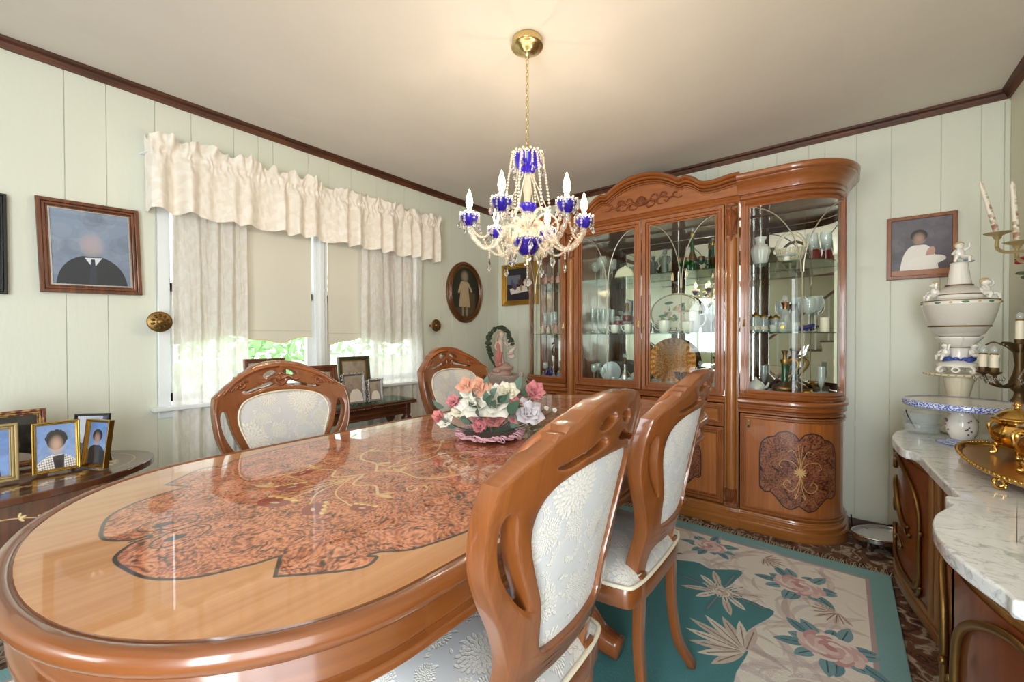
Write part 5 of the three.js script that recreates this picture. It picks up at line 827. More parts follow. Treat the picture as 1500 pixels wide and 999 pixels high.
// ---------------------------------------------------------------- crystal chandelier
{
  const C = [-1.069, 0, -1.455], t = thing('chandelier', 'brass and crystal chandelier with cobalt blue cups, candle bulbs and hanging prisms', 'chandelier', C);
  part('ceiling_canopy', lathe([[0, HC], [0.064, HC], [0.066, HC - 0.004], [0.066, HC - 0.024], [0.069, HC - 0.027], [0.069, HC - 0.031], [0.060, HC - 0.036], [0.052, HC - 0.038], [0.044, HC - 0.046], [0.028, HC - 0.054], [0.014, HC - 0.058], [0.012, HC - 0.070], [0.007, HC - 0.078], [0, HC - 0.080]].reverse(), 40), M.brass, t);
  let n = 0; for (let y = HC - 0.095; y > 1.985; y -= 0.026) { const g = ring(0.0085, 0.0022, 0, 0, 0, 16, 6); g.scale(0.72, 1.75, 1); if (n++ % 2) g.rotateY(PI / 2); part('chain_link', mv(g, 0, y, 0), M.brass, t); }
  part('hook', ring(0.009, 0.002, 0, 1.982, 0, 16, 6), M.brass, t);
  const lace = (R, y, count, s) => { const g = []; for (let k = 0; k < count; k++) { const a = k / count * TAU; g.push(ball(s, Math.cos(a) * R, y + (k % 2) * s * 0.9, Math.sin(a) * R, 7)); g.push(ball(s * 0.7, Math.cos(a + 0.1) * R * 0.96, y - s * 1.3, Math.sin(a + 0.1) * R * 0.96, 6)); } return merge(g); };
  const enamel = phy({ color: 0xf2e6cf, roughness: 0.25, clearcoat: 1 });
  const gem = (r, h) => { const g = new THREE.LatheGeometry([[0.0004, 0], [r * 0.62, h * 0.16], [r, h * 0.36], [r * 0.82, h * 0.58], [r * 0.25, h * 0.92], [0.0004, h]].map(([a, b]) => new THREE.Vector2(a, b)), 8); const q = flat(g); q.computeVertexNormals(); q.scale(1, 1, 0.55); return q; };
  const bead = ball(0.0056, 0, 0, 0, 7);
  const drop = (x, y, z, r, h, turn, parent = t, beads = 2) => { const d = new THREE.Group(); d.name = 'crystal_drop'; d.position.set(x, y, z); d.rotation.y = turn; parent.add(d); const bs = []; for (let k = 0; k < beads; k++) bs.push(mv(bead.clone(), 0, -0.006 - k * 0.0105, 0)); if (beads) part('bead', merge(bs), M.crystal, d); part('prism', mv(gem(r, h), 0, -h - beads * 0.0105 - 0.002, 0), M.prism, d); return d; };
  // upper crown bowl
  part('crown_bowl', lathe([[0.014, 1.872], [0.03, 1.878], [0.048, 1.90], [0.062, 1.932], [0.066, 1.95], [0.064, 1.952], [0.045, 1.904], [0.02, 1.884]], 36), M.cobalt, t, 'cobalt blue glass bowl with gilt and white florets');
  part('crown_lace', merge([lace(0.066, 1.952, 26, 0.0055), lace(0.060, 1.936, 20, 0.004), lace(0.035, 1.962, 14, 0.006)]), enamel, t);
  part('crown_rim', merge([rot(ring(0.066, 0.0025), PI / 2).translate(0, 1.95, 0), lathe([[0.004, 1.985], [0.014, 1.975], [0.03, 1.965], [0.05, 1.962], [0.062, 1.955]].reverse(), 30)]), M.brass, t);
  for (let k = 0; k < 10; k++) { const a = k / 10 * TAU; drop(Math.cos(a) * 0.070, 1.945, Math.sin(a) * 0.070, 0.010, 0.034, -a, t, 3 + (k % 2) * 2); }
  // glass column
  part('glass_column', lathe([[0.010, 1.53], [0.012, 1.56], [0.022, 1.585], [0.030, 1.605], [0.02, 1.628], [0.012, 1.64], [0.020, 1.66], [0.026, 1.69], [0.020, 1.72], [0.012, 1.735], [0.014, 1.76], [0.019, 1.80], [0.016, 1.85], [0.013, 1.875]], 24, 0.12, 12), M.crystal, t);
  part('column_collar', lathe([[0.012, 1.70], [0.036, 1.712], [0.042, 1.735], [0.036, 1.738], [0.014, 1.72]], 24), M.cobalt, t);
  for (let k = 0; k < 6; k++) { const a = k / 6 * TAU + 0.3; part('support_rod', tube([[Math.cos(a) * 0.018, 1.875, Math.sin(a) * 0.018], [Math.cos(a) * 0.075, 1.745, Math.sin(a) * 0.075], [Math.cos(a) * 0.10, 1.68, Math.sin(a) * 0.10]], 0.0022, { n: 6, seg: 10 }), M.crystal, t); }
  // lower bowl
  part('lower_bowl', lathe([[0.008, 1.515], [0.028, 1.52], [0.048, 1.545], [0.062, 1.572], [0.066, 1.585], [0.062, 1.586], [0.046, 1.556], [0.02, 1.53]], 36), M.cobalt, t, 'cobalt blue glass bowl below the arms');
  part('lower_lace', merge([lace(0.065, 1.588, 26, 0.0055), lace(0.055, 1.570, 18, 0.0035)]), enamel, t);
  part('finial', merge([lathe([[0, 1.470], [0.006, 1.472], [0.010, 1.480], [0.007, 1.490], [0.014, 1.498], [0.012, 1.510], [0.02, 1.516], [0.016, 1.52]], 20)]), M.brass, t);
  const fin = []; for (let k = 0; k < 5; k++) fin.push(mv(bead.clone(), 0, 1.466 - k * 0.010, 0)); part('bead_strand', merge(fin), M.crystal, t); part('crystal_ball', mv(flat(new THREE.IcosahedronGeometry(0.019, 1)), 0, 1.402, 0), M.prism, t);
  const fwd = Math.atan2(-CAM.f.x, -CAM.f.z);   // direction from the chandelier to the viewpoint
  const strand = (a, b, sag, count) => { const g = []; for (let i = 0; i <= count; i++) { const k = i / count; g.push(mv(bead.clone(), lerp(a[0], b[0], k), lerp(a[1], b[1], k) - sag * 4 * k * (1 - k), lerp(a[2], b[2], k))); } return merge(g); };
  const R = 0.25;
  for (let k = 0; k < 6; k++) {
    const a = fwd + (-25 + 60 * k) * PI / 180, s = Math.sin(a), c = Math.cos(a), at = (r, y, o = 0) => [s * r + c * o, y, c * r - s * o];
    const arm = new THREE.Group(); arm.name = 'arm'; t.add(arm);
    part('glass_arm', tube([at(0.022, 1.600), at(0.05, 1.640), at(0.085, 1.642), at(0.115, 1.600), at(0.145, 1.558), at(0.185, 1.548), at(0.222, 1.578), at(R, 1.625), at(R, 1.65)], (q) => 0.0102 + 0.0016 * Math.sin(q * 90), { n: 10, seg: 60 }), M.crystal, arm);
    part('scroll_arm', tube([at(0.03, 1.66), at(0.07, 1.70), at(0.12, 1.685), at(0.135, 1.64), at(0.115, 1.61), at(0.098, 1.628), at(0.112, 1.645)], (q) => 0.006 * (1 - 0.5 * q), { n: 8, seg: 40 }), M.crystal, arm);
    part('cup', lathe([[0.008, 1.640], [0.022, 1.646], [0.034, 1.662], [0.041, 1.684], [0.039, 1.686], [0.030, 1.666], [0.012, 1.652]], 28).translate(...at(R, 0)), M.cobalt, arm, 'cobalt blue glass cup');
    part('cup_lace', mv(merge([lace(0.040, 1.688, 16, 0.0052), lace(0.022, 1.694, 9, 0.005)]), ...at(R, 0)), enamel, arm);
    part('candle_sleeve', cyl(0.0105, 0.0105, 0.03, ...at(R, 1.702), 16), M.candleWax, arm);
    part('bulb', lathe([[0.008, 1.715], [0.0135, 1.728], [0.0155, 1.742], [0.013, 1.760], [0.008, 1.778], [0.003, 1.794], [0, 1.798]], 18).translate(...at(R, 0)), M.bulb, arm, 'lit flame shaped candle bulb');
    const l = new THREE.PointLight(new THREE.Color(1.0, 0.83, 0.62), 0.36, 0, 2); l.name = 'candle_bulb_light'; l.position.set(...at(R, 1.745)); l.castShadow = true; l.shadow.radius = 0.7; t.add(l);
    for (let j = 0; j < 6; j++) { const b = j / 6 * TAU + 0.3, p = at(R, 0); drop(p[0] + Math.cos(b) * 0.041, 1.684, p[2] + Math.sin(b) * 0.041, 0.010, 0.036, -b, arm, 2 + (j % 2)); }
    const q = at(0.165, 1.545); drop(q[0], q[1], q[2], 0.015, 0.058, a, arm, 4);
    part('bead_strand', strand(at(R - 0.03, 1.66), at(0.06, 1.585), 0.10, 26), M.crystal, arm); part('bead_strand', strand(at(0.065, 1.95), at(0.10, 1.70), -0.02, 20), M.crystal, arm);
    const a2 = a + PI / 3, o2 = [Math.sin(a2) * R, 1.655, Math.cos(a2) * R]; part('bead_strand', strand(at(R, 1.655), o2, 0.085, 28), M.crystal, arm);
    // small lower pendants between the arms
    const m = a + PI / 6; drop(Math.sin(m) * 0.105, 1.60, Math.cos(m) * 0.105, 0.012, 0.045, m, arm, 3); drop(Math.sin(m) * 0.062, 1.552, Math.cos(m) * 0.062, 0.010, 0.04, m, arm, 3);
  }
}
// ---------------------------------------------------------------- marble topped sideboard
const SB = { top: 0.70 };
{
  const t = thing('sideboard', 'serpentine gilt walnut sideboard with carved doors and white marble top', 'sideboard');
  // front line of the marble in plan, from the far end towards the camera
  const front = [[0.64, -2.965], [0.45, -2.955], [0.30, -2.90], [0.215, -2.78], [0.186, -2.62], [0.184, -2.48], [0.192, -2.37], [0.206, -2.325], [0.222, -2.315], [0.236, -2.26], [0.250, -2.05], [0.264, -1.83], [0.270, -1.775], [0.262, -1.745], [0.240, -1.735], [0.236, -1.70], [0.243, -1.665], [0.222, -1.61], [0.196, -1.545], [0.180, -1.47], [0.176, -1.40], [0.181, -1.32], [0.197, -1.25], [0.221, -1.185], [0.236, -1.15], [0.240, -1.125], [0.256, -1.12], [0.262, -1.06], [0.27, -0.80], [0.275, -0.62]];
  const fl = spline2(front, 150, false, 0.35), xb = XR - 0.012;
  const topPts = [...fl, [xb, -0.62], [xb, -2.965]];
  const slab = extr(topPts.map(([x, z]) => [x, -z]), 0.024, { bevel: 0.006, bs: 3 }); rot(slab, -PI / 2); mv(slab, 0, SB.top - 0.030, 0);
  part('marble_top', grain(slab, 'z', 1), M.marble, t, 'white marble slab with grey veins and moulded edge');
  const ins = (k) => fl.map((p, i) => { const a = fl[Math.max(0, i - 1)], b = fl[Math.min(fl.length - 1, i + 1)], dx = b[0] - a[0], dz = b[1] - a[1], l = Math.hypot(dx, dz) || 1; return [p[0] + (-dz / l) * -k, p[1] + (dx / l) * -k]; });
  const inside = (k) => { const q = ins(k); return q[60][0] > fl[60][0] ? q : ins(-k); };
  const bodyLine = spline2([[0.64, -2.93], [0.42, -2.92], [0.29, -2.86], [0.228, -2.765], [0.213, -2.65], [0.222, -2.50], [0.244, -2.36], [0.268, -2.24], [0.292, -2.12], [0.302, -1.98], [0.304, -1.84], [0.292, -1.755], [0.262, -1.69], [0.233, -1.60], [0.215, -1.50], [0.210, -1.40], [0.219, -1.30], [0.243, -1.20], [0.278, -1.10], [0.30, -0.90], [0.305, -0.66]], 130, false, 0.4);
  const offs = (path, k) => path.map((p, i) => { const a = path[Math.max(0, i - 1)], b = path[Math.min(path.length - 1, i + 1)], dx = b[0] - a[0], dz = b[1] - a[1], l = Math.hypot(dx, dz) || 1; return [p[0] - dz / l * k, p[1] + dx / l * k]; });
  const body = bodyLine, plinth = offs(bodyLine, 0.018);
  const wall2 = (path, y0, y1) => sweep(path, [[0, y0], [0, y1]], { caps: false, crease: 0.35 });
  const carc = extr([...body, [xb, -0.66], [xb, -2.93]].map(([x, z]) => [x, -z]), 0.58); rot(carc, -PI / 2); mv(carc, 0, 0.085, 0);
  part('body', grain(creased(carc, 0.4), 'y', 2), M.gildWood, t);
  const pl = extr([...plinth, [xb, -0.64], [xb, -2.95]].map(([x, z]) => [x, -z]), 0.03, { bevel: 0.006 }); rot(pl, -PI / 2);
  const pl2 = extr([...offs(bodyLine, 0.010), [xb, -0.64], [xb, -2.94]].map(([x, z]) => [x, -z]), 0.02, { bevel: 0.005 }); rot(pl2, -PI / 2);
  const pl3 = extr([...offs(bodyLine, -0.012), [xb, -0.64], [xb, -2.92]].map(([x, z]) => [x, -z]), 0.06); rot(pl3, -PI / 2);
  part('plinth', grain(merge([mv(pl, 0, 0.052, 0), mv(pl2, 0, 0.088, 0), pl3]), 'z', 2), M.gildWood, t);
  const frz = extr([...offs(bodyLine, 0.008), [xb, -0.64], [xb, -2.94]].map(([x, z]) => [x, -z]), 0.014, { bevel: 0.004 }); rot(frz, -PI / 2); part('top_molding', grain(mv(frz, 0, SB.top - 0.05, 0), 'z', 2), M.gildWood, t);
  // position on the bowed front: z and height, lifted off the body by o
  const on = (z, y, o = 0.004) => { let i = 0; while (i < body.length - 2 && body[i + 1][1] < z) i++; const a = body[i], b = body[i + 1], f = clamp((z - a[1]) / (b[1] - a[1] || 1), 0, 1), dx = b[0] - a[0], dz = b[1] - a[1], l = Math.hypot(dx, dz); return [lerp(a[0], b[0], f) - dz / l * o, y, lerp(a[1], b[1], f) + dx / l * o]; };
  const door = (z0, z1, flip) => {
    const d = new THREE.Group(); d.name = 'cupboard_door'; t.add(d); const F = (q) => flip ? lerp(z1, z0, q) : lerp(z0, z1, q);
    const pan = sheet((u, v) => on(lerp(z0, z1, u), lerp(0.12, 0.63, v), 0.005), 24, 4, Math.abs(z1 - z0), 0.5); part('door_panel', pan, lacquer(woodTex([136, 70, 28], [92, 40, 16], { seed: 60, contrast: 0.5 }), { clearcoat: 0.6 }), d);
    const tubeOn = (pts, r) => tube(pts.map(([q, y, o]) => on(F(q), y, o ?? 0.012)), r, { n: 8, seg: pts.length * 8 });
    part('arched_molding', merge([tubeOn([[0.04, 0.555], [0.12, 0.60], [0.30, 0.612], [0.55, 0.585], [0.80, 0.52], [0.88, 0.44], [0.88, 0.30], [0.88, 0.17], [0.80, 0.14], [0.55, 0.13], [0.20, 0.15], [0.05, 0.19]], [0.009, 0.008])]), M.antique, d, 'gilt arched moulding');
    part('scroll_carving', merge([tubeOn([[0.04, 0.62], [0.03, 0.58], [0.06, 0.54], [0.14, 0.55], [0.16, 0.585], [0.10, 0.595]], (k) => 0.011 * (1 - 0.4 * k)), tubeOn([[0.06, 0.49], [0.16, 0.48], [0.28, 0.44], [0.40, 0.38], [0.55, 0.345], [0.66, 0.355]], (k) => 0.006 + 0.004 * Math.sin(k * PI)), tubeOn([[0.05, 0.49], [0.03, 0.46], [0.09, 0.445], [0.13, 0.465]], 0.007), tubeOn([[0.55, 0.345], [0.62, 0.31], [0.70, 0.33]], 0.006), tubeOn([[0.30, 0.44], [0.34, 0.41], [0.30, 0.39]], 0.005), tubeOn([[0.04, 0.38], [0.05, 0.35], [0.03, 0.32]], 0.009), tubeOn([[0.05, 0.24], [0.12, 0.27], [0.20, 0.25], [0.22, 0.215], [0.12, 0.21], [0.10, 0.235]], 0.008), tubeOn([[0.28, 0.245], [0.40, 0.26], [0.48, 0.235], [0.40, 0.215]], 0.006), tubeOn([[0.84, 0.175], [0.90, 0.15], [0.86, 0.125], [0.80, 0.11]], 0.007), tubeOn([[0.80, 0.16], [0.92, 0.165]], 0.006)]), M.antique, d, 'gilt leaf scroll carving');
    part('knob', ball(0.009, ...on(F(0.93), 0.385, 0.016), 10), M.antique, d);
  };
  door(-2.76, -2.24, false); door(-1.72, -1.40, false); door(-1.06, -1.38, false);
  // fluted pilasters in the hollow between the bays
  for (const z of [-2.20, -2.15, -1.80]) part('pilaster', grain(tube([on(z, 0.11, 0.006), on(z, 0.64, 0.006)], [0.012, 0.02], { sq: 3, up: [1, 0, 0] }), 'y', 2), M.gildWood, t);
  part('recessed_door', sheet((u, v) => on(lerp(-2.11, -1.86, u), lerp(0.13, 0.62, v), 0.006), 6, 2, 0.3, 0.5), M.gildWood, t);
  part('carved_drop', merge([0, 1, 2, 3].map((k) => tube([on(-2.02 + k * 0.01, 0.60 - k * 0.03, 0.012), on(-1.99 + k * 0.02, 0.58 - k * 0.03, 0.02), on(-2.0 + k * 0.01, 0.55 - k * 0.03, 0.012)], 0.009, { n: 7 }))), M.antique, t);
}
// a twist of green and white wrapping caught behind the carved door
solo('paper_scrap', merge([mv(ball(0.022, 0, 0, 0, 9, 0.6, 1, 0.7), 0, 0, 0), mv(ball(0.016, 0.008, 0.03, 0.004, 8, 1.2, 0.6, 0.8), 0, 0, 0)]), std({ color: 0xa9d3b2, roughness: 0.6 }), 'crumpled pale green wrapper on the ledge of the sideboard plinth', 'wrapper', [0.272, 0.122, -1.775]);

// ---------------------------------------------------------------- things on the sideboard
const TOPY = SB.top + 0.0005;
{ // blue rimmed cake stand
  const c = [0.405, TOPY, -2.60], t = thing('cake_stand', 'white pedestal cake stand with blue patterned rim on the marble top', 'cake stand', c);
  const blue = pixelTex(256, 64, (u, v) => { const k = N1(u * 30, v * 8) + 0.6 * N2(u * 60, v * 14); return k > 0.05 ? [70, 98, 190] : [214, 222, 240]; }, 4, 1); const bm = phy({ map: blue, roughness: 0.25, clearcoat: 0.7 });
  const uvRim = (g) => g;
  part('foot', lathe([[0, 0], [0.072, 0], [0.080, 0.004], [0.074, 0.009], [0.05, 0.016], [0.034, 0.022]], 40), bm, t, 'blue sponged foot');
  part('stem', lathe([[0.030, 0.02], [0.034, 0.026], [0.046, 0.055], [0.050, 0.08], [0.046, 0.105], [0.036, 0.125], [0.034, 0.14], [0.045, 0.15]], 32), M.porcelain, t);
  const sprig = []; const r = rng(6); for (let k = 0; k < 26; k++) { const a = (k % 4) * 1.6 + r() * 0.5, y = 0.05 + r() * 0.06; sprig.push(ball(0.0035, Math.sin(a) * 0.0495, y, Math.cos(a) * 0.0495, 6)); } part('flower_sprigs', merge(sprig), M.purple, t);
  part('plate', lathe([[0.03, 0.148], [0.10, 0.155], [0.170, 0.166], [0.178, 0.172], [0.1815, 0.184], [0.172, 0.180], [0.10, 0.176], [0, 0.175]], 56), M.porcelain, t);
  part('rim_band', lathe([[0.170, 0.156], [0.184, 0.158], [0.189, 0.165], [0.189, 0.181], [0.184, 0.186], [0.1815, 0.184]], 56), bm, t, 'blue sponged rim');
}
{ // pressed glass dish with a spoon, behind the cake stand
  const c = [0.303, TOPY, -2.80], t = thing('glass_dish', 'low oval pressed glass dish beside the cake stand', 'dish', c, 0.25);
  const g = lathe([[0, 0.004], [0.060, 0.004], [0.066, 0.010], [0.070, 0.045], [0.064, 0.045], [0.060, 0.012], [0, 0.010]], 36, 0.05, 22, 0.2, 1); g.scale(1.0, 1, 0.8); part('bowl', g, M.glassware, t);
  part('cut_glass_bowl', lathe([[0.03, 0.012], [0.045, 0.03], [0.062, 0.06], [0.075, 0.10], [0.072, 0.10], [0.058, 0.062], [0.03, 0.018]], 24, 0.08, 12), M.glassware, t);
  part('spoon_handle', tube([[-0.03, 0.02, 0.02], [-0.06, 0.08, 0.03], [-0.068, 0.11, 0.03]], 0.003), M.black, t);
}
{ // cream compote that carries the urn
  const c = [0.436, TOPY, -2.875], t = thing('pedestal_stand', 'cream fluted pedestal stand with pierced rim under the porcelain urn', 'stand', c);
  part('foot', lathe([[0, 0], [0.06, 0], [0.064, 0.008], [0.055, 0.02], [0.042, 0.04], [0.034, 0.07], [0.036, 0.10]], 36), M.cream, t);
  part('stem', lathe([[0.036, 0.10], [0.034, 0.14], [0.040, 0.19], [0.048, 0.23], [0.054, 0.26], [0.05, 0.27]], 40, 0.06, 20), M.cream, t);
  part('plate', lathe([[0.045, 0.268], [0.10, 0.275], [0.118, 0.279], [0.120, 0.287], [0.10, 0.288], [0, 0.286]], 44), M.cream, t);
  const hs = []; for (let k = 0; k < 30; k++) { const a = k / 30 * TAU; hs.push(ball(0.0035, Math.sin(a) * 0.1185, 0.283, Math.cos(a) * 0.1185, 6)); } part('rim_studs', merge(hs), std({ color: 0xb59a62, roughness: 0.5 }), t);
}
{ // lidded porcelain urn with putti
  const by = TOPY + 0.2895, c = [0.436, by, -2.875], t = thing('porcelain_urn', 'tall lidded lattice porcelain urn with cherubs and flower garlands', 'urn', c);
  const K = [[0, 0], [0.06, 0.058], [0.146, 0.124], [0.198, 0.174], [0.272, 0.322], [0.292, 0.344], [0.318, 0.372], [0.346, 0.415], [0.443, 0.530], [0.6, 0.69]], up = (y) => { let i = 1; while (i < K.length - 1 && K[i][0] < y) i++; return lerp(K[i - 1][1], K[i][1], (y - K[i - 1][0]) / (K[i][0] - K[i - 1][0])); };
  const raise = (g) => { const p = g.attributes.position; for (let i = 0; i < p.count; i++) p.setY(i, up(p.getY(i))); return g; };
  const lattice = phy({ roughness: 0.35, clearcoat: 0.6, map: pixelTex(256, 256, (u, v) => { const k = Math.min(Math.abs(((u + v) * 32) % 1 - 0.5), Math.abs(((u - v + 4) * 32) % 1 - 0.5)); return k < 0.16 ? [212, 206, 196] : [243, 239, 231]; }, 4, 1) });
  part('footed_base', raise(merge([lathe([[0, 0.03], [0.07, 0.03], [0.075, 0.036], [0.068, 0.048], [0.05, 0.055], [0.045, 0.06]], 36), ...[0, 1, 2, 3].map((k) => { const a = k * PI / 2 + 0.5, s = Math.sin(a), q = Math.cos(a); return tube([[s * 0.05, 0.034, q * 0.05], [s * 0.075, 0.030, q * 0.075], [s * 0.085, 0.014, q * 0.085], [s * 0.074, 0.006, q * 0.074], [s * 0.066, 0.014, q * 0.066]], 0.008, { n: 8, seg: 18 }); }), ...[0, 1, 2, 3].map((k) => { const a = k * PI / 2 - 0.28, s = Math.sin(a), q = Math.cos(a); return mv(ring(0.012, 0.0045, 0, 0, 0, 14, 6), 0, 0, 0).rotateY(a).translate(s * 0.068, 0.018, q * 0.068); })])), M.porcelain, t);
  part('stem', raise(merge([lathe([[0.05, 0.055], [0.034, 0.062], [0.032, 0.10], [0.034, 0.135], [0.040, 0.14], [0.038, 0.146]], 30)])), M.porcelain, t);
  part('gadroon', raise(lathe([[0.036, 0.146], [0.05, 0.155], [0.072, 0.18], [0.082, 0.196], [0.07, 0.198]], 48, 0.05, 24)), M.porcelain, t);
  part('bowl', raise(lathe([[0.062, 0.196], [0.085, 0.205], [0.108, 0.228], [0.124, 0.258], [0.128, 0.272]], 60)), lattice, t, 'bowl with fine lattice relief');
  part('rim', raise(lathe([[0.128, 0.272], [0.132, 0.276], [0.131, 0.288], [0.12, 0.292], [0.09, 0.30], [0.086, 0.306], [0.082, 0.318]], 60)), M.porcelain, t);
  part('lid', raise(lathe([[0.084, 0.316], [0.08, 0.326], [0.06, 0.338], [0.044, 0.346]], 44)), lattice, t);
  part('neck', raise(lathe([[0.046, 0.346], [0.042, 0.352], [0.036, 0.39], [0.030, 0.43], [0.032, 0.436], [0.02, 0.442], [0, 0.443]], 48, 0.05, 18, 0.1, 0.85)), M.porcelain, t);
  const gb = (r, y) => rot(ring(r, 0.0018, 0, 0, 0, 48, 6), PI / 2).translate(0, y, 0); part('gilt_bands', raise(merge([gb(0.131, 0.29), gb(0.105, 0.222), gb(0.047, 0.348), gb(0.083, 0.318), gb(0.040, 0.142)])), M.antique, t);
  const cols = [std({ color: 0x5f8d5c, roughness: 0.5 }), std({ color: 0xe0c26a, roughness: 0.5 }), std({ color: 0x3b56a8, roughness: 0.5 })];
  for (let k = 0; k < 18; k++) { const a = k / 18 * TAU, g = k % 2 ? ball(0.0065, 0, 0, 0, 8, 0.6) : ball(0.010, 0, 0, 0, 8, 0.5, 1.3, 0.5).rotateY(a); part('garland_bloom', mv(g, Math.sin(a) * 0.1315, up(0.281), Math.cos(a) * 0.1315), k % 2 ? cols[1] : cols[0], t); }
  const bl = []; for (let k = 0; k < 20; k++) { const a = k / 20 * TAU; bl.push(ball(0.007 + 0.004 * (k % 3), Math.sin(a) * 0.046, 0.068 + 0.006 * (k % 2), Math.cos(a) * 0.046, 7)); } part('stem_flowers', raise(merge(bl)), cols[2], t, 'blue and green applied flowers');
  const putto = (pose) => { const B = (a, b, r1, r2) => tube([a, [(a[0] + b[0]) / 2, (a[1] + b[1]) / 2, (a[2] + b[2]) / 2], b], (k) => lerp(r1, r2, k), { n: 9, seg: 8 }); const g = [ball(0.012, 0, 0.016, 0, 10, 1.25), ball(0.0105, 0, 0.038, 0.001, 10), ball(0.0035, 0, 0.037, 0.0105, 6), B([0.008, 0.024, 0], [0.018, 0.03, 0.008], 0.005, 0.0035), B([0.018, 0.03, 0.008], [0.02, 0.044, 0.006], 0.0035, 0.003), B([-0.008, 0.024, 0], [-0.018, 0.014, 0.010], 0.005, 0.0035), B([0.006, 0.006, 0.004], [0.014, 0.004, 0.022], 0.007, 0.005), B([0.014, 0.004, 0.022], [0.012, -0.012, 0.026], 0.005, 0.0035), B([-0.006, 0.006, 0.004], [-0.012, 0.006, 0.02], 0.007, 0.005), B([-0.012, 0.006, 0.02], [-0.016, -0.010, 0.018], 0.005, 0.0035)]; return merge(g); };
  const P = putto(); const fwd = 0.75; for (const [x, y, z, s, turn] of [[-0.085, 0.31, 0.03, 1.25, -1.2], [0.075, 0.31, 0.045, 1.3, 0.9], [0, 0.31, -0.085, 1.2, 3.1], [0, 0.455, 0, 1.35, 0.2], [-0.045, 0.085, 0.025, 1.15, -1.0], [0.045, 0.085, 0.02, 1.15, 1.0]]) { const q = new THREE.Group(); q.name = 'cherub'; q.position.set(x, up(y), z); q.rotation.y = turn; q.scale.setScalar(s * 1.2); t.add(q); part('cherub_body', P, M.porcelain, q); const hair = ball(0.0112, 0, 0.0415, -0.0015, 10, 0.85); part('cherub_hair', hair, std({ color: 0xc8b28a, roughness: 0.6 }), q); }
  part('lid_bow', raise(merge([ball(0.014, 0.024, 0.448, 0.008, 8, 0.4), ball(0.012, 0.038, 0.442, 0.004, 8, 0.4)])), std({ color: 0x8fa0b8, roughness: 0.5 }), t);
}
// gold tray and tea things
{
  const c = [0.485, TOPY + 0.002, -2.12], t = thing('serving_tray', 'gold footed serving tray with scrolled rim on the marble top', 'tray', c);
  const pl = superE(0.150, 0.335, 2.3, 90).map(([x, z]) => [x, z]); const y0 = 0.035;
  const pan = flat(new THREE.ShapeGeometry(shapeOf(pl.map(([x, z]) => [x * 0.93, z * 0.95])), 4)); rot(pan, -PI / 2); part('plate', mv(pan, 0, y0, 0), std({ color: 0xc79546, metalness: 1, roughness: 0.32 }), t);
  part('rim', sweep(pl, [[-0.012, y0 - 0.003], [-0.006, y0 + 0.003], [0.002, y0 + 0.010], [0.006, y0 + 0.012], [0.004, y0 + 0.004], [-0.010, y0 - 0.006]], { closed: true, side: -1 }), M.gold, t);
  const nb = []; for (let k = 0; k < 90; k += 1) { const [x, z] = pl[k]; nb.push(ball(0.0065, x * 1.02, y0 + 0.010, z * 1.01, 7, 0.8)); } part('gadrooned_edge', merge(nb), M.gold, t);
  for (const [x, z] of [[-0.115, 0.22], [0.115, 0.22], [-0.115, -0.22], [0.115, -0.22]]) part('foot', merge([tube([[x, y0 - 0.003, z], [x * 1.06, y0 - 0.014, z * 1.02], [x, 0.006, z * 1.02], [x * 0.86, 0.006, z], [x * 0.84, 0.018, z]], 0.0055, { n: 8, seg: 20 }), ring(0.010, 0.004, x * 0.96, 0.018, z, 14, 6)]), M.gold, t);
}
function teaVessel(name, label, c, s, turn, spout) {
  const t = thing(name, label, spout ? 'teapot' : 'sugar bowl', c, turn); t.scale.setScalar(s);
  part('body', lathe([[0.03, 0.030], [0.045, 0.034], [0.066, 0.055], [0.074, 0.080], [0.068, 0.104], [0.05, 0.122], [0.046, 0.130], [0.054, 0.136]], 40, 0.045, 9, 0.05, 0.85), M.gold, t);
  part('collar', lathe([[0.05, 0.130], [0.070, 0.134], [0.074, 0.140], [0.07, 0.146], [0.052, 0.146]], 40, 0.03, 24), M.gold, t);
  part('lid', lathe([[0.060, 0.146], [0.056, 0.152], [0.044, 0.166], [0.022, 0.178], [0.012, 0.181]], 36), M.gold, t); part('finial', merge([lathe([[0.012, 0.181], [0.007, 0.187], [0.011, 0.194], [0.008, 0.204], [0, 0.209]], 16), ...[0, 1, 2, 3, 4].map((k) => ball(0.005, Math.sin(k * 1.26) * 0.009, 0.195, Math.cos(k * 1.26) * 0.009, 6))]), M.gold, t);
  const ear = (k) => tube([[k * 0.062, 0.128, 0], [k * 0.085, 0.136, 0], [k * 0.104, 0.122, 0], [k * 0.100, 0.095, 0], [k * 0.082, 0.068, 0], [k * 0.070, 0.06, 0]], (q) => 0.0055 - 0.0015 * q, { n: 8, seg: 30 });
  part('handle', ear(-1), M.gold, t); if (spout) part('spout', tube([[0.058, 0.06, 0], [0.088, 0.08, 0], [0.10, 0.118, 0], [0.125, 0.140, 0]], (q) => lerp(0.018, 0.008, q), { n: 10, seg: 20 }), M.gold, t); else part('handle', ear(1), M.gold, t);
  for (let k = 0; k < 4; k++) { const a = k * PI / 2 + PI / 4, q = Math.sin(a), w = Math.cos(a); part('foot', merge([tube([[q * 0.046, 0.04, w * 0.046], [q * 0.058, 0.026, w * 0.058], [q * 0.054, 0.010, w * 0.054], [q * 0.062, 0.003, w * 0.062], [q * 0.070, 0.005, w * 0.070]], 0.0065, { n: 8, seg: 16 }), ball(0.010, q * 0.052, 0.036, w * 0.052, 8, 1.2)]), M.gold, t); }
  return t;
}
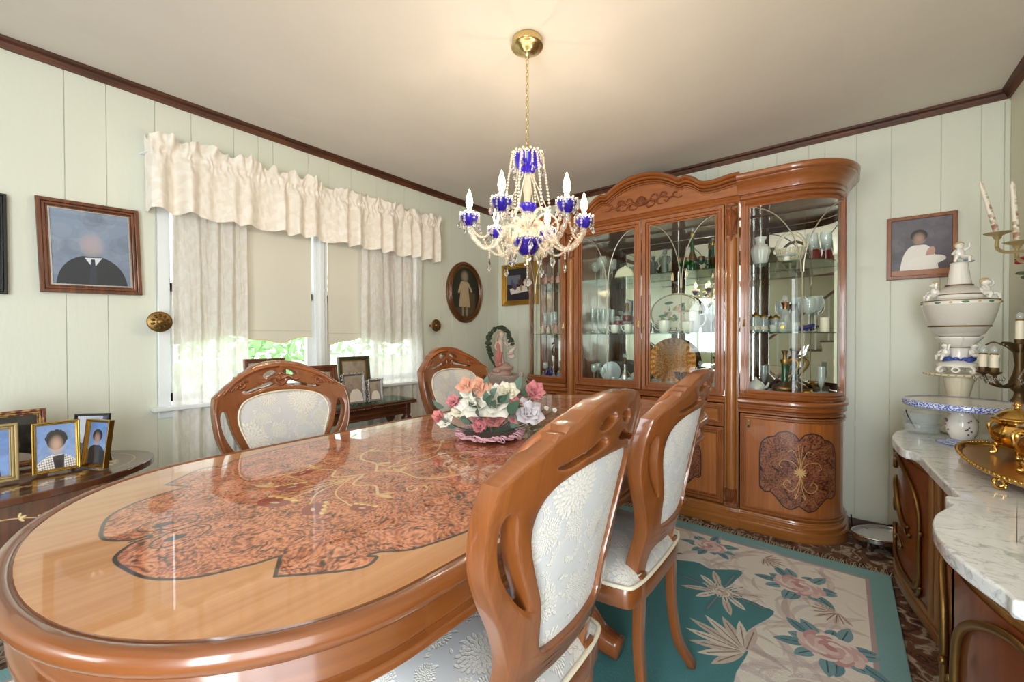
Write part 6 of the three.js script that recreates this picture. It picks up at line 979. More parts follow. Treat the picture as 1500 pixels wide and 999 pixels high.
teaVessel('sugar_bowl', 'gold two handled sugar bowl with finial lid beside the candelabra', [0.487, TOPY + 0.0425, -2.255], 0.92, 0.62, false); teaVessel('teapot', 'gold teapot cut by the picture edge, standing on the tray', [0.500, TOPY + 0.0425, -1.985], 1.0, 0.5, true);
{ // electric candelabrum with prisms
  const c = [0.602, TOPY, -2.77], t = thing('table_candelabra', 'dark brass candelabra with electric candles and crystal prisms behind the gold tray', 'candelabra', c);
  part('base', lathe([[0, 0], [0.07, 0], [0.072, 0.012], [0.05, 0.022], [0.04, 0.05], [0.05, 0.07], [0.022, 0.09], [0.02, 0.11]], 30, 0.05, 10), M.antique, t);
  part('stem', lathe([[0.018, 0.10], [0.03, 0.13], [0.034, 0.17], [0.018, 0.20], [0.014, 0.22], [0.026, 0.235], [0.032, 0.265], [0.02, 0.30], [0.014, 0.34], [0.02, 0.40], [0.024, 0.43]], 24), M.bronze, t);
  const cup = (x, y, z) => lathe([[0.004, y - 0.014], [0.014, y - 0.008], [0.024, y], [0.024, y + 0.003], [0.016, y + 0.002], [0.016, y + 0.022], [0.0135, y + 0.022]], 20).translate(x, 0, z);
  const candle = (x, y, z, h) => { const k = new THREE.Group(); k.name = 'electric_candle'; k.position.set(x, y, z); t.add(k); part('sleeve', merge([cyl(0.0135, 0.0135, h, 0, h / 2, 0, 18), ball(0.004, 0.012, h * 0.9, 0.004, 6, 2), ball(0.004, -0.008, h * 0.92, 0.010, 6, 1.6)]), M.candleWax, k); part('collar', cyl(0.0125, 0.0145, 0.006, 0, h + 0.002, 0, 16), M.antique, k); part('bulb', lathe([[0.006, h + 0.004], [0.011, h + 0.012], [0.0125, h + 0.02], [0.009, h + 0.030], [0.003, h + 0.036], [0, h + 0.037]], 16), M.glassware, k, 'unlit clear bulb'); };
  const arms = [[-1.22, 0.120, 0.30], [-0.80, 0.125, 0.30], [0.1, 0.10, 0.30]];
  for (const [a, R, y] of arms) { const s = Math.sin(a), q = Math.cos(a); part('arm', tube([[s * 0.015, 0.27, q * 0.015], [s * R * 0.45, 0.245, q * R * 0.45], [s * R * 0.85, 0.262, q * R * 0.85], [s * R, y, q * R]], 0.006, { n: 8, seg: 20 }), M.bronze, t); part('drip_pan', cup(s * R, y + 0.008, q * R), M.bronze, t); candle(s * R, y + 0.018, q * R, 0.068); for (let j = 0; j < 8; j++) { const b = j / 8 * TAU, g = flat(new THREE.OctahedronGeometry(0.008, 0)); g.scale(0.6, 1.7, 0.6); part('prism', mv(g, s * R + Math.sin(b) * 0.028, y - 0.018 - (j % 2) * 0.012, q * R + Math.cos(b) * 0.028), M.prism, t); } }
  part('drip_pan', cup(0, 0.43, 0), M.bronze, t); candle(0, 0.45, 0, 0.082);
  for (let k = 0; k < 6; k++) { const a = k / 6 * TAU + 0.4, s = Math.sin(a), q = Math.cos(a); part('leaf', tube([[s * 0.012, 0.39, q * 0.012], [s * 0.04, 0.42, q * 0.04], [s * 0.075, 0.438, q * 0.075], [s * 0.098, 0.425, q * 0.098]], (z) => [0.003, 0.013 * Math.sin(PI * (0.15 + z * 0.82))], { n: 8, seg: 14, up: [0, 1, 0] }), M.bronze, t); }
  const bd = []; for (let k = 0; k < 22; k++) bd.push(ball(0.004, 0.006 + 0.022 * Math.sin(k * 0.14 + 1), 0.42 - k * 0.0065, 0.026 + k * 0.0006, 6)); part('bead_strand', merge(bd), M.crystal, t);
}
{ // brass wall sconce with wrapped tapers
  const c = [XR, 1.40, -2.02], t = thing('wall_sconce', 'pale brass wall sconce with leaning print wrapped taper candles and a red silk rose', 'sconce', c);
  part('backplate', merge([mv(rot(lathe([[0, 0], [0.05, 0], [0.052, 0.006], [0.04, 0.014], [0.02, 0.02], [0, 0.024]], 30), 0, 0, PI / 2), 0, 0, 0), mv(ball(0.03, -0.01, 0.08, 0, 12, 1.6, 0.3, 0.7), 0, 0, 0), mv(ball(0.03, -0.01, -0.08, 0, 12, 1.6, 0.3, 0.7), 0, 0, 0)]), M.paleGold, t);
  const wrap = std({ roughness: 0.5, map: pixelTex(64, 256, (u, v) => { const k = N1(u * 6, v * 18) + 0.5 * N2(u * 14, v * 50); return k > 0.62 ? [158, 104, 84] : k > 0.22 ? [186, 170, 144] : [238, 230, 216]; }, 1, 1) });
  const holder = (px, py, tx, ty, depth) => {
    const p0 = pix(px, py, depth), p1 = pix(tx, ty, depth), L = (p) => [p[0] - c[0], p[1] - c[1], p[2] - c[2]], a = L(p0), b = L(p1);
    part('arm', tube([[-0.015, -0.03, 0], [a[0] * 0.45, a[1] - 0.115, a[2] * 0.45], [a[0] * 0.8, a[1] - 0.105, a[2] * 0.8], [a[0], a[1] - 0.06, a[2]], [a[0], a[1] - 0.015, a[2]]], 0.007, { n: 8, seg: 26 }), M.paleGold, t);
    part('socket', lathe([[0.006, -0.022], [0.012, -0.016], [0.016, -0.004], [0.042, 0.006], [0.044, 0.009], [0.020, 0.006], [0.013, 0.008]], 24, 0.12, 8, 0.4, 1).translate(...a), M.paleGold, t);
    part('taper_candle', tube([a, [lerp(a[0], b[0], 0.5), lerp(a[1], b[1], 0.5), lerp(a[2], b[2], 0.5)], b], (k) => 0.0105 * (1 - 0.25 * k) * (k > 0.97 ? 0.5 : 1), { n: 12, seg: 40 }), wrap, t, 'candle wrapped in printed ivory film');
  };
  holder(1461, 344, 1436, 266, 1.86); holder(1490, 357, 1483, 266, 1.80);
  const petal = []; for (let k = 0; k < 7; k++) petal.push(ball(0.014, Math.sin(k) * 0.014, Math.cos(k * 1.7) * 0.010, Math.cos(k) * 0.014, 8, 0.6)); const fl = part('silk_rose', merge(petal), std({ color: 0x9c2430, roughness: 0.7 }), t, 'dark red silk rose'); const q = pix(1499, 382, 1.84); fl.position.set(q[0] - c[0], q[1] - c[1], q[2] - c[2]);
  const lf = part('silk_leaf', merge([ball(0.02, 0, 0, 0, 8, 0.4, 1, 0.6), ball(0.016, 0.01, -0.02, 0.01, 8, 0.5)]), std({ color: 0x4c5f34, roughness: 0.8 }), t); const q2 = pix(1497, 400, 1.84); lf.position.set(q2[0] - c[0], q2[1] - c[1], q2[2] - c[2]);
}
{ // chrome rimmed tray lying on the carpet with its cord
  const t = thing('floor_tray', 'oval chrome rimmed tray lying on the carpet beside the china cabinet', 'tray', [0.19, 0, -3.06]);
  const pl = superE(0.125, 0.17, 2.2, 60); const pan = extr(pl, 0.008); rot(pan, -PI / 2); const tilt = (g) => { rot(g, 0, -0.5, 0); rot(g, -0.10, 0, 0.06); return mv(g, 0, 0.055, 0); };
  part('tray_base', tilt(pan), std({ color: 0xdfe3e4, roughness: 0.3 }), t); part('rim', tilt(tube(pl.map(([x, z]) => [x, 0.022, z]), [0.006, 0.006], { n: 8, seg: 90, closed: true, caps: false })), M.chrome, t); part('gallery', tilt(sweep(pl, [[-0.004, -0.004], [0.002, 0.0], [0.002, 0.022], [-0.002, 0.022], [-0.004, 0.004]], { closed: true, side: -1 })), M.chrome, t);
  part('support_feet', merge([[-0.07, 0.1], [0.07, 0.1], [-0.07, -0.1], [0.07, -0.1]].map(([x, z]) => cyl(0.008, 0.010, 0.05, x, 0.026, z, 10))), M.chrome, t);
}
solo('power_cord', tube([[0.05, 0.07, -3.29], [0.055, 0.02, -3.25], [0.065, 0.006, -3.14], [0.08, 0.006, -3.20], [0.16, 0.02, -3.27], [0.24, 0.07, -3.25], [0.32, 0.045, -3.20], [0.36, 0.006, -3.14]], 0.0035, { n: 6, seg: 60 }), M.black, 'thin black power cord trailing from behind the china cabinet', 'cord');
// ---------------------------------------------------------------- inlaid oval side table under the portrait
const darkInlay = (W, H, w, h, fn) => texOf(canvasOf(w, h, (c) => { const im = c.createImageData(w, h), d = im.data; for (let y = 0; y < h; y++) for (let x = 0; x < w; x++) { const q = veneerAt(x / w * W, y / h * H, [108, 60, 26], [58, 28, 14]), i = (y * w + x) * 4; d[i] = q[0]; d[i + 1] = q[1]; d[i + 2] = q[2]; d[i + 3] = 255; } c.putImageData(im, 0, 0); c.setTransform(w / W, 0, 0, h / H, 0, 0); c.lineCap = 'round'; fn(c); }));
const vine = (c, x, y, L, a, s) => { c.save(); c.translate(x, y); c.rotate(a); c.strokeStyle = '#d8b679'; c.lineWidth = 0.003; c.beginPath(); for (let i = 0; i <= 40; i++) { const q = i / 40, X = (q - 0.5) * L, Y = Math.sin(q * 9) * 0.014 * s; i ? c.lineTo(X, Y) : c.moveTo(X, Y); } c.stroke(); for (let i = 0; i < 9; i++) { const q = (i + 0.5) / 9, X = (q - 0.5) * L, Y = Math.sin(q * 9) * 0.014 * s; c.fillStyle = i % 2 ? '#e3c892' : '#c9a15e'; for (let k = 0; k < (i % 3 ? 3 : 6); k++) { c.beginPath(); c.ellipse(X + Math.cos(k * 1.05 + i) * 0.010, Y + Math.sin(k * 1.05 + i) * 0.010, 0.008, 0.0035, k * 1.05 + i, 0, TAU); c.fill(); } } c.restore(); };
{
  const C = [-2.43, 0, 0.0], A = 0.325, B = 0.455, Y = 0.645, t = thing('side_table', 'dark oval drop leaf side table with pale floral marquetry under the portrait', 'table', C);
  const topTex = darkInlay(2 * A, 2 * B, 384, 560, (c) => { c.strokeStyle = '#caa566'; c.lineWidth = 0.003; c.beginPath(); c.ellipse(A, B, A * 0.84, B * 0.86, 0, 0, TAU); c.stroke(); for (let k = 0; k < 10; k++) { const a = k / 10 * TAU; vine(c, A + Math.cos(a) * A * 0.66, B + Math.sin(a) * B * 0.7, 0.2, a + PI / 2, 1); } vine(c, A, B, 0.4, PI / 2, 1.6); });
  const g = extr(superE(A, B, 2, 90), 0.018, { bevel: 0.005, bs: 3 }); rot(g, -PI / 2); mv(g, 0, Y - 0.022, 0); const p = g.attributes.position, uv = g.attributes.uv; for (let i = 0; i < p.count; i++) uv.setXY(i, (p.getX(i) + A) / (2 * A), (p.getZ(i) + B) / (2 * B));
  part('tabletop', g, phy({ map: topTex, roughness: 0.3, clearcoat: 1, clearcoatRoughness: 0.04 }), t);
  part('apron', grain(sweep(superE(A - 0.08, B - 0.1, 2.6, 60), [[-0.02, Y - 0.10], [0, Y - 0.10], [0, Y - 0.022], [-0.02, Y - 0.022]], { closed: true, side: -1 }), 'y', 2), M.walnut, t);
  const half = [...Array(31)].map((_, i) => { const a = PI * i / 30; return [Math.cos(a) * 0.44, -Math.sin(a) * 0.27]; });
  const leafTex = darkInlay(0.9, 0.3, 512, 176, (c) => { c.strokeStyle = '#caa566'; c.lineWidth = 0.003; for (const k of [0.42, 0.30]) { c.beginPath(); c.ellipse(0.45, 0, k, k * 0.62, 0, 0, PI); c.stroke(); } vine(c, 0.2, 0.11, 0.28, 0.55, 1); vine(c, 0.7, 0.11, 0.28, -0.55, 1); vine(c, 0.45, 0.225, 0.3, 0, 1); vine(c, 0.45, 0.07, 0.5, 0, 1.2); });
  const lf = extr(half, 0.014, { bevel: 0.003 }); { const q = lf.attributes.position, w = lf.attributes.uv; for (let i = 0; i < q.count; i++) w.setXY(i, q.getX(i) / 0.9 + 0.5, 1 + q.getY(i) / 0.3); } rot(lf, 0, PI / 2); rot(lf, 0, 0, 0.06); mv(lf, A - 0.062, Y - 0.024, 0);
  part('drop_leaf', lf, phy({ map: leafTex, roughness: 0.3, clearcoat: 1, clearcoatRoughness: 0.05 }), t, 'hanging leaf with pale floral inlay');
  for (const [x, z] of [[0.10, 0.30], [0.10, -0.30], [-0.22, 0.26], [-0.22, -0.26]]) part('leg', grain(tube([[x, Y - 0.03, z], [x * 1.05, 0.4, z * 1.05], [x * 0.95, 0.12, z * 0.98], [x * 1.1, 0.012, z * 1.1]], (k) => lerp(0.024, 0.012, k), { sq: 4, seg: 18, up: [1, 0, 0] }), 'y', 2), M.walnut, t);
}
// ---------------------------------------------------------------- standing photograph frames
function stand(t, px, py, ys, turn, h, lean = 0.17, tx = null) { const p = tx ?? onY(px, py, ys); t.position.set(p[0], ys + h / 2 * Math.cos(lean) + 0.006, p[2]); t.rotation.set(-lean, turn, 0, 'YXZ'); return t; }
const plaid = (c, X, Y, R, w, h) => { c.save(); c.beginPath(); c.moveTo(X - R * 2.4, h); c.quadraticCurveTo(X - R * 2.2, Y + R * 1.9, X - R * 0.8, Y + R * 1.4); c.lineTo(X + R * 0.8, Y + R * 1.4); c.quadraticCurveTo(X + R * 2.2, Y + R * 1.9, X + R * 2.4, h); c.clip(); c.strokeStyle = '#5a5560'; c.lineWidth = 2; for (let i = -20; i < 40; i++) { c.beginPath(); c.moveTo(i * 12, 0); c.lineTo(i * 12 + 30, h); c.moveTo(0, i * 12); c.lineTo(w, i * 12 - 20); c.stroke(); } c.fillStyle = '#2c2622'; c.beginPath(); c.moveTo(X - R * 0.5, Y + R * 1.5); c.lineTo(X + R * 0.9, Y + R * 1.4); c.lineTo(X + R * 0.8, h); c.lineTo(X - R * 0.2, h); c.fill(); c.restore(); };
const ST = 0.6465, FRG = 'photo frames on the inlaid side table';
const sf = (...a) => stand(...a);
M.frameGold = std({ color: 0xb08c46, metalness: 1, roughness: 0.25 });
sf(picture('photo_frame', 'gold metal photo frame with a curly haired sitter in plaid on the side table', 'photo frame', 0.126, 0.190, 0.012, M.frameGold, portrait(200, 220, { bg: ['#6f8fc4', '#8fa8d4'], cloth: '#e9e2da', hair: '#1a1614', curl: 1, x: 0.5, y: 0.42, r: 0.22, skin: '#c9a596', seed: 15, over: plaid }), { strut: 1, d: 0.016, group: FRG }), 84, 692, ST, PI / 2, 0.19, 0.15, [-2.375, 0, -0.158]);
sf(picture('photo_frame', 'narrow gold photo frame with a dark haired sitter, hinged beside the curly haired portrait', 'photo frame', 0.128, 0.186, 0.012, M.frameGold, portrait(128, 200, { bg: ['#5f86c0', '#86a6d6'], cloth: '#23262e', hair: '#161312', x: 0.42, y: 0.36, r: 0.22, skin: '#b5978a', seed: 16 }), { strut: 1, d: 0.016, group: FRG }), 137, 688, ST, 0.42, 0.186, 0.12, [-2.322, 0, -0.272]);
sf(picture('photo_frame', 'tan frame with a sitter in a plum jumper at the side table edge', 'photo frame', 0.17, 0.205, 0.022, M.frameTan, portrait(160, 200, { bg: ['#5f86c8', '#7d9cd2'], cloth: '#5b3348', x: 0.4, y: 0.36, r: 0.17, skin: '#bfa3a0', seed: 17 }), { strut: 1, d: 0.016, group: FRG }), 0, 702, ST, PI / 2 + 0.04, 0.205, 0.15, [-2.345, 0, 0.022]);
sf(picture('photo_frame', 'dark narrow frame standing edge on behind the hinged gold frames', 'photo frame', 0.13, 0.19, 0.010, M.black, texOf(canvasOf(64, 96, (c) => { c.fillStyle = '#2a3048'; c.fillRect(0, 0, 64, 96); c.fillStyle = '#c8c4c8'; c.fillRect(40, 60, 20, 36); })), { strut: 1, d: 0.012, group: FRG }), 150, 680, ST, PI / 2 - 0.75, 0.19, 0.12, [-2.50, 0, -0.27]);
sf(picture('photo_frame', 'large mottled gilt frame with a dark photograph behind the other side table frames', 'photo frame', 0.225, 0.225, 0.024, std({ roughness: 0.45, metalness: 0.3, map: pixelTex(128, 128, (u, v) => fbm(N1, u * 12, v * 12, 3) > 0.05 ? [188, 150, 88] : [120, 66, 52]) }), portrait(128, 140, { bg: ['#2c2a28', '#1c1b1a'], cloth: '#e6e0da', x: 0.6, y: 0.6, r: 0.16, skin: '#a89088', seed: 19 }), { strut: 1, d: 0.02, group: FRG }), 40, 690, ST, PI / 2 + 0.06, 0.225, 0.13, [-2.56, 0, -0.03]);

// ---------------------------------------------------------------- carved console table below the window
const CON = { x0: -2.715, x1: -2.435, z0: -1.945, z1: -0.86, y: 0.715 };
{
  const xc = (CON.x0 + CON.x1) / 2, zc = (CON.z0 + CON.z1) / 2, W = CON.x1 - CON.x0, L = CON.z1 - CON.z0, t = thing('console_table', 'dark carved console table with rope edge and turned legs below the window', 'table');
  part('tabletop', grain(box(W, 0.022, L, xc, CON.y - 0.011, zc, 0.005), 'z', 2), M.walnut, t);
  const rp = []; for (let z = CON.z0 + 0.008; z < CON.z1; z += 0.016) rp.push(ball(0.009, CON.x1 - 0.001, CON.y - 0.020, z, 7, 0.9, 0.8, 1.0)); for (let x = CON.x0 + 0.01; x < CON.x1; x += 0.016) rp.push(ball(0.009, x, CON.y - 0.020, CON.z0 + 0.001, 7, 0.9)); part('rope_edge', merge(rp), M.walnut, t);
  part('apron', grain(merge([box(0.02, 0.07, L - 0.07, CON.x1 - 0.035, CON.y - 0.065, zc, 0.004), box(0.014, 0.014, L - 0.08, CON.x1 - 0.024, CON.y - 0.062, zc, 0.005), box(0.014, 0.012, L - 0.08, CON.x1 - 0.024, CON.y - 0.094, zc, 0.004), box(W - 0.08, 0.07, 0.02, xc, CON.y - 0.065, CON.z0 + 0.035), box(W - 0.08, 0.07, 0.02, xc, CON.y - 0.065, CON.z1 - 0.035)]), 'z', 2), M.walnut, t);
  for (const x of [CON.x1 - 0.045, CON.x0 + 0.04]) for (const z of [CON.z0 + 0.06, CON.z1 - 0.06]) part('leg', lathe([[0.02, 0], [0.026, 0.02], [0.018, 0.05], [0.026, 0.10], [0.022, 0.3], [0.030, 0.46], [0.018, 0.53], [0.034, 0.555], [0.036, 0.585], [0.022, 0.60], [0.03, 0.615], [0.03, CON.y - 0.022]], 20).translate(x, 0, z), M.walnut, t);
  part('stretcher', grain(box(0.03, 0.05, L - 0.14, CON.x0 + 0.04, 0.12, zc, 0.005), 'z', 2), M.walnut, t);
}
solo('lace_runner', planar(box(0.20, 0.002, 0.88, -2.575, CON.y + 0.0015, -1.42), 'x', 'z', 4), std({ color: 0xe9e6dc, roughness: 0.85 }), 'white cloth runner on the console table', 'runner');
solo('glass_plate', box(0.26, 0.004, 0.99, -2.575, CON.y + 0.0050, -1.4375, 0.001), M.shelfGlass, 'clear glass sheet covering the console table top', 'glass');
{
  const Yc = CON.y + 0.0072, K = 'photo frames on the console table', sepia = (seed, x = 0.55) => portrait(128, 160, { bg: ['#b7aa98', '#8d8172'], cloth: '#efe9e2', x, y: 0.36, r: 0.15, skin: '#b59d8c', seed });
  const ornate = (t, w, h) => { const g = []; for (let k = 0; k < 26; k++) { const per = 2 * (w + h), d = k / 26 * per; let x, y; if (d < w) { x = d - w / 2; y = -h / 2; } else if (d < w + h) { x = w / 2; y = d - w - h / 2; } else if (d < 2 * w + h) { x = w / 2 - (d - w - h); y = h / 2; } else { x = -w / 2; y = h / 2 - (d - 2 * w - h); } g.push(k % 2 ? ring(0.008, 0.0028, x, y, 0.008, 12, 5) : ball(0.008, x, y, 0.008, 7, 1, 1, 0.6)); } part('filigree', merge(g), M.silver, t); return t; };
  const at = (px, py) => onY(px, py, Yc);
  sf(ornate(picture('photo_frame', 'silver filigree frame with a wedding photograph on the console table', 'photo frame', 0.150, 0.196, 0.014, M.silver, sepia(25, 0.6), { strut: 1, d: 0.014, group: K }), 0.15, 0.196), 515, 592, Yc, PI / 2 - 0.05, 0.20, 0.15, [-2.505, 0, -1.482]);
  sf(ornate(picture('photo_frame', 'smallest silver filigree frame beside the wedding photograph frame', 'photo frame', 0.104, 0.145, 0.013, M.silver, sepia(26, 0.5), { strut: 1, d: 0.014, group: K }), 0.104, 0.145), 546, 586, Yc, PI / 2 - 0.1, 0.149, 0.15, [-2.505, 0, -1.642]);
  sf(picture('photo_frame', 'dark green and gilt frame standing behind the silver filigree frames', 'photo frame', 0.23, 0.305, 0.026, std({ color: 0x5b5a44, metalness: 0.55, roughness: 0.35 }), sepia(27, 0.6), { strut: 1, d: 0.018, liner: M.goldTrim, group: K }), 520, 590, Yc, PI / 2, 0.305, 0.12, [-2.625, 0, -1.56]);
  sf(picture('photo_frame', 'wide brown wooden frame with inner border beside the silver frames', 'photo frame', 0.24, 0.26, 0.038, M.frameBrown, sepia(28, 0.5), { strut: 1, d: 0.02, liner: M.frameOak, group: K }), 465, 605, Yc, PI / 2, 0.26, 0.15, [-2.575, 0, -1.288]);
  sf(picture('photo_frame', 'brown wooden frame on the console table showing above the chair crest', 'photo frame', 0.22, 0.315, 0.024, M.frameBrown, sepia(29, 0.5), { strut: 1, d: 0.018, group: K }), 392, 600, Yc, PI / 2, 0.315, 0.12, [-2.615, 0, -0.995]);
}

// ---------------------------------------------------------------- corner pedestal, planter and figurine
{
  const C = [-2.43, 0, -2.90], stone = std({ roughness: 0.6, map: pixelTex(128, 128, (u, v) => { const k = fbm(N1, u * 6, v * 6, 4); return mix3([178, 160, 154], [205, 190, 184], clamp(0.5 + k, 0, 1)); }, 2, 2) });
  const ped = thing('pedestal', 'mauve grey stone look pedestal in the room corner', 'pedestal', C);
  part('foot', box(0.30, 0.06, 0.30, 0, 0.03, 0, 0.01), stone, ped); part('shaft', lathe([[0.10, 0.06], [0.085, 0.12], [0.075, 0.3], [0.08, 0.5], [0.10, 0.58]], 36, 0.05, 16), stone, ped); part('capital', merge([box(0.25, 0.03, 0.25, 0, 0.595, 0, 0.006), box(0.30, 0.028, 0.30, 0, 0.624, 0, 0.006), box(0.27, 0.04, 0.27, 0, 0.66, 0, 0.01)]), stone, ped);
  const pl = thing('planter', 'mauve grey shell shaped planter bowl on the corner pedestal', 'planter', [C[0], 0.681, C[2]]);
  const bowl = lathe([[0.10, 0], [0.13, 0.008], [0.16, 0.05], [0.20, 0.11], [0.215, 0.145], [0.205, 0.145], [0.185, 0.11], [0, 0.095]], 60, 0.07, 9, 0.05, 1); bowl.scale(1, 1, 0.72); part('bowl', bowl, stone, pl);
  for (const s of [-1, 1]) part('scroll_ear', tube([[s * 0.17, 0.10, 0], [s * 0.215, 0.15, 0], [s * 0.235, 0.165, 0], [s * 0.24, 0.145, 0], [s * 0.222, 0.14, 0]], 0.012, { n: 8, seg: 18 }), stone, pl);
  const f = thing('figurine', 'painted figurine of a woman with a dove under a leafy arch in the planter', 'figurine', [C[0], 0.799, C[2]], 0.62);
  const pinkish = std({ color: 0xc9a79c, roughness: 0.5 }), gown = std({ color: 0xc98078, roughness: 0.5 }), hair = std({ color: 0xb9a68c, roughness: 0.6 }), green = std({ color: 0x3c4a32, roughness: 0.6 }), pale = std({ color: 0xd8c4b6, roughness: 0.5 });
  part('rock_base', merge([ball(0.09, 0, 0.03, 0, 14, 0.55, 1.1, 0.8), ball(0.065, 0.03, 0.085, 0.01, 12, 0.5, 1.3, 0.8), ball(0.05, -0.03, 0.06, 0.03, 10, 0.6), ball(0.05, 0.01, 0.115, 0.0, 10, 0.5, 1.4)]), pinkish, f);
  part('body', merge([tube([[0.0, 0.12, 0.01], [-0.012, 0.19, 0.012], [-0.01, 0.26, 0.008], [-0.004, 0.315, 0.004], [0.0, 0.345, 0.004]], (k) => [0.048 - 0.020 * k - 0.012 * Math.sin(k * PI), 0.042 - 0.018 * k], { n: 14, seg: 24 }), tube([[-0.002, 0.34, 0.004], [0.004, 0.362, 0.006]], 0.012, { n: 8 }), ball(0.026, 0.008, 0.385, 0.008, 14, 1.2), ball(0.006, 0.010, 0.383, 0.034, 6)]), pale, f);
  part('gown', merge([tube([[-0.02, 0.10, 0.035], [-0.03, 0.18, 0.045], [-0.02, 0.25, 0.03], [-0.026, 0.31, 0.012]], (k) => [0.016, 0.028 - 0.012 * k], { n: 10, seg: 18 }), tube([[0.01, 0.11, 0.04], [-0.004, 0.17, 0.05], [0.008, 0.23, 0.036]], 0.012, { n: 8 })]), gown, f);
  part('arm', tube([[0.03, 0.325, 0.008], [0.056, 0.29, 0.03], [0.078, 0.30, 0.05], [0.09, 0.315, 0.052]], (k) => 0.012 - 0.005 * k, { n: 8, seg: 16 }), pale, f); part('arm', tube([[-0.03, 0.322, 0.008], [-0.052, 0.28, 0.02], [-0.036, 0.25, 0.045]], (k) => 0.012 - 0.005 * k, { n: 8, seg: 16 }), pale, f);
  part('hair', merge([ball(0.03, 0.002, 0.395, -0.006, 12, 1.05), tube([[-0.018, 0.40, -0.006], [-0.04, 0.36, -0.006], [-0.042, 0.30, 0.0]], 0.014, { n: 8 })]), hair, f);
  part('dove', merge([ball(0.02, 0.085, 0.215, 0.03, 10, 0.7, 1.6), tube([[0.08, 0.22, 0.03], [0.11, 0.25, 0.03], [0.13, 0.275, 0.028]], (k) => [0.004, 0.022 * (1 - k * 0.6)], { n: 8 }), tube([[0.07, 0.20, 0.03], [0.10, 0.185, 0.04], [0.12, 0.20, 0.045]], (k) => [0.004, 0.016], { n: 8 })]), pale, f);
  const lv = [], r = rng(17); for (let k = 0; k < 64; k++) { const a = -0.75 + (k / 63) * (PI + 0.75), x = -0.012 - Math.cos(a) * 0.105 * 1, y = 0.30 + Math.sin(a) * 0.155; lv.push(ball(0.017 + r() * 0.008, x + (r() - 0.5) * 0.03, y + (r() - 0.5) * 0.02, -0.022 + (r() - 0.5) * 0.02, 7, 0.6, 1, 0.6)); } lv.push(tube([[-0.03, 0.06, -0.02], [-0.11, 0.2, -0.022], [-0.115, 0.32, -0.022], [-0.05, 0.445, -0.022], [0.04, 0.44, -0.022], [0.092, 0.35, -0.022]], 0.010, { n: 8, seg: 40 }), tube([[0.088, 0.36, -0.02], [0.105, 0.325, -0.02], [0.118, 0.33, -0.02]], 0.009, { n: 7 })); part('leafy_arch', merge(lv), green, f, 'dark green leaf arch');
}
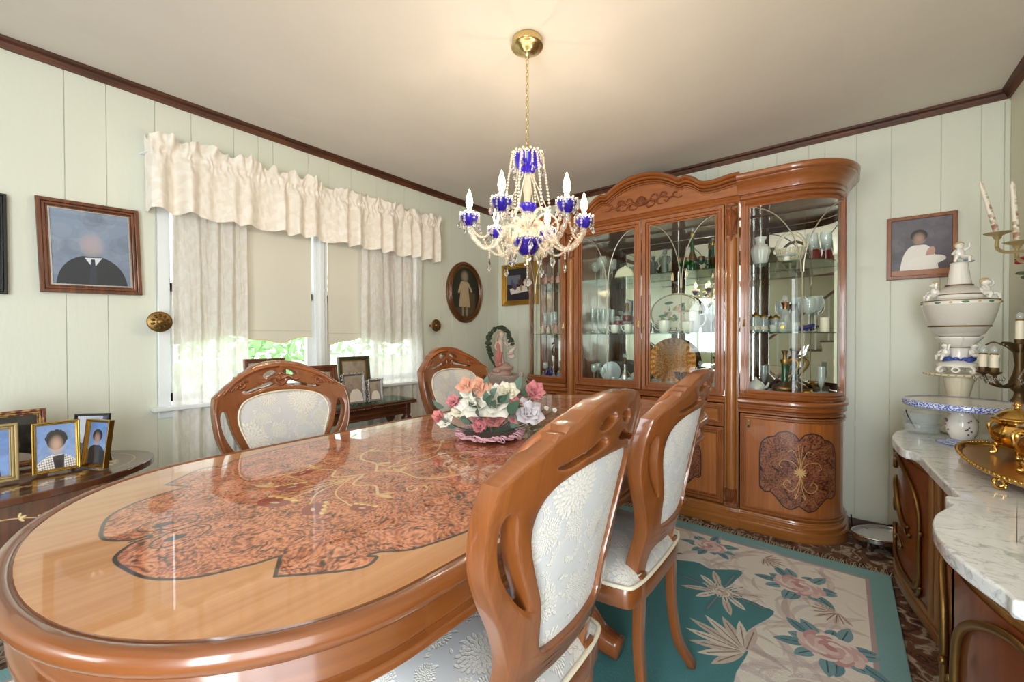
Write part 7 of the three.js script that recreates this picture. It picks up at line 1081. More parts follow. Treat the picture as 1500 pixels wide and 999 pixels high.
// ---------------------------------------------------------------- china and glass inside the cabinet
{
  const SH = { top: 1.6065, mid: 1.1905, low: 0.7965 };
  const made = new Map();
  // one prototype of each kind; later calls clone it
  function put(kind, label, category, px, z, shelf, o = {}) {
    const x = onZ(px, 500, z)[0], pos = [x, SH[shelf], z], key = kind + (o.mat?.uuid ?? '') + (o.variant ?? '');
    const proto = made.get(key); let t;
    if (proto) t = copyOf(proto, pos, o.turn ?? 0, label, o.group, o.s ?? 1);
    else { t = thing(kind, label, category, pos, o.turn ?? 0, o.group); t.scale.setScalar(o.s ?? 1); builders[o.build ?? kind](t, o); made.set(key, t); }
    t.userData.label = label; t.userData.category = category; if (o.group) t.userData.group = o.group; else delete t.userData.group; settle(t, shelf); return t;
  }
  // keep neighbours on a shelf from touching: slide each new piece clear of those already standing there
  const standing = { top: [], mid: [], low: [] };
  function settle(t, shelf) {
    t.updateMatrixWorld(true); const b = new THREE.Box3().setFromObject(t), h = [(b.max.x - b.min.x) / 2, (b.max.z - b.min.z) / 2], off = [(b.max.x + b.min.x) / 2 - t.position.x, (b.max.z + b.min.z) / 2 - t.position.z], c = [t.position.x + off[0], t.position.z + off[1]];
    const bay = t.position.x > -0.53 ? [-0.50, -0.045] : t.position.x > -1.67 ? [-1.645, -0.555] : [-2.155, -1.70], gap = 0.003;
    const keep = () => { c[0] = clamp(c[0], bay[0] + h[0], Math.max(bay[0] + h[0], bay[1] - h[0])); const corner = Math.max(0, c[0] + h[0] + 0.24, -1.96 - (c[0] - h[0])), zf = -2.905 - (corner > 0 ? 0.24 - Math.sqrt(Math.max(0, 0.0576 - Math.min(0.22, corner) ** 2)) : 0); c[1] = clamp(c[1], -3.262 + h[1], Math.max(-3.262 + h[1], zf - h[1])); };
    keep();
    const free = (x, z) => standing[shelf].every((q) => h[0] + q.h[0] + gap < Math.abs(x - q.c[0]) || h[1] + q.h[1] + gap < Math.abs(z - q.c[1]));
    const home = [...c]; if (!free(...c)) { let best = null; for (let i = -26; i <= 26; i++) for (let j = -26; j <= 26; j++) { c[0] = home[0] + i * 0.009; c[1] = home[1] + j * 0.009; keep(); const d = (c[0] - home[0]) ** 2 + (c[1] - home[1]) ** 2; if ((!best || d < best[2]) && free(...c)) best = [c[0], c[1], d]; } if (best) { c[0] = best[0]; c[1] = best[1]; } else { c[0] = home[0]; c[1] = home[1]; } }
    standing[shelf].push({ c, h }); t.position.x = c[0] - off[0]; t.position.z = c[1] - off[1];
  }
  const G = M.glassware, gilt = M.goldTrim;
  const figMats = [0xd9c7b8, 0xc99a92, 0x7d8fa8, 0xb8a070].map((c) => std({ color: c, roughness: 0.35 }));
  const builders = {
    wine_glass: (t) => { part('bowl', lathe([[0.004, 0.098], [0.022, 0.108], [0.033, 0.13], [0.034, 0.155], [0.030, 0.185], [0.029, 0.185], [0.033, 0.153], [0.020, 0.11]], 20), G, t); part('stem', lathe([[0.003, 0.006], [0.0028, 0.05], [0.004, 0.098]], 10), G, t); part('foot', lathe([[0, 0.001], [0.030, 0.001], [0.030, 0.003], [0.004, 0.008]], 20), G, t); },
    champagne_flute: (t) => { part('bowl', lathe([[0.003, 0.075], [0.014, 0.095], [0.020, 0.14], [0.018, 0.205], [0.017, 0.205], [0.018, 0.14], [0.012, 0.097]], 18), G, t); part('stem', lathe([[0.003, 0.005], [0.003, 0.075]], 8), G, t); part('foot', lathe([[0, 0.001], [0.026, 0.001], [0.026, 0.003], [0.003, 0.007]], 18), G, t); },
    tumbler: (t, o) => { part('wall', lathe([[0, 0.001], [0.026, 0.001], [0.032, 0.075], [0.030, 0.075], [0.025, 0.008], [0, 0.008]], 22, 0.04, 16, 0, 0.7), o.mat ?? G, t); if (o.gilt) part('gilt_emblem', rot(cyl(0.012, 0.012, 0.002, 0, 0, 0, 16), PI / 2).translate(0, 0.038, 0.030), gilt, t); },
    crystal_bowl: (t) => { part('bowl', lathe([[0, 0.006], [0.03, 0.006], [0.05, 0.03], [0.062, 0.06], [0.060, 0.06], [0.046, 0.03], [0.02, 0.012]], 24, 0.12, 14), G, t); part('foot', lathe([[0, 0.001], [0.034, 0.001], [0.028, 0.007]], 20), G, t); },
    canister: (t, o) => { part('jar', lathe([[0, 0.001], [0.030, 0.001], [0.031, 0.01], [0.031, 0.10], [0.024, 0.11], [0.022, 0.11], [0.029, 0.10], [0.029, 0.01]], 20), G, t); part('lid', lathe([[0.026, 0.108], [0.026, 0.122], [0.012, 0.128], [0.008, 0.138], [0, 0.14]], 18), gilt, t); part('band', lathe([[0.0315, 0.02], [0.0315, 0.045]], 20), o.mat ?? M.cream, t); },
    decanter: (t, o) => { part('body', lathe([[0, 0.001], [0.040, 0.001], [0.044, 0.01], [0.040, 0.05], [0.026, 0.10], [0.014, 0.135], [0.012, 0.15]], 24, 0.08, 12, 0, 0.75), G, t); part('neck', lathe([[0.013, 0.142], [0.015, 0.165], [0.023, 0.182], [0.020, 0.184], [0.012, 0.165]], 18), o.mat ?? M.antique, t); part('stopper', mv(flat(new THREE.IcosahedronGeometry(0.017, 0)).scale(1, 1.5, 1), 0, 0.205, 0), G, t); },
    ruby_decanter: (t) => { part('body', lathe([[0, 0.001], [0.032, 0.001], [0.036, 0.02], [0.030, 0.07], [0.036, 0.10], [0.040, 0.125], [0.034, 0.15], [0.016, 0.18], [0.012, 0.21]], 24), G, t); part('ruby_band', lathe([[0.0375, 0.10], [0.0415, 0.125], [0.036, 0.148]], 24), M.rubyGlass, t); part('neck', lathe([[0.013, 0.18], [0.018, 0.20], [0.012, 0.215], [0.016, 0.235], [0.010, 0.245]], 18), M.antique, t); part('stopper', ball(0.017, 0, 0.263, 0, 12, 1.2), G, t); },
    ruby_jar: (t) => { part('jar', lathe([[0, 0.001], [0.028, 0.001], [0.034, 0.04], [0.034, 0.11], [0.028, 0.13]], 20), G, t); part('ruby_band', lathe([[0.0345, 0.07], [0.036, 0.085], [0.0345, 0.10]], 20), M.rubyGlass, t); part('lid', lathe([[0.029, 0.128], [0.029, 0.142], [0, 0.145]], 18), M.silver, t); },
    ruby_vase: (t) => { part('body', lathe([[0, 0.001], [0.024, 0.001], [0.034, 0.03], [0.038, 0.07], [0.030, 0.105], [0.022, 0.115]], 24, 0.06, 10), M.rubyGlass, t); part('gilt_rim', rot(ring(0.0225, 0.002, 0, 0, 0, 20, 6), PI / 2).translate(0, 0.115, 0), gilt, t); },
    cream_vase: (t) => { part('body', lathe([[0, 0.001], [0.034, 0.001], [0.038, 0.008], [0.052, 0.06], [0.062, 0.105], [0.058, 0.13], [0.042, 0.148]], 48, 0.05, 12, 0.05, 1), M.porcelain, t); part('neck', lathe([[0.043, 0.146], [0.030, 0.155], [0.028, 0.175], [0.040, 0.205], [0.037, 0.205], [0.026, 0.176]], 30), M.porcelain, t); part('collar', rot(ring(0.042, 0.004, 0, 0, 0, 28, 6), PI / 2).translate(0, 0.148, 0), M.cream, t); },
    cream_basket: (t) => { const w = []; for (let k = 0; k < 22; k++) { const a = k / 22 * TAU; w.push(tube([[Math.sin(a) * 0.06, 0.03, Math.cos(a) * 0.045], [Math.sin(a + 0.2) * 0.085, 0.08, Math.cos(a + 0.2) * 0.062], [Math.sin(a + 0.35) * 0.10, 0.135, Math.cos(a + 0.35) * 0.07]], 0.006, { n: 6, seg: 6 }), tube([[Math.sin(a) * 0.06, 0.03, Math.cos(a) * 0.045], [Math.sin(a - 0.2) * 0.085, 0.08, Math.cos(a - 0.2) * 0.062], [Math.sin(a - 0.35) * 0.10, 0.135, Math.cos(a - 0.35) * 0.07]], 0.006, { n: 6, seg: 6 })); } part('weave', merge([...w, lathe([[0, 0.03], [0.06, 0.03], [0.075, 0.06], [0.093, 0.13]], 30).scale(0.95, 1, 0.68)]), M.cream, t); const h = []; for (let k = 0; k <= 40; k++) { const a = k / 40 * PI; h.push(ball(0.010 + 0.003 * (k % 2), Math.cos(a) * 0.095, 0.13 + Math.sin(a) * 0.125, (k % 2) * 0.008, 7)); } part('handle', merge(h), M.cream, t); part('foot', lathe([[0, 0], [0.05, 0], [0.045, 0.012], [0.06, 0.03]], 24), M.cream, t); part('flower', merge([ball(0.012, -0.01, 0.09, 0.066, 8), ball(0.012, 0.01, 0.086, 0.066, 8), ball(0.010, 0.03, 0.10, 0.062, 8)]), M.porcelain, t); },
    comport: (t) => { part('plate', lathe([[0.02, 0.055], [0.07, 0.062], [0.088, 0.070], [0.084, 0.074], [0, 0.064]], 36, 0.03, 16), M.porcelain, t); part('stem', lathe([[0, 0.001], [0.045, 0.001], [0.040, 0.012], [0.030, 0.02], [0.028, 0.056]], 26), M.porcelain, t); },
    cup: (t) => { part('wall', lathe([[0, 0.002], [0.024, 0.002], [0.032, 0.03], [0.035, 0.072], [0.033, 0.072], [0.028, 0.02], [0, 0.008]], 26), M.porcelain, t); part('handle', tube([[-0.033, 0.06, 0], [-0.052, 0.066, 0], [-0.058, 0.045, 0], [-0.044, 0.022, 0], [-0.030, 0.018, 0]], 0.0035, { n: 8, seg: 20 }), M.porcelain, t); part('gilt_rim', rot(ring(0.0345, 0.0013, 0, 0, 0, 24, 5), PI / 2).translate(0, 0.072, 0), gilt, t); },
    creamer: (t) => { part('wall', lathe([[0, 0.002], [0.036, 0.002], [0.042, 0.04], [0.046, 0.125], [0.044, 0.125], [0.038, 0.03], [0, 0.008]], 30), M.porcelain, t); for (const s of [-1, 1]) part('handle', tube([[s * 0.044, 0.105, 0], [s * 0.068, 0.11, 0], [s * 0.074, 0.075, 0], [s * 0.056, 0.045, 0], [s * 0.041, 0.04, 0]], 0.004, { n: 8, seg: 20 }), M.porcelain, t); part('gilt_rim', rot(ring(0.0455, 0.0015, 0, 0, 0, 26, 5), PI / 2).translate(0, 0.125, 0), gilt, t); },
    teapot_white: (t) => { part('body', lathe([[0, 0.002], [0.035, 0.002], [0.055, 0.03], [0.056, 0.06], [0.035, 0.09], [0.02, 0.096]], 28), M.porcelain, t); part('lid', lathe([[0.028, 0.092], [0.014, 0.106], [0.006, 0.112], [0.008, 0.12], [0, 0.124]], 20), M.porcelain, t); part('spout', tube([[0.045, 0.04, 0], [0.075, 0.06, 0], [0.085, 0.085, 0]], (k) => lerp(0.014, 0.006, k), { n: 8 }), M.porcelain, t); part('handle', tube([[-0.045, 0.075, 0], [-0.085, 0.08, 0], [-0.085, 0.04, 0], [-0.05, 0.03, 0]], 0.005, { n: 8, seg: 20 }), M.cobaltDark, t); },
    plate_upright: (t, o) => { const R = o.R ?? 0.1, g = lathe([[0, 0], [R * 0.6, 0.001], [R * 0.7, 0.006], [R, 0.014], [R * 0.99, 0.017], [R * 0.68, 0.010], [0, 0.005]], 48), p = g.attributes.position, uv = g.attributes.uv; for (let i = 0; i < p.count; i++) uv.setXY(i, p.getX(i) / R / 2 + 0.5, -p.getZ(i) / R / 2 + 0.5); if (o.oval) g.scale(o.oval, 1, 1); rot(g, PI / 2 - 0.2); part('plate', mv(g, 0, R + 0.004, -0.02), o.mat ?? M.porcelain, t); part('easel', merge([box(0.05, 0.008, 0.05, 0, 0.004, 0.0), box(0.006, 0.04, 0.006, 0.02, 0.024, 0.018), box(0.006, 0.04, 0.006, -0.02, 0.024, 0.018)]), M.black, t); },
    small_figurine: (t, o) => { const a = figMats[o.tone ?? 0], b = figMats[((o.tone ?? 0) + 1) % 4]; part('base', lathe([[0, 0], [0.022, 0], [0.024, 0.006], [0.018, 0.012]], 16), figMats[3], t); part('body', merge([lathe([[0.004, 0.010], [0.022, 0.012], [0.018, 0.035], [0.010, 0.058], [0.013, 0.068], [0.005, 0.076]], 16), tube([[0.011, 0.066, 0], [0.02, 0.05, 0.008], [0.010, 0.042, 0.014]], 0.004, { n: 6 }), tube([[-0.011, 0.066, 0], [-0.02, 0.054, 0.006], [-0.018, 0.04, 0.012]], 0.004, { n: 6 }), ball(0.0095, 0, 0.085, 0, 10, 1.1)]), a, t); part('hat', lathe([[0.014, 0.088], [0.010, 0.092], [0.008, 0.099], [0, 0.101]], 14), b, t); },
    statuette: (t) => { const m = std({ color: 0x6f7672, roughness: 0.5 }); part('body', merge([tube([[0, 0.014, 0], [0, 0.05, 0.004], [0, 0.10, 0], [0, 0.135, 0]], (k) => [0.030 - 0.006 * Math.abs(k - 0.75), 0.022], { n: 14, seg: 18, sq: 2.6 }), ball(0.016, 0, 0.16, 0.002, 12, 1.2), box(0.03, 0.01, 0.03, 0, 0.177, 0, 0.003), tube([[0.026, 0.128, 0], [0.034, 0.10, 0.008], [0.020, 0.08, 0.020]], 0.009, { n: 8 }), tube([[-0.026, 0.128, 0], [-0.034, 0.10, 0.008], [-0.020, 0.08, 0.020]], 0.009, { n: 8 })]), m, t); part('plinth', box(0.07, 0.012, 0.05, 0, 0.006, 0, 0.003), M.black, t); },
    green_bottle: (t) => { part('body', lathe([[0, 0.001], [0.032, 0.001], [0.040, 0.02], [0.040, 0.07], [0.028, 0.105]], 26), M.greenGlass, t); part('gilt_panel', lathe([[0.0405, 0.085], [0.036, 0.105], [0.020, 0.14], [0.016, 0.16]], 26, 0.08, 8), M.antique, t); part('neck', lathe([[0.015, 0.158], [0.013, 0.22], [0.012, 0.265]], 18), M.greenGlass, t); part('gilt_rim', lathe([[0.012, 0.262], [0.015, 0.285], [0.013, 0.305], [0.010, 0.306]], 18), gilt, t); part('stopper', ball(0.013, 0, 0.322, 0, 10, 1.4), G, t); },
    green_goblet: (t) => { part('bowl', lathe([[0.006, 0.05], [0.020, 0.062], [0.024, 0.095], [0.022, 0.11], [0.021, 0.11], [0.018, 0.064]], 18), M.greenGlass, t); part('gilt_rim', lathe([[0.0245, 0.088], [0.0228, 0.112], [0.021, 0.112]], 18), M.antique, t); part('stem', lathe([[0, 0.001], [0.022, 0.001], [0.020, 0.006], [0.004, 0.012], [0.005, 0.05]], 16), G, t); },
    green_ewer: (t, o) => { part('body', lathe([[0.03, 0.020], [0.060, 0.035], [0.072, 0.055], [0.060, 0.072], [0.03, 0.082], [0.018, 0.10]], 36), M.antique, t); part('neck', lathe([[0.019, 0.095], [0.017, 0.15], [0.020, 0.215], [0.024, 0.225]], 24), M.greenGlass, t); part('gilt_lip', merge([lathe([[0.020, 0.205], [0.026, 0.228], [0.022, 0.232]], 22), tube([[0.02, 0.225, 0], [0.04, 0.24, 0], [0.052, 0.236, 0]], (k) => 0.010 * (1 - 0.6 * k), { n: 8 })]), gilt, t); part('stopper', merge([lathe([[0.012, 0.228], [0.010, 0.262], [0.020, 0.285], [0.016, 0.29], [0, 0.286]], 18)]), M.antique, t); part('handle', tube([[0.018, 0.215, 0.0], [0.045, 0.235, 0.006], [0.068, 0.215, 0.01], [0.062, 0.175, 0.01], [0.035, 0.135, 0.006], [0.02, 0.12, 0.0]], 0.0055, { n: 8, seg: 30 }), gilt, t); part('foot', lathe([[0, 0], [0.034, 0], [0.036, 0.008], [0.026, 0.02], [0.034, 0.03]], 26), M.greenGlass, t); },
    gilt_bowl: (t) => { part('bowl', lathe([[0.010, 0.012], [0.030, 0.022], [0.037, 0.042], [0.032, 0.060], [0.024, 0.066], [0.022, 0.064]], 26), gilt, t); part('green_band', lathe([[0.031, 0.022], [0.0375, 0.034]], 26), M.greenGlass, t); part('foot', lathe([[0, 0], [0.02, 0], [0.018, 0.006], [0.008, 0.012]], 18), gilt, t); },
    lace_box: (t) => { const g = extr(spline2([[-0.085, 0], [0.085, 0], [0.08, 0.05], [0.05, 0.085], [0, 0.098], [-0.05, 0.082], [-0.08, 0.05]], 40), 0.05, { bevel: 0.008 }); part('body', mv(g, 0, 0.009, -0.03), M.cream, t); const b = []; for (let k = 0; k < 15; k++) { const a = k / 14 * PI; b.push(ball(0.010, Math.cos(a) * 0.085, 0.018 + Math.sin(a) * 0.088, 0.024, 7)); } part('scalloped_trim', merge(b), M.cream, t); part('knob', ball(0.014, 0, 0.117, 0, 9), M.porcelain, t); },
    silver_urn: (t) => { part('body', lathe([[0, 0.001], [0.04, 0.001], [0.046, 0.02], [0.048, 0.06], [0.036, 0.09], [0.014, 0.12], [0.012, 0.17]], 26), M.silver, t); part('neck', lathe([[0.012, 0.165], [0.018, 0.19], [0.012, 0.215]], 18), M.bronze, t); part('stopper', ball(0.020, 0, 0.235, 0, 12), G, t); },
    copper_goblet: (t) => { part('bowl', lathe([[0.008, 0.06], [0.030, 0.075], [0.034, 0.10], [0.042, 0.11], [0.038, 0.11], [0.028, 0.078]], 24), std({ color: 0xb0683c, metalness: 1, roughness: 0.25 }), t); part('stem', lathe([[0, 0.001], [0.034, 0.001], [0.03, 0.01], [0.010, 0.02], [0.014, 0.04], [0.009, 0.06]], 20), std({ color: 0x8f5430, metalness: 1, roughness: 0.3 }), t); },
    candle_cluster: (t) => { for (let k = 0; k < 5; k++) part('pillar_candle', lathe([[0, 0], [0.008, 0], [0.008, 0.06 + 0.014 * (k % 3)], [0.002, 0.066 + 0.014 * (k % 3)]], 12).translate((k - 2) * 0.019, 0.008, (k % 2) * 0.015), M.cobaltDark, t); part('holder', box(0.11, 0.008, 0.05, 0, 0.004, 0.006, 0.003), M.bronze, t); },
    glass_dome: (t) => { part('dome', lathe([[0.036, 0.010], [0.038, 0.05], [0.028, 0.082], [0, 0.095]], 24), G, t); part('base', lathe([[0, 0], [0.042, 0], [0.042, 0.010], [0, 0.010]], 24), M.walnut, t); part('contents', ball(0.018, 0, 0.032, 0, 10, 1.2), figMats[1], t); },
    flower_bowl: (t) => { part('bowl', lathe([[0, 0.001], [0.028, 0.001], [0.04, 0.03], [0.036, 0.042]], 24, 0.05, 12), M.silver, t); part('silk_flowers', merge([...Array(16)].map((_, k) => ball(0.011, Math.sin(k * 2.4) * 0.028, 0.048 + 0.012 * (k % 3), Math.cos(k * 2.4) * 0.028, 7))), std({ color: 0x6f8a54, roughness: 0.7 }), t); },
    red_posy: (t) => { part('posy', merge([...Array(12)].map((_, k) => ball(0.012, Math.sin(k * 2.4) * 0.022, 0.10 + 0.012 * (k % 4), Math.cos(k * 2.4) * 0.022, 7))), std({ color: 0xb4543f, roughness: 0.7 }), t); part('glass_vase', lathe([[0, 0.001], [0.018, 0.001], [0.022, 0.05], [0.016, 0.08], [0.022, 0.1]], 18), G, t); },
    glass_bird: (t) => { part('body', tube([[-0.05, 0.014, 0], [-0.01, 0.022, 0], [0.03, 0.036, 0], [0.06, 0.052, 0]], (k) => 0.005 + 0.011 * Math.sin(k * PI), { n: 10, seg: 18 }), M.cobaltDark, t); part('stand', lathe([[0, 0], [0.018, 0], [0.014, 0.006], [0.004, 0.012]], 14), G, t); },
    wax_candle: (t) => { part('wax', cyl(0.024, 0.024, 0.085, 0, 0.0435, 0, 22), M.candleWax, t); part('wick', cyl(0.0012, 0.0012, 0.01, 0, 0.09, 0, 6), M.black, t); },
  };
  const zF = -2.965, zM = -3.06, zB2 = -3.15, zBk = -3.20;
  const R1 = 'in the end compartment nearest the sideboard', C1 = 'in the wide middle compartment', L1 = 'in the end compartment by the corner pedestal';
  const many = (kind, cat, label, list, shelf, group, o = {}) => list.forEach(([px, z, s, turn]) => put(kind, label, cat, px, z, shelf, { ...o, s: s ?? 1, turn: turn ?? 0, group }));
  // end compartment nearest the sideboard: top shelf
  put('cream_vase', 'white fluted porcelain vase on the top shelf beside the woven basket', 'vase', 1113, zM, 'top', { s: 0.92 }); put('cream_basket', 'cream woven porcelain basket with arched handle on the top glass shelf', 'basket', 1155, -3.12, 'top', { s: 0.80, turn: -0.1 }); put('comport', 'white footed porcelain dish in front of the woven basket', 'dish', 1152, -2.97, 'top', { s: 0.62 });
  many('ruby_vase', 'vase', 'ruby glass vase behind the wine glasses on the top glass shelf', [[1186, -3.10, 0.72], [1212, -3.12, 0.72]], 'top', 'ruby vases on the top shelf');
  many('wine_glass', 'wine glass', 'clear wine glass on the top shelf in front of the ruby vases', [[1189, -3.03, 0.88], [1200, -2.985, 0.9], [1210, -3.05, 0.88], [1198, -3.17, 0.88]], 'top', 'wine glasses by the ruby vases');
  // middle shelf
  many('canister', 'jar', 'glass jar with gilt lid ' + R1 + ', middle shelf', [[1107, -3.02, 0.92], [1118, -3.09, 0.88], [1129, -3.12, 0.82]], 'mid', 'gilt lidded jars');
  put('decanter', 'cut glass decanter with copper coloured neck on the middle shelf', 'decanter', 1150, -3.03, 'mid', { mat: std({ color: 0xb4774a, metalness: 0.9, roughness: 0.3 }), s: 1.0 }); put('decanter', 'shorter cut glass decanter with dark bronze neck on the middle shelf', 'decanter', 1161, -3.11, 'mid', { mat: M.bronze, s: 0.96 });
  put('tumbler', 'square set tumbler with gilt emblem in front of the copper necked decanter', 'tumbler', 1147, zF, 'mid', { gilt: 1, variant: 'g', s: 0.8 }); many('tumbler', 'tumbler', 'plain clear tumbler in front of the cut glass decanters', [[1162, -2.96, 0.75], [1135, -2.955, 0.6]], 'mid', 'tumblers before the decanters');
  put('glass_bird', 'cobalt blue glass bird on the middle glass shelf', 'ornament', 1177, -2.99, 'mid', { s: 0.9 }); put('wax_candle', 'ivory pillar candle behind the tall wine glasses on the middle shelf', 'candle', 1208, -3.08, 'mid', {});
  many('wine_glass', 'wine glass', 'tall wine glass beside the blue glass bird on the middle shelf', [[1192, -3.0, 1.2], [1204, -3.02, 1.22], [1186, -3.14, 1.1], [1212, -3.16, 1.1]], 'mid', 'wine glasses beside the blue bird');
  // cabinet floor
  put('teapot_white', 'white teapot with dark blue handle on the end compartment floor', 'teapot', 1107, -3.02, 'low', { s: 0.92, turn: 0.6 }); put('green_ewer', 'green glass ewer with gilt body and curling handle on the cabinet floor', 'ewer', 1150, -3.02, 'low', { s: 0.98 }); put('green_ewer', 'second green and gilt ewer standing behind the handled ewer', 'ewer', 1163, -3.17, 'low', { s: 0.96, turn: 0.1 });
  many('gilt_bowl', 'bowl', 'small round gilt bowl with green band before the green ewer', [[1147, -2.935, 0.8], [1168, -2.945, 0.8]], 'low', 'gilt bowls before the ewer');
  many('crystal_bowl', 'bowl', 'cut crystal bowl on the floor of the end compartment nearest the sideboard', [[1125, -2.95, 0.5], [1184, -2.965, 0.5], [1195, -3.08, 0.5], [1206, -3.16, 0.5], [1130, -3.12, 0.5]], 'low', 'crystal bowls in the end compartment');
  many('champagne_flute', 'glass', 'champagne flute on the floor of the end compartment nearest the sideboard', [[1203, -2.99, 0.95], [1117, -3.14, 0.85]], 'low', 'flutes in the end compartment');
  // wide compartment, part nearer the pedestal: top
  many('wine_glass', 'goblet', 'large clear goblet on the top shelf next to the cream lace box', [[880, -3.05, 1.0], [884, -2.99, 0.98], [872, -3.15, 0.95], [897, -3.16, 1.0]], 'top', 'goblets beside the lace box');
  put('lace_box', 'cream scalloped porcelain box on the top shelf of the wide compartment', 'box', 916, -3.04, 'top', { s: 0.82 });
  many('small_figurine', 'figurine', 'small painted figurine behind the cream lace box', [[907, -3.16, 0.9]], 'top', null, { tone: 1, variant: 1 });
  // middle
  many('champagne_flute', 'glass', 'champagne flute on the middle shelf beside the ruby banded jars', [[868, -3.0, 1], [876, -3.06, 1], [884, -3.0, 0.95], [891, -3.08, 0.98], [897, -3.0, 0.9]], 'mid', 'flutes beside the ruby jars');
  many('ruby_jar', 'jar', 'ruby banded glass jar behind white cups on the middle shelf', [[902, -3.1, 1.0], [908, -3.18, 1.0]], 'mid', 'ruby banded jars'); put('ruby_decanter', 'ruby banded decanter with copper neck and glass stopper', 'decanter', 917, -3.08, 'mid', { s: 0.95 }); many('cup', 'cup', 'small white cup in front of the ruby banded jars', [[903, -2.97, 0.9], [917, -2.965, 0.92]], 'mid', 'white cups before the ruby jars', {}); put('crystal_bowl', 'cut crystal bowl in front of the champagne flutes', 'bowl', 879, -2.955, 'mid', { s: 0.7 });
  // floor
  many('wine_glass', 'wine glass', 'wine glass on the cabinet floor beside the upright silver plate', [[870, -3.0, 0.82], [876, -3.1, 0.85], [883, -2.96, 0.7], [890, -3.14, 0.82]], 'low', 'wine glasses beside the silver plate'); put('plate_upright', 'pale blue and silver plate standing upright on the cabinet floor', 'plate', 897, -3.13, 'low', { R: 0.083, mat: phy({ color: 0xcdd3de, roughness: 0.2, metalness: 0.4 }), variant: 'b' }); put('silver_urn', 'silver bottle with dark neck and glass stopper on the cabinet floor', 'bottle', 914, -3.04, 'low', { s: 0.95 });
  many('tumbler', 'tumbler', 'cut tumbler on the cabinet floor near the silver bottle', [[898, -2.955, 0.8], [921, -2.96, 0.85], [908, -2.95, 0.75], [926, -3.06, 0.85]], 'low', 'tumblers near the silver bottle');
  // wide compartment, part nearer the sideboard: top
  many('statuette', 'statuette', 'dark grey stone statuette of a standing man on the top shelf', [[974, -3.05, 1.05], [957, -3.16, 0.95]], 'top', 'grey statuettes on the top shelf'); put('green_bottle', 'tall green and gilt bottle with glass stopper on the top shelf', 'bottle', 1014, -3.03, 'top', { s: 0.92 }); many('green_goblet', 'goblet', 'green glass goblet with gilt rim around the tall green bottle', [[996, -2.98, 0.9], [1002, -3.1, 0.9], [1025, -3.0, 0.9], [1021, -3.12, 0.9], [1036, -3.06, 0.9], [1008, -2.95, 0.85]], 'top', 'green goblets around the bottle'); put('green_bottle', 'slim green and gilt bottle set back on the top shelf', 'bottle', 1044, -3.16, 'top', { s: 0.75 });
  // middle
  const floral = texOf(canvasOf(256, 256, (c, w) => { c.fillStyle = '#e9e2d0'; c.fillRect(0, 0, w, w); c.strokeStyle = '#a08a5c'; c.lineWidth = 6; c.beginPath(); c.arc(w / 2, w / 2, w * 0.47, 0, TAU); c.stroke(); const r = rng(41); for (let k = 0; k < 30; k++) { c.fillStyle = ['#5f8062', '#3f6450', '#d9b0a0', '#e9d9c8', '#8c9c68'][k % 5]; c.beginPath(); c.ellipse(w * (0.25 + r() * 0.5), w * (0.25 + r() * 0.5), 22, 10, r() * TAU, 0, TAU); c.fill(); } }));
  put('plate_upright', 'large oval platter with painted flowers standing behind the white cups', 'platter', 988, -3.19, 'mid', { R: 0.15, oval: 1.25, mat: phy({ map: floral, roughness: 0.25, clearcoat: 0.7 }), variant: 'f' }); put('creamer', 'tall white two handled pot with gilt rim on the middle shelf', 'pot', 1014, -3.05, 'mid', { s: 1.18 }); many('cup', 'cup', 'white gilt rimmed cup in front of the tall two handled pot', [[973, -2.985, 1.25], [1008, -2.955, 1.1]], 'mid', 'gilt rimmed cups', { variant: 'w' }); put('flower_bowl', 'little silver bowl of green silk flowers on the middle shelf', 'bowl', 957, -2.99, 'mid', { s: 0.95 });
  many('champagne_flute', 'glass', 'champagne flute behind the tall white pot on the middle shelf', [[1034, -3.05, 1.0], [1040, -3.12, 1.0], [1030, -3.16, 1.0]], 'mid', 'flutes behind the white pot');
  // floor
  const copper = std({ metalness: 0.85, roughness: 0.35, map: pixelTex(256, 256, (u, v) => { const d = Math.hypot(u - 0.5, v - 0.5) * 2, k = N1(u * 22, v * 22) + Math.sin(Math.atan2(v - 0.5, u - 0.5) * 24) * (d > 0.72 ? 0.8 : 0.1); return mix3([120, 70, 34], [214, 148, 76], clamp(0.5 + 0.4 * k, 0, 1)); }) });
  put('plate_upright', 'large embossed copper tray standing upright on the cabinet floor', 'tray', 983, -3.19, 'low', { R: 0.178, mat: copper, variant: 'c' }); put('copper_goblet', 'copper goblet on the cabinet floor in front of the copper tray', 'goblet', 997, -2.99, 'low', { s: 1.1 }); many('crystal_bowl', 'bowl', 'cut crystal bowl on the cabinet floor in front of the copper tray', [[962, -2.97, 0.8], [974, -2.955, 0.72], [958, -3.08, 0.85], [970, -3.10, 0.8], [984, -3.06, 0.7]], 'low', 'crystal bowls before the copper tray'); put('teapot_white', 'white teapot with dark handle among the crystal before the copper tray', 'teapot', 965, -3.16, 'low', { s: 0.9, turn: -0.4 });
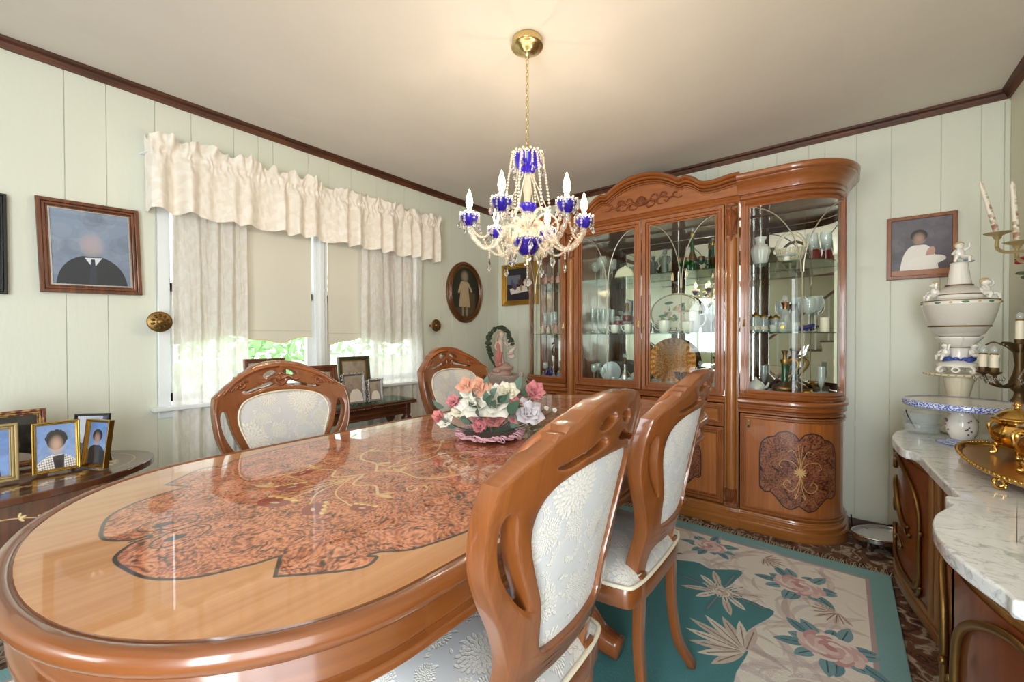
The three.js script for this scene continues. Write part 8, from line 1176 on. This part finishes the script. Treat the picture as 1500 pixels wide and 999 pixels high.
  put('red_posy', 'red silk posy in a glass vase on the cabinet floor', 'flowers', 1036, -3.12, 'low', { s: 1.05 }); many('decanter', 'decanter', 'clear decanter on the cabinet floor near the red posy', [[1026, -3.0, 0.9], [1038, -2.985, 0.85]], 'low', 'decanters near the red posy', { mat: M.silver }); many('tumbler', 'tumbler', 'cut tumbler on the cabinet floor near the red posy', [[1012, -3.08, 0.95], [1018, -3.15, 1.0], [1032, -2.95, 0.7], [1043, -3.06, 0.9]], 'low', 'tumblers near the red posy');
  // end compartment by the corner pedestal
  many('small_figurine', 'figurine', 'small painted figurine on the top shelf by the corner pedestal', [[800, -3.0, 1.0, 0.4], [808, -3.06, 1.1, 0.2], [818, -2.99, 1.0, 0.5], [826, -3.05, 0.9, 0.1]], 'top', 'figurines on the top shelf', { tone: 1, variant: 1 });
  many('champagne_flute', 'glass', 'champagne flute behind the figurines on the middle shelf', [[799, -3.13, 0.9], [806, -3.15, 0.95], [813, -3.1, 0.95]], 'mid', 'flutes behind the figurines'); many('small_figurine', 'figurine', 'small pale figurine on the middle shelf by the corner pedestal', [[795, -3.03, 1.0, 0.5], [803, -3.0, 0.8, 0.4], [826, -3.02, 1.15, 0.1]], 'mid', 'pale figurines on the middle shelf', { tone: 0, variant: 0 }); put('small_figurine', 'pink gowned figurine with its hat on the middle shelf by the pedestal', 'figurine', 812, -3.03, 'mid', { tone: 1, variant: 1, s: 1.1 }); put('comport', 'white footed dish on the middle shelf in front of the figurines', 'dish', 817, -2.95, 'mid', { s: 0.55 });
  put('candle_cluster', 'row of dark blue candles in a bronze holder on the cabinet floor', 'candles', 806, -3.06, 'low', {}); put('glass_dome', 'small glass dome with wooden base on the cabinet floor', 'glass dome', 822, -3.07, 'low', {}); many('small_figurine', 'figurine', 'small blue grey figurine on the cabinet floor by the glass dome', [[796, -2.98, 0.7, 0.4], [811, -2.965, 0.75, 0.3], [819, -2.955, 0.8, 0.2], [826, -2.96, 0.7, 0.1]], 'low', 'figurines by the glass dome', { tone: 2, variant: 2 }); put('wine_glass', 'single wine glass on the cabinet floor by the dark blue candles', 'wine glass', 799, -3.13, 'low', { s: 0.75 });
}

renderer.render(scene, camera);
